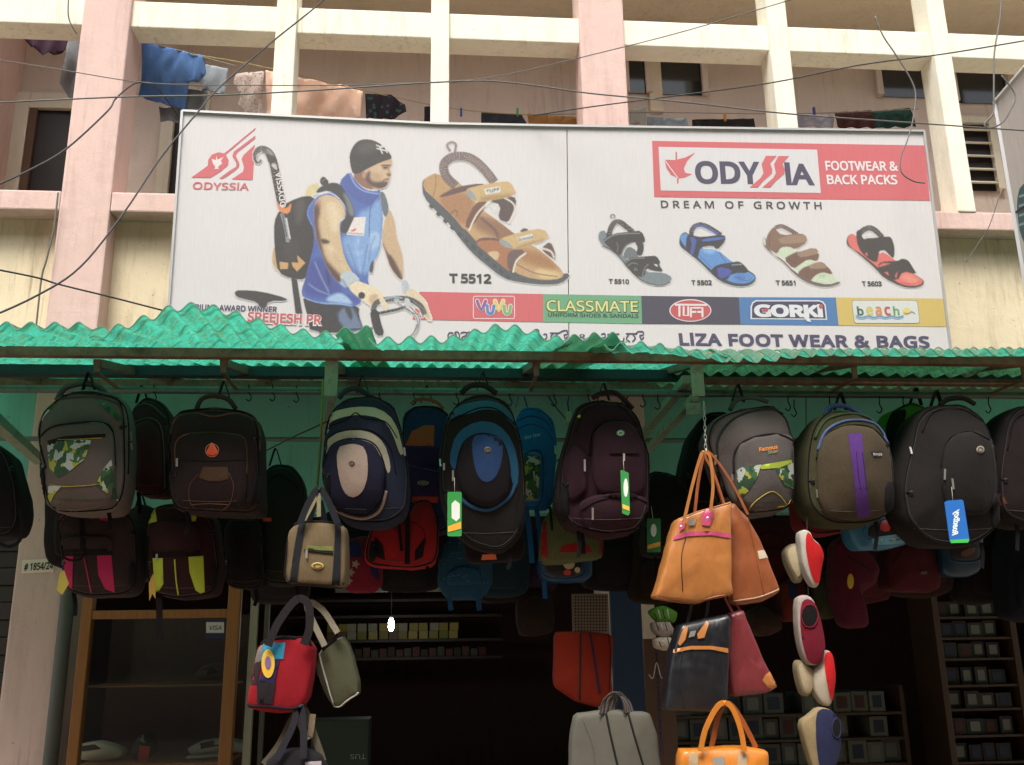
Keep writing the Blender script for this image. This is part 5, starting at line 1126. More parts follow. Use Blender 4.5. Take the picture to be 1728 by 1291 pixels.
# X black with motif (plain shapes)
b = Bag('school_bag', 'black school bag with faint pale shapes beside the scribble patterned blue bag', 'school bag',
        [(778, 905), (800, 880), (860, 880), (884, 910), (884, 945), (790, 950)], 3.6, .12, '#161112', .02, group=SR)
for q, c in (([(808, 884), (814, 884), (814, 898), (808, 898)], '#a89468'), ([(820, 886), (832, 884), (834, 898), (822, 898)], '#b8a478'), (ell(825, 925, 7, 9, 10), '#b8b0a0'), ([(814, 936), (836, 934), (838, 944), (812, 945)], '#c0582c')): b.patch(q, plain(c, 1.8), 'motif', step=20)
# Y olive red
b = Bag('school_bag', 'olive green school bag with a red half circle and red sides, under the maroon backpack', 'school bag',
        [(915, 880), (935, 850), (1000, 860), (1018, 900), (1020, 940), (1000, 944), (930, 952), (912, 945)], 3.74, .13, '#55593a', .02, group=SR)
b.patch([(944, 932), (948, 922), (970, 916), (992, 920), (1000, 932)], '#8a1c20', 'contrast_patch'); b.patch([(913, 885), (922, 870), (925, 948), (913, 944)], '#8a1c20', 'side_panel'); b.patch([(1013, 905), (1021, 915), (1021, 940), (1014, 942)], '#8a1c20', 'side_panel'); b.patch([(935, 858), (948, 856), (956, 868), (938, 870)], '#8a1c20', 'contrast_patch')
b.line([(930, 866), (960, 872), (990, 880), (1012, 905)], '#2c2c1c', .002); b.handle([(928, 855), (930, 875), (932, 895)], '#15110f', -.05, w=.01, name='shoulder_strap')
# Z blue-edged child's bag (picture kept plain)
def kidbag(label, out, d, col, pic, pcs, legs=(), fr=True):
    b = Bag('school_bag', label, 'school bag', out, d, .1, plain(col, G_BAG*.7, .35), .01, group='hard-framed children\'s school bags', part='shell')
    b.panel(pic, plain('#1c1a1e', 1.5), .004, .001, 'picture', 32, 1)
    for q, c in pcs: b.patch(q, plain(c, 1.8, .4), 'picture_shape', off=.004, step=14, it=1)
    if fr: b.line(pic, plain(col, G_BAG, .3), .004, 'picture_rim', True)
    for x, y0, y1 in legs: b.handle([(x, y0), (x+2, y1)], '#1c5488', -.0, w=.018, name='shoulder_strap')
    return b
kidbag('blue framed child\'s bag with red and white shapes under the olive bag', [(905, 935), (1000, 935), (1002, 972), (985, 984), (915, 980)], 3.86, '#1e4c74', [(918, 942), (980, 942), (982, 972), (922, 974)],
       [(ell(935, 955, 9, 9, 10), '#1c1c20'), (ell(960, 952, 10, 9, 10), '#c4b8a0'), (ell(957, 966, 7, 5, 10), '#b03020'), (ell(974, 962, 5, 5, 8), '#c8b088')], ((918, 980, 1010),))
kidbag('sky blue framed child\'s bag with daisies, under the purple striped olive backpack', [(1432, 880), (1530, 862), (1545, 872), (1542, 915), (1500, 926), (1450, 930), (1436, 910)], 3.6, '#3c7c9c', [(1465, 885), (1530, 870), (1534, 905), (1466, 912)],
       [([(1485, 880), (1502, 876), (1504, 896), (1484, 898)], '#a83028'), ([(1508, 880), (1526, 884), (1524, 908), (1510, 906)], '#3c2c24'), ([(1466, 908), (1538, 898), (1538, 916), (1468, 921)], '#5c98b0'), (ell(1488, 913, 5, 4, 8), '#c8c8b8'), (ell(1530, 907, 5, 4, 8), '#c8c8b8'), (ell(1508, 911, 4, 3, 8), '#b8b8a8')])
kidbag('dim blue framed child\'s bag low under the plain black backpack with the blue tag', [(1588, 895), (1600, 880), (1650, 880), (1662, 900), (1658, 965), (1640, 975), (1592, 970)], 3.8, '#1c3c50', [(1604, 918), (1652, 918), (1652, 945), (1606, 946)],
       [([(1615, 935), (1640, 922), (1650, 926), (1630, 942)], '#5a3a24')])
b = Bag('school_bag', 'dark red school bag left of the dim blue framed bag', 'school bag', [(1498, 925), (1515, 900), (1570, 905), (1588, 930), (1590, 990), (1570, 1000), (1505, 998)], 3.85, .13, '#41141a', .03, group=SR)
b.zip([(1508, 950), (1530, 925), (1570, 930), (1582, 950)]); b.badge(1558, 966, 6, '#5c4c40', ry=3)
b = Bag('school_bag', 'dark maroon child\'s bag with a round yellow sticker beside the hanging canvas shoes', 'school bag', [(1412, 915), (1430, 900), (1470, 930), (1488, 960), (1482, 985), (1455, 1000), (1470, 1060), (1430, 1060), (1412, 985)], 3.8, .12, '#4a1424', .03, group=SR)
b.patch(ell(1435, 981, 5.5, 13, 16), plain('#c8a830', 1.8, .4), 'sticker', step=12); b.zip([(1430, 940), (1450, 950), (1475, 965)])
b = Bag('duffel_bag', 'olive drab bag in the shade behind the hanging canvas shoes', 'bag', [(1378, 980), (1400, 960), (1422, 985), (1425, 1035), (1400, 1045), (1376, 1040)], 3.95, .12, '#30301c', .03, group=SR)
b = Bag('backpack', 'navy and red small bag behind the burnt orange shoulder bag', 'backpack', [(1325, 985), (1345, 970), (1362, 990), (1362, 1040), (1335, 1048), (1320, 1035)], 4.0, .1, '#5c2018', .03, group=SR)
b.patch([(1330, 975), (1345, 972), (1345, 1010), (1332, 1010)], '#222648', 'contrast_patch')
b = Bag('duffel_bag', 'brown bag under the burnt orange shoulder bag', 'bag', [(1264, 1035), (1290, 1020), (1318, 1040), (1322, 1065), (1290, 1075), (1266, 1060)], 4.0, .1, '#302018', .03, group=SR)
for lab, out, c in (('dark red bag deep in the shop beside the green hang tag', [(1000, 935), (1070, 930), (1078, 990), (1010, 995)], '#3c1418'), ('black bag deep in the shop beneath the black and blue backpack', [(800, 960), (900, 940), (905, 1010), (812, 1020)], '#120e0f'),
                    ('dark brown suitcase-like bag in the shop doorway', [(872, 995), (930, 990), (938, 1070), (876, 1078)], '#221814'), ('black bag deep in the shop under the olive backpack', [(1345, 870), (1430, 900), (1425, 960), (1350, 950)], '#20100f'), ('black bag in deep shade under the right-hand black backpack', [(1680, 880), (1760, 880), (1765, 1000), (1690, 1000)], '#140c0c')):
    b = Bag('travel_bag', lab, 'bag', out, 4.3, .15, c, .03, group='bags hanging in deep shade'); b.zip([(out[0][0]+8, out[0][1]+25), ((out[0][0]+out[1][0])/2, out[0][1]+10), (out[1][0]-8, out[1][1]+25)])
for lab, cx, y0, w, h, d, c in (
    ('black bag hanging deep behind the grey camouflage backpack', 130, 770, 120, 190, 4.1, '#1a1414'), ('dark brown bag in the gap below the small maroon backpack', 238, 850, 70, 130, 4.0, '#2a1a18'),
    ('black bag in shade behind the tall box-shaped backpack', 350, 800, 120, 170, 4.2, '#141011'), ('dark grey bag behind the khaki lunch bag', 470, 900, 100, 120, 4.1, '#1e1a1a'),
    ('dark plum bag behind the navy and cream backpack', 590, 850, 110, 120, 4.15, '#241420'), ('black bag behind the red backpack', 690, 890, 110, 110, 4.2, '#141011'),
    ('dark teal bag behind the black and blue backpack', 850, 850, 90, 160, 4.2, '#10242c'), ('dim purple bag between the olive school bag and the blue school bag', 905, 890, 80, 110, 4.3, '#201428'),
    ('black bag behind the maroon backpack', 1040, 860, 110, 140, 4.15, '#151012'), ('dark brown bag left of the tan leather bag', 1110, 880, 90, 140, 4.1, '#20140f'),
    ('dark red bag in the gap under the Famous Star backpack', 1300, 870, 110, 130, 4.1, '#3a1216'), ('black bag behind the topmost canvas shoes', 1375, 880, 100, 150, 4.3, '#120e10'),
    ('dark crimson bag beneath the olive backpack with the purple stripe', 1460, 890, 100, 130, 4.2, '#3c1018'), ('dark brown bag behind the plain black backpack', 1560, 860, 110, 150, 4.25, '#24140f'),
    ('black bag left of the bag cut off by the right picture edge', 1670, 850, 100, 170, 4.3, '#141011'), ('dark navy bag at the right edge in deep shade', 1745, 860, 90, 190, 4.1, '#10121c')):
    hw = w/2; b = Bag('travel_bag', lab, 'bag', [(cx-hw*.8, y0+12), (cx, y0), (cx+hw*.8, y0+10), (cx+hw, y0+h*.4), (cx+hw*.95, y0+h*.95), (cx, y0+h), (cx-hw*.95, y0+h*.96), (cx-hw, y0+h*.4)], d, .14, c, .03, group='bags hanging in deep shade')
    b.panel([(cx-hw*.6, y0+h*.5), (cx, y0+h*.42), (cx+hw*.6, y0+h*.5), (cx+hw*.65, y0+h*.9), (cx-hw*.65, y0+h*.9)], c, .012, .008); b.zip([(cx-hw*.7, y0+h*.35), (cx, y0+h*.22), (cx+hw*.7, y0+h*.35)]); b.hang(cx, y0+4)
# ---------------- shopping bags of leather
def ribbon(root, pts, d, mat, w=.016, name='handle', n=6, side=Vector((1, 0, 0)), dd=None):
    q = [P(x, y, d+(dd[i] if dd else 0)) for i, (x, y) in enumerate(pts)]; V, Fc = strapvf(catmull(q, n), w, .004, side); return mk(name, V, Fc, mat, root, smooth=False)
GL = 1.0
TAN, TAN2, PNK, BLKL, BUR, ORG = leather('#b8763c', GL), leather('#9a5630', GL), leather('#c85078', GL), leather('#16171c', GL), leather('#7a2c30', GL), leather('#c87824', GL)
b = Bag('shoulder_bag', 'burnt orange leather shoulder bag half behind the tan bag with pink trim', 'handbag', [(1232, 850), (1240, 846), (1262, 870), (1300, 945), (1320, 998), (1290, 1015), (1240, 1022), (1228, 940)], 3.36, .07, TAN2, .008, wr=.008, it=0, n=84)
b.line([(1235, 1015), (1280, 1008), (1316, 994)], plain('#b09070', 1.6), .003, 'base_seam'); b.patch([(1278, 930), (1296, 926), (1300, 940), (1281, 944)], plain('#c8b8a0', 1.6), 'label_patch'); b.line([(1262, 872), (1272, 920), (1290, 1005)], TAN2, .002, 'seam')
ribbon(b.root, [(1262, 868), (1232, 810), (1200, 766), (1190, 770), (1205, 800), (1222, 850)], 3.33, TAN2, .009)
b = Bag('shoulder_bag', 'tan leather shoulder bag with pink trim and studded strap tabs', 'handbag', [(1146, 872), (1190, 858), (1237, 843), (1238, 900), (1237, 985), (1240, 1005), (1180, 1020), (1105, 1008), (1112, 990), (1136, 900)], 3.28, .1, TAN, .010, wr=.008, it=0, n=84)
b.patch([(1138, 904), (1160, 898), (1200, 896), (1237, 902), (1236, 909), (1200, 903), (1160, 905), (1136, 912)], PNK, 'trim_band', off=.004); b.patch([(1184, 866), (1192, 857), (1202, 860), (1204, 872), (1197, 888), (1184, 886)], PNK, 'strap_tab', off=.005); b.patch([(1147, 880), (1157, 878), (1154, 892), (1146, 898)], PNK, 'strap_tab', off=.005)
b.patch([(1162, 878), (1174, 876), (1172, 886), (1161, 888)], M_ZIP, 'buckle', off=.006); b.panel(ell(1194, 875, 3, 3, 10), M_ZIP, .004, .002, 'stud', 10, 0); b.panel(ell(1149, 889, 2.5, 2.5, 10), M_ZIP, .004, .002, 'stud', 10, 0)
b.line([(1157, 908), (1150, 940), (1152, 998)], plain('#3a2418', 1), .0016, 'zip'); b.line([(1108, 1008), (1180, 1018), (1238, 1003)], TAN2, .003, 'base_seam'); b.line([(1148, 870), (1190, 858), (1236, 845)], TAN2, .002, 'seam')
ribbon(b.root, [(1153, 885), (1168, 820), (1183, 768), (1190, 764), (1198, 772), (1203, 820), (1199, 862)], 3.25, TAN, .0105); ribbon(b.root, [(1172, 872), (1178, 815), (1188, 768), (1196, 764), (1205, 800), (1222, 856)], 3.34, TAN2, .0105)
b = Bag('shoulder_bag', 'burgundy leather bag with a tan bottom corner, hanging behind the black leather bag', 'handbag', [(1232, 1035), (1255, 1030), (1262, 1050), (1290, 1110), (1312, 1160), (1298, 1168), (1235, 1175), (1228, 1100)], 3.36, .07, BUR, .007, wr=.008, it=0, n=84)
b.patch([(1290, 1140), (1300, 1132), (1312, 1158), (1300, 1166), (1286, 1148)], TAN, 'corner_patch'); ribbon(b.root, [(1240, 1040), (1225, 1012), (1218, 990), (1226, 985), (1250, 1034)], 3.38, BUR, .009)
b = Bag('shoulder_bag', 'shiny black leather bag with a thin tan band and two tan tabs', 'handbag', [(1148, 1052), (1190, 1044), (1232, 1036), (1236, 1100), (1232, 1180), (1222, 1204), (1170, 1202), (1122, 1202), (1128, 1150), (1138, 1090)], 3.28, .1, BLKL, .012, wr=.009, it=0, n=84)
b.patch([(1137, 1096), (1165, 1090), (1200, 1090), (1228, 1094), (1228, 1102), (1200, 1096), (1165, 1096), (1136, 1102)], TAN, 'trim_band', off=.004)
b.patch([(1150, 1068), (1155, 1058), (1161, 1058), (1156, 1080), (1147, 1090), (1144, 1086)], TAN, 'strap_tab', off=.005); b.patch([(1183, 1060), (1192, 1048), (1196, 1052), (1188, 1076), (1177, 1078), (1176, 1070)], TAN, 'strap_tab', off=.005); b.patch([(1164, 1066), (1174, 1064), (1171, 1074), (1161, 1076)], M_ZIP, 'buckle', off=.006)
ribbon(b.root, [(1158, 1062), (1170, 1010), (1182, 985), (1195, 1010), (1190, 1052)], 3.33, BLKL, .0105); b.line([(1152, 1098), (1145, 1140), (1156, 1195)], BLKL, .002, 'seam')
b = Bag('shoulder_bag', 'bright orange leather bag at the bottom, only its top and handles in view', 'handbag', [(1150, 1266), (1200, 1264), (1260, 1262), (1300, 1270), (1306, 1400), (1144, 1400)], 3.26, .1, ORG, .02, wr=.005, it=0, n=84)
for x in (1170, 1252): b.patch([(x-7, 1272), (x+8, 1272), (x+8, 1300), (x-9, 1300)], plain('#a89070', 1.6), 'strap_tab', off=.004)
b.patch([(1202, 1278), (1222, 1277), (1222, 1293), (1202, 1294)], M_ZIP, 'buckle', off=.006)
ribbon(b.root, [(1182, 1268), (1190, 1232), (1208, 1196), (1222, 1186), (1236, 1196), (1250, 1232), (1256, 1268)], 3.24, ORG, .017); ribbon(b.root, [(1200, 1264), (1212, 1210), (1228, 1186), (1250, 1212), (1276, 1262)], 3.34, leather('#9a5020', GL), .017)
# ---------------- lunch bags
def boxbag(label, out, d, thick, mat, name='lunch_bag', cat='lunch bag', wr=.004, bulge=.01): return Bag(name, label, cat, out, d, thick, mat, bulge, wr=wr, it=0 if name != 'lunch_bag' else 1, n=72, group=None)
b = boxbag('khaki insulated lunch bag with dark webbing straps and an oval badge', [(488, 884), (530, 876), (580, 882), (586, 905), (585, 985), (570, 990), (500, 986), (477, 982), (480, 930)], 3.3, .14, '#6c5c44')
b.patch([(506, 872), (518, 872), (506, 940), (500, 988), (488, 988), (496, 930)], '#1f2126', 'webbing_strap', off=.004); b.patch([(566, 876), (576, 878), (574, 988), (560, 986), (564, 930)], '#1f2126', 'webbing_strap', off=.004); b.patch([(518, 920), (562, 923), (562, 930), (516, 927)], '#6c7440', 'contrast_trim', off=.004)
b.zip([(514, 928), (540, 932), (562, 934)]); b.pull(518, 928, 14); b.badge(536, 955, 11, '#b8a860', '#8a2020', ry=6); b.line([(480, 984), (530, 988), (584, 992)], '#2a3040', .004, 'base_piping'); b.line([(490, 880), (530, 874), (582, 880)], '#141414', .006, 'zip')
b.patch([(486, 990), (570, 990), (545, 1012), (500, 1010), (478, 1002)], '#3c2c20', 'base_panel', off=.003)
ribbon(b.root, [(506, 884), (520, 850), (536, 826), (548, 835), (560, 860), (570, 884)], 3.27, fabric('#1f2126'), .022); ribbon(b.root, [(512, 880), (528, 850), (537, 830), (538, 872)], 3.36, fabric('#9a9070'), .014)
b.panel([(466, 912), (478, 905), (480, 960), (470, 986), (462, 970)], '#2a2a30', .01, .008, 'mesh_pocket')
b = boxbag('red insulated lunch bag with blue, navy and grey blocks and a round yellow sticker', [(436, 1082), (480, 1070), (530, 1084), (528, 1130), (516, 1195), (480, 1206), (430, 1200), (412, 1192), (424, 1130)], 3.3, .13, '#84141e')
b.patch([(434, 1086), (446, 1085), (440, 1116), (426, 1118)], '#6c6460', 'colour_block', off=.003); b.patch([(446, 1086), (482, 1084), (478, 1112), (440, 1114)], '#2c7894', 'colour_block', off=.003); b.patch([(452, 1112), (472, 1112), (464, 1152), (436, 1150)], '#262044', 'colour_block', off=.004)
b.patch([(426, 1120), (442, 1116), (434, 1154), (420, 1156)], '#2c2428', 'colour_block', off=.003); b.patch([(434, 1150), (466, 1152), (460, 1188), (434, 1186)], '#241e22', 'colour_block', off=.004); b.patch(ell(453, 1120, 11, 24, 22), plain('#d0a83c', 1.9, .4), 'sticker', off=.007, step=8)
b.patch(ell(453, 1118, 5, 11, 12), plain('#7a5c8c', 1.8, .4), 'sticker_print', off=.009, step=8); b.line([(412, 1192), (450, 1192), (490, 1196), (516, 1190)], '#16121a', .005, 'base_piping'); b.line([(436, 1082), (480, 1070), (528, 1084)], '#141012', .007, 'zip')
ribbon(b.root, [(452, 1090), (470, 1050), (500, 1012), (520, 1020), (522, 1060), (512, 1088)], 3.27, fabric('#231d20'), .026)
b = boxbag('grey green lunch bag with white piping hanging askew beside the red one', [(536, 1098), (575, 1068), (590, 1090), (612, 1170), (590, 1182), (570, 1198), (556, 1190), (530, 1130)], 3.4, .1, '#4c4c38')
b.line([(538, 1100), (548, 1140), (568, 1198), (590, 1186), (612, 1168)], '#a8a498', .003, 'piping'); b.line([(536, 1100), (556, 1084), (577, 1076)], '#a8a498', .003, 'piping'); b.panel([(522, 1140), (532, 1110), (548, 1150), (562, 1196), (535, 1200), (520, 1180)], '#332c22', .01, .01, 'gusset')
b.line([(540, 1094), (575, 1064)], '#161412', .008, 'zip'); ribbon(b.root, [(548, 1090), (520, 1030), (522, 1016), (545, 1030), (570, 1068)], 3.36, fabric('#8c8472'), .02)
b = boxbag('dark lunch bag at the bottom edge of the picture hanging by crossed straps', [(442, 1290), (470, 1266), (520, 1264), (548, 1280), (560, 1400), (440, 1400)], 3.32, .12, '#1c1a1e')
b.patch([(515, 1286), (542, 1284), (542, 1300), (515, 1300)], plain('#a89ca0', 1.6), 'sticker'); ribbon(b.root, [(466, 1282), (492, 1230), (506, 1190), (512, 1230), (512, 1280)], 3.3, fabric('#26262c'), .022); ribbon(b.root, [(445, 1290), (470, 1258), (495, 1210), (512, 1196), (530, 1240), (545, 1284)], 3.36, fabric('#5c5444'), .022)
ribbon(b.root, [(500, 1205), (520, 1245), (528, 1205)], 3.34, fabric('#7c6c58'), .02)
# ---------------- paper and cloth carriers
b = boxbag('grey paper carrier bag with dark cord handles at the bottom centre', [(972, 1204), (1040, 1198), (1098, 1202), (1112, 1240), (1130, 1400), (960, 1400), (966, 1240)], 3.5, .08, plain('#8a8678', G_BAG*.34, .8), 'paper_bag', 'paper bag', .006)
b.line([(1022, 1200), (1030, 1240), (1044, 1300)], '#1c1c1a', .004, 'cord_handle'); b.line([(1058, 1196), (1070, 1240), (1088, 1300)], '#1c1c1a', .004, 'cord_handle'); b.line([(982, 1212), (1000, 1260), (1004, 1300)], plain('#6c6860', 1.2), .001, 'crease')
for k in range(9): b.handle([(1012+k*3, 1206), (1018+k*3.2, 1182-k % 3*2), (1036+k*1.2, 1168+k % 4*2), (1050+k*1.5, 1182+k % 3), (1054+k*2, 1204)], plain('#6a625c' if k % 2 else '#3a3634', 1.6), -.01+.004*k, .0028, name='cord_handle')
b = boxbag('orange red cloth carrier bag with dark cords left of the blue board', [(936, 1066), (985, 1064), (1036, 1072), (1034, 1170), (1010, 1195), (975, 1188), (936, 1160)], 3.8, .08, '#7e2412', 'cloth_bag', 'carrier bag', .006)
b.line([(980, 1066), (979, 1120), (978, 1180)], '#2c2420', .004, 'cord_handle'); b.line([(996, 1068), (1004, 1120), (1012, 1170)], '#3a2434', .005, 'cord_handle'); b.line([(1026, 1070), (1030, 1100), (1028, 1165)], '#2a1814', .002, 'seam')
# ---------------- canvas shoes on a string
def shoe(label, out, d, upper, sole, sole_pts, hole=None, k=.06):
    b = Bag('canvas_shoe', label, 'shoe', out, d, k, fabric(sole, .8), .01, n=36, wr=.002, it=2, group='canvas shoes hung on a string', part='sole')
    b.panel(sole_pts, fabric(upper, 1.2), .01, .012, 'upper', 30, 2)
    if hole: b.patch(hole, '#120c0e', 'shoe_opening', off=.003, step=8)
    return b
RS, CR, MR = '#c01c20', '#c0b090', '#74182c'
K8 = lambda *p: [(x/2.74+1250, y/2.74+820) for x, y in p]
def shoe(label, out, d, col, sole, up, hole=None):
    b = Bag('canvas_shoe', label, 'shoe', K8(*out), d, .055, fabric(sole, .8), .012, n=48, wr=.0015, it=1, group='canvas shoes hung on a string', part='sole')
    b.patch(K8(*up), fabric(col, .95), 'upper', off=.004, step=6, it=1)
    if hole:
        b.patch(hole, '#0c080a', 'shoe_opening', off=.007, step=7); b.line(hole[::3], fabric(col, 1.0), .003, 'collar', True, .006, 2)
    return b
shoe('cream canvas shoe seen from its side, topmost left on the shoe string', [(206, 300), (230, 270), (262, 263), (282, 290), (294, 380), (287, 445), (262, 448), (232, 390), (213, 345)], 3.5, CR, '#a89a80', [(215, 302), (236, 278), (258, 274), (268, 295), (278, 380), (270, 432), (240, 386), (222, 340)])
shoe('red canvas shoe with white sole edge, topmost on the shoe string', [(272, 215), (298, 198), (326, 212), (332, 240), (374, 275), (388, 320), (376, 370), (364, 466), (342, 470), (315, 430), (290, 370), (280, 300)], 3.44, RS, '#cfc8bc', [(304, 212), (322, 222), (330, 248), (370, 280), (384, 322), (372, 370), (360, 455), (345, 455), (322, 400), (305, 330), (298, 260)])
shoe('dark red slip-on shoe seen from above in the middle of the shoe string', [(262, 525), (288, 502), (326, 508), (352, 550), (377, 640), (394, 740), (386, 805), (350, 835), (308, 822), (283, 760), (264, 660)], 3.44, MR, '#b8a8a0', [(276, 545), (300, 520), (330, 530), (350, 560), (374, 645), (390, 742), (382, 800), (350, 828), (312, 815), (290, 755), (274, 655)], ell(1250+316/2.74, 820+602/2.74, 14, 20, 18))
shoe('cream canvas shoe, lower left on the shoe string', [(258, 832), (274, 798), (310, 826), (346, 850), (350, 920), (322, 974), (294, 972), (272, 912)], 3.48, '#b8a888', '#a89878', [(266, 836), (278, 812), (308, 836), (336, 856), (338, 918), (316, 962), (300, 960), (280, 908)])
shoe('red canvas shoe with cream sole, lower right on the shoe string', [(342, 845), (375, 822), (388, 780), (402, 752), (428, 775), (443, 880), (432, 965), (420, 1022), (388, 1018), (348, 962), (338, 892)], 3.46, RS, '#c8bca8', [(386, 792), (403, 760), (424, 780), (438, 880), (428, 960), (417, 1005), (402, 930), (388, 860)])
shoe('navy canvas shoe with cream sole at the foot of the shoe string', [(278, 1092), (332, 1056), (370, 1018), (432, 1038), (464, 1090), (468, 1180), (445, 1300), (400, 1380), (345, 1330), (300, 1185)], 3.44, '#262a48', '#a08c68', [(345, 1056), (374, 1026), (430, 1044), (460, 1092), (464, 1180), (440, 1300), (400, 1370), (362, 1300), (346, 1180)], ell(1250+440/2.74, 820+1120/2.74, 8, 17, 16))
tube('shoe_string', catmull([P(1360, 670, 3.6), P(1362, 890, 3.5), P(1364, 1005, 3.49), P(1368, 1110, 3.52), P(1378, 1200, 3.5)], 5), .002, plain('#3c3432', 1), label='dark string that the canvas shoes hang from', cat='string')
for i, (pts, c) in enumerate((([(1096, 1030), (1120, 1020), (1146, 1032), (1140, 1052), (1112, 1050)], '#4c7c2c'), ([(1100, 1050), (1130, 1048), (1142, 1068), (1124, 1080), (1104, 1066)], '#8a8078'), ([(1104, 1078), (1130, 1072), (1142, 1086), (1128, 1100), (1108, 1094)], '#b0a898'))):
    b = Bag('sports_shoe', ('green laced sports shoe', 'grey laced sports shoe', 'white laced sports shoe')[i]+(' at the top of the bunch', ' in the middle of the bunch', ' at the foot of the bunch')[i]+' left of the black leather bag', 'shoe', pts, 3.75, .07, c, .012, n=30, wr=.004, group='laced sports shoes in a bunch')
    for q in range(4): b.line([(pts[0][0]+6+q*8, pts[0][1]-2), (pts[0][0]+12+q*7, pts[0][1]+14)], plain('#c8c4bc' if q % 2 else '#2c2c2c', 1.4), .0022, 'lace', n=2)
    b.patch([(pts[0][0]+4, pts[3][1]-12), (pts[2][0]-8, pts[3][1]-10), (pts[2][0]-14, pts[3][1]-3), (pts[0][0]+10, pts[3][1]-4)], '#1c1a1a', 'shoe_opening', step=20)
# ------------------------------------------------------------------ hooks, ropes, chain under the awning
def hook(px, py, d=YP):
    q = [P(px, py-14, d-.01), P(px, py-4, d-.012), P(px, py, d-.01), P(px+4, py+9, d-.012), P(px, py+15, d-.012), P(px-5, py+11, d-.012)]
    return catmull(q, 4)
HK = sorted([(460, 662), (500, 664), (640, 668), (698, 668), (770, 668), (935, 670), (992, 670), (1110, 676), (1330, 678), (1340, 688), (1484, 682), (1524, 680), (1668, 682), (1085, 672), (260, 662), (420, 662), (860, 670), (1400, 680)])
for i, (x, y) in enumerate(HK):
    tube('metal_hook', hook(x, y), .0026, HOOKM, n=6, label='small black metal hook under the awning, '+ORD[i]+' from the left', cat='hook', group='metal hooks on the pipe')
tube('rope', catmull([P(560, 708, 3.7), P(500, 735, 4.2), P(430, 770, 5.0)], 8), .0035, plain('#3c2c24', 1), label='thin rope slanting across the green wall left of the navy and cream backpack', cat='rope')
tube('rope', catmull([P(1060, 670, 3.9), P(960, 760, 4.6), P(905, 810, 5.2)], 6), .0035, plain('#2a2620', 1), label='rope slanting down beside the blue school bag', cat='rope')
tube('rope', catmull([P(925, 668, 3.8), P(942, 692, 4.2), P(960, 712, 4.6)], 6), .0035, plain('#2a2620', 1), label='short knotted rope above the blue school bag', cat='rope')
tube('cord', catmull([P(545, 640, 3.6), P(543, 700, 3.55), P(540, 760, 3.55), P(534, 840, 3.5)], 6), .0045, plain('#8a8a3c', 1), label='yellow green cord hanging at the left edge of the navy and cream backpack', cat='cord')
c0 = thing('chain', 'thin steel chain holding up the tan leather bag with pink trim', 'chain', P(1188, 680, 3.4))
for k in range(11):
    q = P(1188+k*.3, 682+k*8, 3.45-.012*k); a = Vector((1, 0, 0)) if k % 2 else Vector((0, 1, 0)); u = Vector((0, 0, 1))
    tube('link', [q+a*.0048*math.cos(t*math.pi/4)+u*.011*math.sin(t*math.pi/4) for t in range(8)], .0017, M_ZIP, c0, 5, True)
ch = thing('key_chain', 'purple plastic chain hanging on the brown board beside the grey paper bag', 'chain', P(1108, 1085, 4.0))
for k in range(20):
    q = P(1107+k*.5, 1090+k*9.5, 4.0); a = Vector((1, 0, 0)) if k % 2 else Vector((0, 1, 0))
    tube('link', [q+a*.006*math.cos(t*math.pi/4)+Vector((0, 0, .015*math.sin(t*math.pi/4))) for t in range(8)], .0022, plain('#2c2444', 1), ch, 5, True)
tube('wire_hanger', catmull([P(1095, 1138, 3.98), P(1102, 1144, 3.98), P(1108, 1118, 3.98), P(1116, 1144, 3.98), P(1123, 1138, 3.98)], 6), .0022, plain('#c8c4bc', 1), label='white double wire hook on the purple chain', cat='hook')
bl = thing('lamp_holder', 'cream bulb holder dangling below the pipe beside the maroon backpack', 'lamp holder', P(960, 695, 3.85))
mk('socket', *tubevf([P(960, 695, 3.85), P(960, 700, 3.85), P(960, 712, 3.85), P(960, 716, 3.85)], [.009, .013, .013, .015], 12), plain('#b0a888', 1), bl, smooth=True)
tube('flex', [P(961, 664, 3.85), P(958, 680, 3.85), P(960, 696, 3.85)], .003, plain('#2c2824', 1), bl)
# ------------------------------------------------------------------ number plate, drain pipe
npl = [P(38, 945, D), P(90, 943, D), P(91, 965, D), P(37, 968, D)]
np_ = thing('number_plate', 'small white plate with the number 1854/24 on the pink pillar', 'number plate', npl[3]+Vector((0, -.004, 0)))
mk('plate', *(lambda f: (f+[p+Vector((0, -.006, 0)) for p in f], [[0, 1, 2, 3], [7, 6, 5, 4], [0, 4, 5, 1], [1, 5, 6, 2], [2, 6, 7, 3], [3, 7, 4, 0]]))([p+Vector((0, -.001, 0)) for p in npl]), plain('#e8e0cc', 1.0, .5), np_)
pts, Fc = textpx('# 1854/24', 41, 963, 90, 960, 13, bold=.022); mk('lettering', [P(x, y, D)+Vector((0, -.0082, 0)) for x, y in pts], Fc, plain('#1c1a1c', 1), np_)
xd = P(112, 1010, 5.5).x
tube('drain_pipe', [(xd, 5.52, .13), (xd, 5.52, 3.0)], .038, plaster('grey pipe paint', '#6c706c', '#3c3a36', .9, .5), n=20, label='grey vertical drain pipe on the right of the pink pillar', cat='pipe')
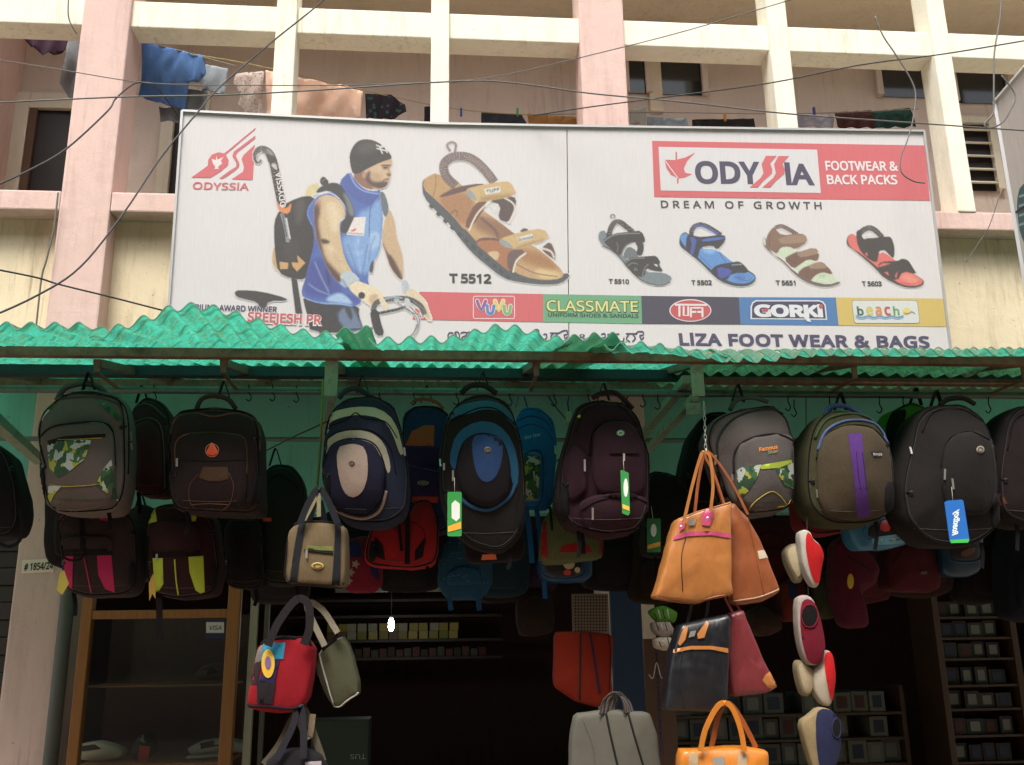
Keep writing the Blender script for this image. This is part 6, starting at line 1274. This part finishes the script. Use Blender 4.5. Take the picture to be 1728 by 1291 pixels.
# ------------------------------------------------------------------ glass display case on the left
M_WOOD, M_WOODL = wood('brown varnished wood', '#94602f', 1.1), wood('worn pale wood', '#9a7248', 1.0)
dc = thing('display_case', 'wooden framed glass display case of shoes left of the shop door', 'display case', (P(130, 1150, 5.3).x, 5.3, .15))
YD = 5.3
def zz(px, py, d=YD): return P(px, py, d).z
xa, xb, xc = P(134, 1060, YD).x, P(388, 1060, YD).x, P(405, 1060, YD).x
ztop = zz(250, 1034)
for x0, x1 in ((xa, xa+.055), (xb-.02, xb+.045)): box('post', x0, x1, YD, YD+.06, .15, zz(390, 984), M_WOOD, dc, .005)
box('rail', xa+.056, xb-.021, YD+.003, YD+.05, ztop-.03, ztop+.015, M_WOOD, dc, .004)
box('white_post', xc+.03, xc+.07, YD+.1, YD+.14, .15, zz(410, 985), plain('#b0aa98', 1), dc, .004); box('white_post', xc+.09, xc+.115, YD+.2, YD+.24, .15, zz(425, 985), plain('#6a665c', .8), dc, .004)
box('glass_shelf', xa+.02, xb, YD+.07, YD+.45, zz(250, 1160), zz(250, 1160)+.008, wood('shelf edge', '#8a5c34', .9), dc, .001)
box('shelf', xa+.02, xb, YD+.07, YD+.5, zz(250, 1288, YD+.1)-.02, zz(250, 1288, YD+.1), M_WOOD, dc, .002)
box('case_back', xa, xb, YD+.52, YD+.54, .15, ztop, M_DARK, dc, 0)
gm = material('case glass', lambda n, bs, out: (lambda t, g, m, : (setattr(t.inputs[0], 'default_value', (.86, .88, .86, 1)), setattr(g.inputs['Roughness'], 'default_value', .03), setattr(m.inputs[0], 'default_value', .05), n.links.new(t.outputs[0], m.inputs[1]), n.links.new(g.outputs[0], m.inputs[2]), n.links.new(m.outputs[0], out.inputs[0])))(n.nodes.new('ShaderNodeBsdfTransparent'), n.nodes.new('ShaderNodeBsdfGlossy'), n.nodes.new('ShaderNodeMixShader')))
box('glass_pane', xa+.057, xb-.022, YD+.02, YD+.026, .2, ztop-.032, gm, dc, 0)
st = thing('card_sticker', 'small blue and white VISA sticker on the display case glass', 'sticker', P(362, 1070, YD))
def quad(px0, py0, px1, py1, d): return [P(px0, py1, d), P(px1, py1, d), P(px1, py0, d), P(px0, py0, d)]
mk('sticker_base', quad(347, 1046, 379, 1078, YD+.019), [[0, 1, 2, 3]], M_LAB, st, cols=[lin('#1c2044', 1)]*4)
mk('sticker_field', quad(348, 1050, 378, 1068, YD+.018), [[0, 1, 2, 3]], M_LAB, st, cols=[lin('#b8b4ae', 1.2)]*4)
pts, Fc = textpx('VISA', 353, 1063, 374, 1063, 8, bold=.012, shear=.2); mk('lettering', [P(x, y, YD+.017) for x, y in pts], Fc, M_LAB, st, cols=[lin('#1c2858', 1)]*len(pts))
def lump(name, label, cat, pts, d, th, col, g=1.0, group=None, wr=.006, part='body', rough=.8): 
    b = Bag(name, label, cat, pts, d, th, plain(col, g, rough), .02, n=32, wr=wr, it=2, group=group, part=part); return b
b = lump('display_shoe', 'cream shoe lying in the display case', 'shoe', [(115, 1268), (130, 1256), (160, 1252), (185, 1258), (208, 1268), (205, 1280), (170, 1286), (130, 1282)], 5.5, .12, '#d0c4a8', 1.3); b.patch([(130, 1260), (160, 1256), (172, 1264), (140, 1268)], '#2c2420', 'shoe_opening')
b = lump('display_shoe', 'pale shoe on a paper box in the display case at the right post', 'shoe', [(312, 1264), (340, 1250), (380, 1246), (420, 1256), (418, 1270), (370, 1272), (320, 1274)], 5.5, .12, '#a0a09a', 1.3); b.patch([(330, 1256), (360, 1250), (372, 1258), (340, 1264)], '#2c2420', 'shoe_opening')
b = lump('paper_box', 'flat white box under the pale shoe in the display case', 'box', [(312, 1276), (376, 1272), (376, 1279), (312, 1282)], 5.48, .1, '#9a9488', 1.1, wr=.001)
b = lump('display_shoe', 'dark shoe with a pale toe and a red price card in the display case', 'shoe', [(222, 1262), (234, 1240), (246, 1238), (254, 1250), (262, 1275), (240, 1284), (220, 1280)], 5.52, .12, '#1c1818', 1); b.patch([(230, 1246), (240, 1237), (252, 1246), (244, 1254)], plain('#a09c90', 1.2), 'toe_patch')
mk('price_card', *(lambda f: (f+[p+Vector((0, .003, 0)) for p in f], [[0, 1, 2, 3], [7, 6, 5, 4], [0, 4, 5, 1], [1, 5, 6, 2], [2, 6, 7, 3], [3, 7, 4, 0]]))([P(232, 1285, 5.46), P(249, 1286, 5.46), P(253, 1260, 5.46), P(236, 1258, 5.46)]), plain('#b03020', 1), label='small red card standing before the dark shoe in the display case', cat='card')
b = lump('display_shoe', 'brown sandal on the glass shelf of the display case', 'shoe', [(325, 1140), (345, 1122), (370, 1118), (380, 1130), (378, 1146), (340, 1150)], 5.5, .1, '#4a3020', 1); b.patch([(340, 1130), (360, 1124), (368, 1134), (350, 1140)], '#160e0a', 'shoe_opening')
# ------------------------------------------------------------------ inside of the shop
YS = 8.6
sh = thing('wall_shelf', 'long shelf with small yellow boxes on the back wall of the shop', 'shelf', (P(660, 1080, YS).x, YS, zz(660, 1080, YS)))
x0, x1 = P(540, 1075, YS).x, P(790, 1075, YS).x
for py in (1078, 1037, 1010): box('shelf_board', x0-.3, x1+.3, YS-.02, YS+.35, zz(660, py, YS)-.03, zz(660, py, YS)-.004, wood('dark shelf board', '#3c3028', .8), sh, .002)
box('shelf_board', x0-.3, x1+.3, YS-.02, YS+.35, zz(660, 1108, YS)-.03, zz(660, 1108, YS)-.004, wood('dark shelf board', '#3c3028', .8), sh, .002)
YEL = [plain(c, 1, .5) for c in ('#9a8c2c', '#8c7c30', '#a89c4c', '#6c4c2c', '#b0a048', '#7c8430', '#9c9880')]
bv, bf = boxvf(-.5, .5, 0, .2, 0, 1, .004)
def bulkbox(name, x, y, z, w, h, mat, label, cat, group, dep=.2, end=None):
    V = [Vector((v.x*w, v.y/.2*dep, v.z*h)) for v in bv]; key = ('bb', round(w, 4), round(h, 4), dep, mat.name, end.name if end else '')
    if key not in _mc:
        me = bpy.data.meshes.new(name); me.from_pydata(V, [], bf); me.materials.append(mat); _mc[key] = me
    if end is None:
        o = bpy.data.objects.new(name, _mc[key]); COL.objects.link(o); o.location = (x, y, z); _props(o, label, cat, group); return o
    r = bpy.data.objects.new(name, None); COL.objects.link(r); r.location = (x, y, z); _props(r, label, cat, group)
    o = bpy.data.objects.new('carton', _mc[key]); COL.objects.link(o); o.parent = r
    k2 = ('bl', round(w, 4), round(h, 4), end.name)
    if k2 not in _mc:
        V, Fc = boxvf(-w*.3, w*.28, -.003, -.0005, h*.2, h*.82); me = bpy.data.meshes.new('end_label'); me.from_pydata(V, [], Fc); me.materials.append(end); _mc[k2] = me
    o2 = bpy.data.objects.new('end_label', _mc[k2]); COL.objects.link(o2); o2.parent = r
    return r
SIDE = lambda k: ORD[k]+' from the left'
n = 0
for row, (py, h) in enumerate(((1078, .066), (1061.5, .066))):
    for k in range(13):
        px = 560+k*17.2+random.uniform(-1.5, 1.5)
        p = P(px, py, YS); w = .076
        bulkbox('small_box', p.x, YS+random.random()*.02, zz(660, 1078, YS)-.003+row*.0675, w, .066, YEL[random.randrange(len(YEL))], 'small printed packet, '+SIDE(k)+' in the '+('lower', 'upper')[row]+' layer on the lit shelf', 'box', 'small boxes on the lit back shelf', .15); n += 1
for k in range(20):
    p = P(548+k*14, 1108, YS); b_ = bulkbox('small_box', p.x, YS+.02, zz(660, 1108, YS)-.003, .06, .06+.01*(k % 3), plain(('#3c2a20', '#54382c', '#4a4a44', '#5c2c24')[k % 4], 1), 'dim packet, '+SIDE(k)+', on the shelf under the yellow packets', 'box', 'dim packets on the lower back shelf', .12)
# lit bulb
pb = P(660, 1055, 7.4)
bu = thing('light_bulb', 'lit white bulb hanging inside the shop before the yellow boxes', 'lamp', pb)
em = material('lit bulb', lambda n, bs, out: (setattr(bs.inputs['Emission Color'], 'default_value', (1, .97, .88, 1)), setattr(bs.inputs['Emission Strength'], 'default_value', 45)))
mk('glass_bulb', *tubevf([pb+Vector((0, 0, z)) for z in (-.045, -.038, -.02, .02, .038, .046)], [.004, .014, .02, .02, .016, .008], 14), em, bu, smooth=True)
tube('flex', [pb+Vector((0, 0, .05)), pb+Vector((0, 0, .9))], .004, plain('#181412', 1), bu)
mk('bulb_cap', *tubevf([pb+Vector((0, 0, .047)), pb+Vector((0, 0, .08))], .013, 10), plain('#8a8474', 1, .4), bu, smooth=True)
pr = P(657, 992, 8.2)
box('steel_ledge', pr.x-.45, pr.x+.7, 8.2, 8.3, pr.z-.035, pr.z+.03, material('brushed steel', lambda n, bs, out: (setattr(bs.inputs[0], 'default_value', (.4, .4, .34, 1)), setattr(bs.inputs['Metallic'], 'default_value', .7), setattr(bs.inputs['Roughness'], 'default_value', .25))), label='steel ledge above the yellow boxes catching the bulb light', cat='ledge')
# shoe boxes lower right and far right
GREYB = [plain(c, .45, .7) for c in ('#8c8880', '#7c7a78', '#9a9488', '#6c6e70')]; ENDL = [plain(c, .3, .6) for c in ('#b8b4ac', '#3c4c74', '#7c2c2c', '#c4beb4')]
YX = 6.2
rack = thing('shoe_box_rack', 'low wooden rack stacked with grey shoe boxes behind the leather bags', 'rack', (P(1300, 1285, YX).x, YX, .15))
xr0, xr1 = P(1130, 1200, YX).x, P(1520, 1200, YX).x
for py in (1205, 1248, 1292): box('shelf_board', xr0, xr1, YX-.01, YX+.32, zz(1300, py, YX)-.018, zz(1300, py, YX), wood('dark post wood', '#5a3c28', .7), rack, .002)
for x in (xr0-.03, xr1): box('post', x, x+.03, YX-.01, YX+.32, .15, zz(1300, 1160, YX), wood('dark post wood', '#5a3c28', .7), rack, .002)
for ri, py in enumerate((1205, 1248, 1292)):
    x = xr0+.02; k = 0
    while x < xr1-.12:
        w = .1+random.random()*.035; h = .118+random.random()*.02
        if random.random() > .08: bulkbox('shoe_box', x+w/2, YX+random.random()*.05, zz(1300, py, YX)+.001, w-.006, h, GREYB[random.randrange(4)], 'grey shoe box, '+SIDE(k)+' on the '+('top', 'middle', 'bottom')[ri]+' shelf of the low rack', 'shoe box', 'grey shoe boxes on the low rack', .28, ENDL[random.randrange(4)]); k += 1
        x += w
rk2 = thing('tall_shoe_rack', 'tall dark shoe box shelves at the right side of the shop', 'rack', (P(1660, 1285, 5.95).x, 5.95, .15))
Y2 = 5.95; xs0, xs1 = P(1590, 1100, Y2).x, P(1708, 1100, Y2).x
for x in (xs0-.04, xs1): box('post', x, x+.04, Y2-.02, Y2+.3, .15, zz(1650, 985, Y2), wood('dark post wood', '#5a3c28', .7), rk2, .003)
for i, py in enumerate((1040, 1075, 1110, 1155, 1195, 1240, 1285)):
    z = zz(1650, py, Y2); box('shelf_board', xs0, xs1, Y2-.01, Y2+.3, z-.015, z, wood('dark post wood', '#5a3c28', .7), rk2, .002); x = xs0+.01; k = 0
    while x < xs1-.09:
        w = .085+random.random()*.03
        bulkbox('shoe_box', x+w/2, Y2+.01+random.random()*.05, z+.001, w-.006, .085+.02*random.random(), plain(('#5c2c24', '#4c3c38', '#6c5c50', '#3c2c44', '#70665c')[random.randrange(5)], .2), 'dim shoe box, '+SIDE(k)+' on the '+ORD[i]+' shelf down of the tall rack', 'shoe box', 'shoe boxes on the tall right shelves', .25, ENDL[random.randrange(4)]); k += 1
        x += w
# boards beside the carrier bags
bo = mk('blue_board', *boxvf(P(1034, 1100, 4.6).x, P(1086, 1100, 4.6).x, 4.6, 4.64, .13, zz(1060, 985, 4.6), .004), plain('#243c5c', 1.0, .7), label='tall blue cloth covered board between the carrier bags and the brown board', cat='board')
b2 = mk('brown_board', *boxvf(P(1078, 1150, 4.3).x+.03, P(1138, 1150, 4.3).x, 4.3, 4.33, .13, zz(1100, 1078, 4.3), .004), wood('brown board', '#5c4434', .9), label='brown hardboard panel behind the purple chain', cat='board')
pg = thing('pegboard', 'small cream perforated board above the orange cloth bag', 'board', P(998, 1070, 4.4))
mk('sheet', *boxvf(P(966, 1040, 4.4).x, P(1028, 1040, 4.4).x, 4.4, 4.415, zz(998, 1072, 4.4), zz(998, 1002, 4.4), .002), plain('#8c7c70', .9), pg)
hp = []
for i in range(11):
    for j in range(12): q = P(971+i*5.1, 1007+j*5.2, 4.399); hp.append(boxvf(q.x-.0035, q.x+.0035, 4.3975, 4.3995, q.z-.0035, q.z+.0035))
mk('peg_holes', *cat_vf(hp), plain('#1c1614', 1), pg, kind='stuff')
# green signboard low inside
gs = thing('green_carton', 'dark green carton with upside-down print low in the doorway', 'carton', P(575, 1290, 4.8))
mk('carton', *boxvf(P(525, 1250, 4.8).x, P(622, 1250, 4.8).x, 4.8, 5.0, zz(575, 1300, 4.8), zz(575, 1215, 4.8), .004), plain('#1c3a2c', .6), gs)
V, Fc = textvf('TUS'); mk('lettering', [P(617-26*u, 1273+8*v, 4.798) for u, v in V], [f[::-1] for f in Fc], plain('#8a9488', 1), gs)
# ------------------------------------------------------------------ washing upstairs
def washing(name, label, cat, out, d, col, fold=.02, wl=14, mat=None, part=None, slant=0.0):
    dens = _dens(out, 6); v, f = fill2d(dens, 6); xm = min(x for x, y in v); V = []
    for x, y in v:
        p = P(x, y, d); q = noise.noise(Vector((x*.05, y*.02, d*9)))
        V.append(Vector((p.x, p.y+fold*.75*(math.sin((x+y*.2)/wl*2*math.pi*.5+q*3)*min(1, (y-min(b for a, b in v))/40+.15)+q*.15)+(x-xm)*slant, p.z)))
    o = mk(name, V, f, mat or fabric(col, 1.0), smooth=True, label=label, cat=cat, group='washing on the verandah lines')
    so_ = o.modifiers.new('thickness', 'SOLIDIFY'); so_.thickness = .0015; return o
def dotted(h, dot, sc=60):
    c = lin(h)
    def f(n, bs, out):
        v = n.nodes.new('ShaderNodeTexVoronoi'); v.inputs['Scale'].default_value = sc; n.links.new(_coord(n), v.inputs['Vector'])
        n.links.new(_mix(n, lin(dot), c, _ramp(n, v.outputs['Distance'], [(.22, (0, 0, 0)), (.34, (1, 1, 1))])), bs.inputs[0]); bs.inputs['Roughness'].default_value = .9
    return material('print cloth '+h, f)
YW = 6.0
washing('shirt', 'bright blue shirt hanging on the line right of the left pink pillar', 'shirt', [(240, 71), (344, 94), (347, 122), (335, 140), (318, 138), (312, 184), (290, 180), (233, 162), (238, 132)], YW, '#5a7eb4')
washing('towel', 'dark red and navy cloth bundled above the left door', 'cloth', [(30, 56), (120, 56), (112, 84), (90, 92), (70, 90), (52, 78)], YW, '#3c2434', .03)
washing('trousers', 'grey trousers hanging beside the left edge of the pink pillar', 'trousers', [(118, 60), (136, 58), (134, 172), (118, 168), (102, 142), (104, 118)], YW-.05, '#8a8c90')
washing('towel', 'pale grey cloth hanging right of the blue shirt', 'cloth', [(345, 108), (385, 116), (380, 160), (340, 152)], YW+.1, '#98a0a8')
washing('trousers', 'grey shorts low behind the blue shirt', 'shorts', [(316, 150), (352, 155), (346, 190), (318, 184), (300, 206), (270, 204), (268, 180), (290, 182)], YW+.06, '#84888c')
washing('blouse', 'white blouse with small dots on the clothes line', 'blouse', [(398, 124), (446, 120), (440, 192), (412, 190), (400, 176), (406, 160), (393, 138)], YW+.05, '#fff', mat=dotted('#c8b8b0', '#8a6c6c'))
washing('bed_sheet', 'large peach orange bed sheet hanging behind the cream fin', 'bed sheet', [(448, 118), (500, 130), (612, 152), (608, 198), (560, 210), (448, 205)], YW+.1, '#d8a488', .03, 26, mat=dotted('#e2bca6', '#e8ccbc', 14))
washing('shirt', 'dark purple and green patterned shirt right of the peach bed sheet', 'shirt', [(616, 158), (660, 160), (684, 178), (686, 190), (660, 202), (618, 200)], YW, '#fff', mat=dotted('#2c2030', '#2c6458', 22))
for lab, q, c in (('grey jeans rolled low on the line above the billboard', [(812, 190), (880, 192), (890, 212), (812, 210)], '#3a3c44'), ('orange cloth low behind the billboard left of the middle pink pillar', [(890, 192), (975, 198), (974, 214), (892, 212)], '#a87c48'),
                  ('dark cloth on the line left of the second cream fin', [(716, 180), (728, 180), (728, 208), (716, 206)], '#2c2a34'), ('white cloth on the line right of the middle pink pillar', [(1062, 186), (1092, 178), (1090, 212), (1062, 210)], '#b8b8b0'),
                  ('dark striped towel clipped with an orange peg', [(1168, 202), (1272, 200), (1274, 216), (1168, 216)], '#2c2828'), ('pale blue cloth right of the middle pink pillar', [(1092, 196), (1158, 200), (1162, 214), (1092, 212)], '#98a4ac'),
                  ('white patterned cloth beside the third cream fin', [(1345, 192), (1408, 196), (1406, 216), (1346, 214)], '#a8a4b0'), ('red and black cloth on the line right of the patterned one', [(1408, 190), (1470, 186), (1480, 216), (1412, 216)], '#4c2a28'),
                  ('green and black shirt low on the line before the last fin', [(1470, 188), (1535, 182), (1546, 214), (1478, 216)], '#24443c')):
    washing('cloth', lab, 'cloth', q, YW+.02, c, .025, 12)
for i, (q, c, l) in enumerate((([(330, 92), (440, 112), (600, 150), (770, 184), (900, 194)], '#b8a460', 'yellow clothes line drooping across the verandah'), ([(900, 194), (1100, 190), (1340, 192), (1550, 184)], '#8a8a80', 'grey clothes line over the right half of the billboard'), ([(20, 54), (140, 58)], '#8a8070', 'clothes line above the left door'), ([(238, 70), (290, 82), (400, 112)], '#9a9a90', 'short clothes line holding the blue shirt'))):
    tube('clothes_line', catmull([P(x, y, YW) for x, y in q], 6), .0035, plain(c, 1), label=l, cat='clothes line')
for x, y, c in ((1222, 200, '#d08a2c'), (1372, 190, '#4c4ca0'), (778, 192, '#3c5c9c'), (873, 192, '#3c9c5c')):
    mk('clothes_peg', *boxvf(P(x, y, YW).x-.008, P(x, y, YW).x+.008, YW-.03, YW-.01, P(x, y, YW).z-.03, P(x, y, YW).z+.03, .003), plain(c, 1), label={'#d08a2c': 'orange', '#4c4ca0': 'violet', '#3c5c9c': 'blue', '#3c9c5c': 'green'}[c]+' clothes peg on the verandah line', cat='clothes peg')
# ------------------------------------------------------------------ cables in front of the house
CB = plain('#2c2a2a', 1, .6); CG = plain('#6a6662', 1, .6)
def cable(label, pts, d, r, mat=CB, n=6): tube('cable', catmull([P(x, y, d[0]+(d[1]-d[0])*i/(len(pts)-1)) for i, (x, y) in enumerate(pts)], n), r, mat, label=label, cat='cable')
cable('black cable looping up over the left pink pillar to the billboard corner', [(-60, 335), (0, 310), (52, 286), (112, 251), (181, 188), (195, 167), (223, 143), (244, 139), (258, 143), (275, 160), (303, 199)], (4.0, 5.2), .0045)
cable('long black cable running diagonally from the top to the lower left', [(600, -60), (546, 0), (460, 70), (373, 145), (335, 188), (272, 265), (209, 359), (136, 450), (60, 500), (-40, 545)], (5.0, 3.6), .0042)
cable('long grey cable crossing the whole front just above the billboard', [(-40, 175), (126, 167), (230, 163), (360, 161), (470, 156), (600, 148), (700, 141), (780, 137), (830, 137), (900, 144), (1000, 158), (1150, 172), (1330, 192), (1550, 208), (1780, 224)], (4.6, 4.6), .0042, CG)
cable('thin cable joining the grey one over the left pillar', [(-40, 95), (105, 118), (230, 138), (330, 143), (560, 144), (700, 140)], (4.9, 4.65), .0028, CG)
cable('thin cable rising to the right edge over the right half of the billboard', [(900, 195), (1000, 180), (1130, 163), (1300, 140), (1450, 110), (1600, 90), (1780, 60)], (5.2, 4.2), .0038)
cable('thin cable rising steeply past the middle pink pillar', [(760, 140), (860, 125), (980, 97), (1128, 60), (1250, 25), (1400, -20)], (5.2, 4.6), .003, CG)
cable('black cable running down to the awning at the lower left', [(-30, 450), (60, 468), (100, 480), (190, 502), (275, 524)], (4.2, 4.6), .0045)
cable('loose bent cable hanging before the red box of the billboard', [(1477, 28), (1490, 60), (1510, 90), (1535, 130), (1545, 160), (1540, 205), (1530, 240), (1521, 262), (1521, 290), (1540, 305), (1561, 309)], (5.1, 5.1), .0046, CG)
cable('loose cable ending in a hook at the right signboard', [(1692, -40), (1690, 0), (1686, 40), (1678, 90), (1677, 150), (1676, 190), (1662, 208), (1668, 216), (1690, 208), (1705, 185), (1713, 160), (1690, 127)], (4.5, 4.5), .0048, CG)
cable('frayed cable end below the right signboard hook', [(1690, 320), (1670, 380), (1655, 405), (1630, 443)], (5.3, 5.4), .0028, CG)
cable('grey cable clipped down the left side of the pink pillar', [(98, 325), (95, 352), (90, 390), (78, 440), (70, 470), (60, 560)], (5.55, 5.55), .006, CG)
cable('thin cable stub hanging from the top beam at the left', [(117, -20), (115, 10), (116, 30), (122, 45), (130, 57)], (5.55, 5.55), .004)
# ------------------------------------------------------------------ right signboard, seen at an angle
za = P(1680, 172, 4.9); p1 = P(1728, 116, 4.0)
t = (za.z-EYE.z)/ray(1728, 116).z; q1 = EYE+ray(1728, 116)*t; dr_ = (q1-za); dr_.z = 0; dr_.normalize()
zbot = P(1732, 560, 4.9).z
sb_ = thing('side_signboard', 'grey signboard set at an angle at the right edge with part of a sneaker picture', 'signboard', (za.x, za.y, zbot))
L_ = 1.6; nrm = Vector((-dr_.y, dr_.x, 0)); nrm = nrm if nrm.x < 0 else -nrm
A0, A1 = za.copy(), za+dr_*L_
def sbq(u, z, o=0.0): q = za+dr_*u+nrm*o; return Vector((q.x, q.y, z))
V = [sbq(0, zbot), sbq(L_, zbot), sbq(L_, za.z), sbq(0, za.z)]; V += [v-nrm*.05 for v in V]
mk('sign_panel', V, [[0, 1, 2, 3], [7, 6, 5, 4], [0, 4, 5, 1], [1, 5, 6, 2], [2, 6, 7, 3], [3, 7, 4, 0]], M_PRINT, sb_, cols=[lin('#bdb6ae')]*8)
for a, b_ in ((sbq(0, zbot, .004), sbq(0, za.z, .004)), (sbq(0, za.z, .004), sbq(L_, za.z, .004))): mk('frame_trim', *obox(a, b_, .02, .02, Vector((.3, .3, 1))), M_ALU, sb_)
def onsb(x, y):   # where the sight line meets that board
    r = ray(x, y); t = (za-EYE).dot(nrm)/r.dot(nrm); return EYE+r*t+nrm*.0015
v, f = fill2d(chaikin([(1722, 312), (1716, 340), (1718, 370), (1722, 395), (1734, 420), (1745, 420), (1745, 305)], 1)); mk('printed_shoe', [onsb(*q) for q in v], f, M_PRINT, sb_, cols=[lin('#3c5c5c')]*len(v))
for k in range(4): mk('printed_lace', [onsb(*q)+nrm*.001 for q in ((1720, 330+k*16), (1745, 322+k*16), (1745, 326+k*16), (1720, 334+k*16))], [[0, 1, 2, 3]], M_PRINT, sb_, cols=[lin('#8a9c9c')]*4)
mk('printed_edge', [onsb(*q)+nrm*.002 for q in ((1714, 357), (1745, 335), (1745, 340), (1715, 361))], [[0, 1, 2, 3]], M_PRINT, sb_, cols=[lin('#2c2a2a')]*4)
mk('sign_post', *obox(sbq(.03, 0.0, -.06), sbq(.03, za.z-.02, -.06), .04, .04, Vector((1, 0, 0))), M_RUST, sb_)
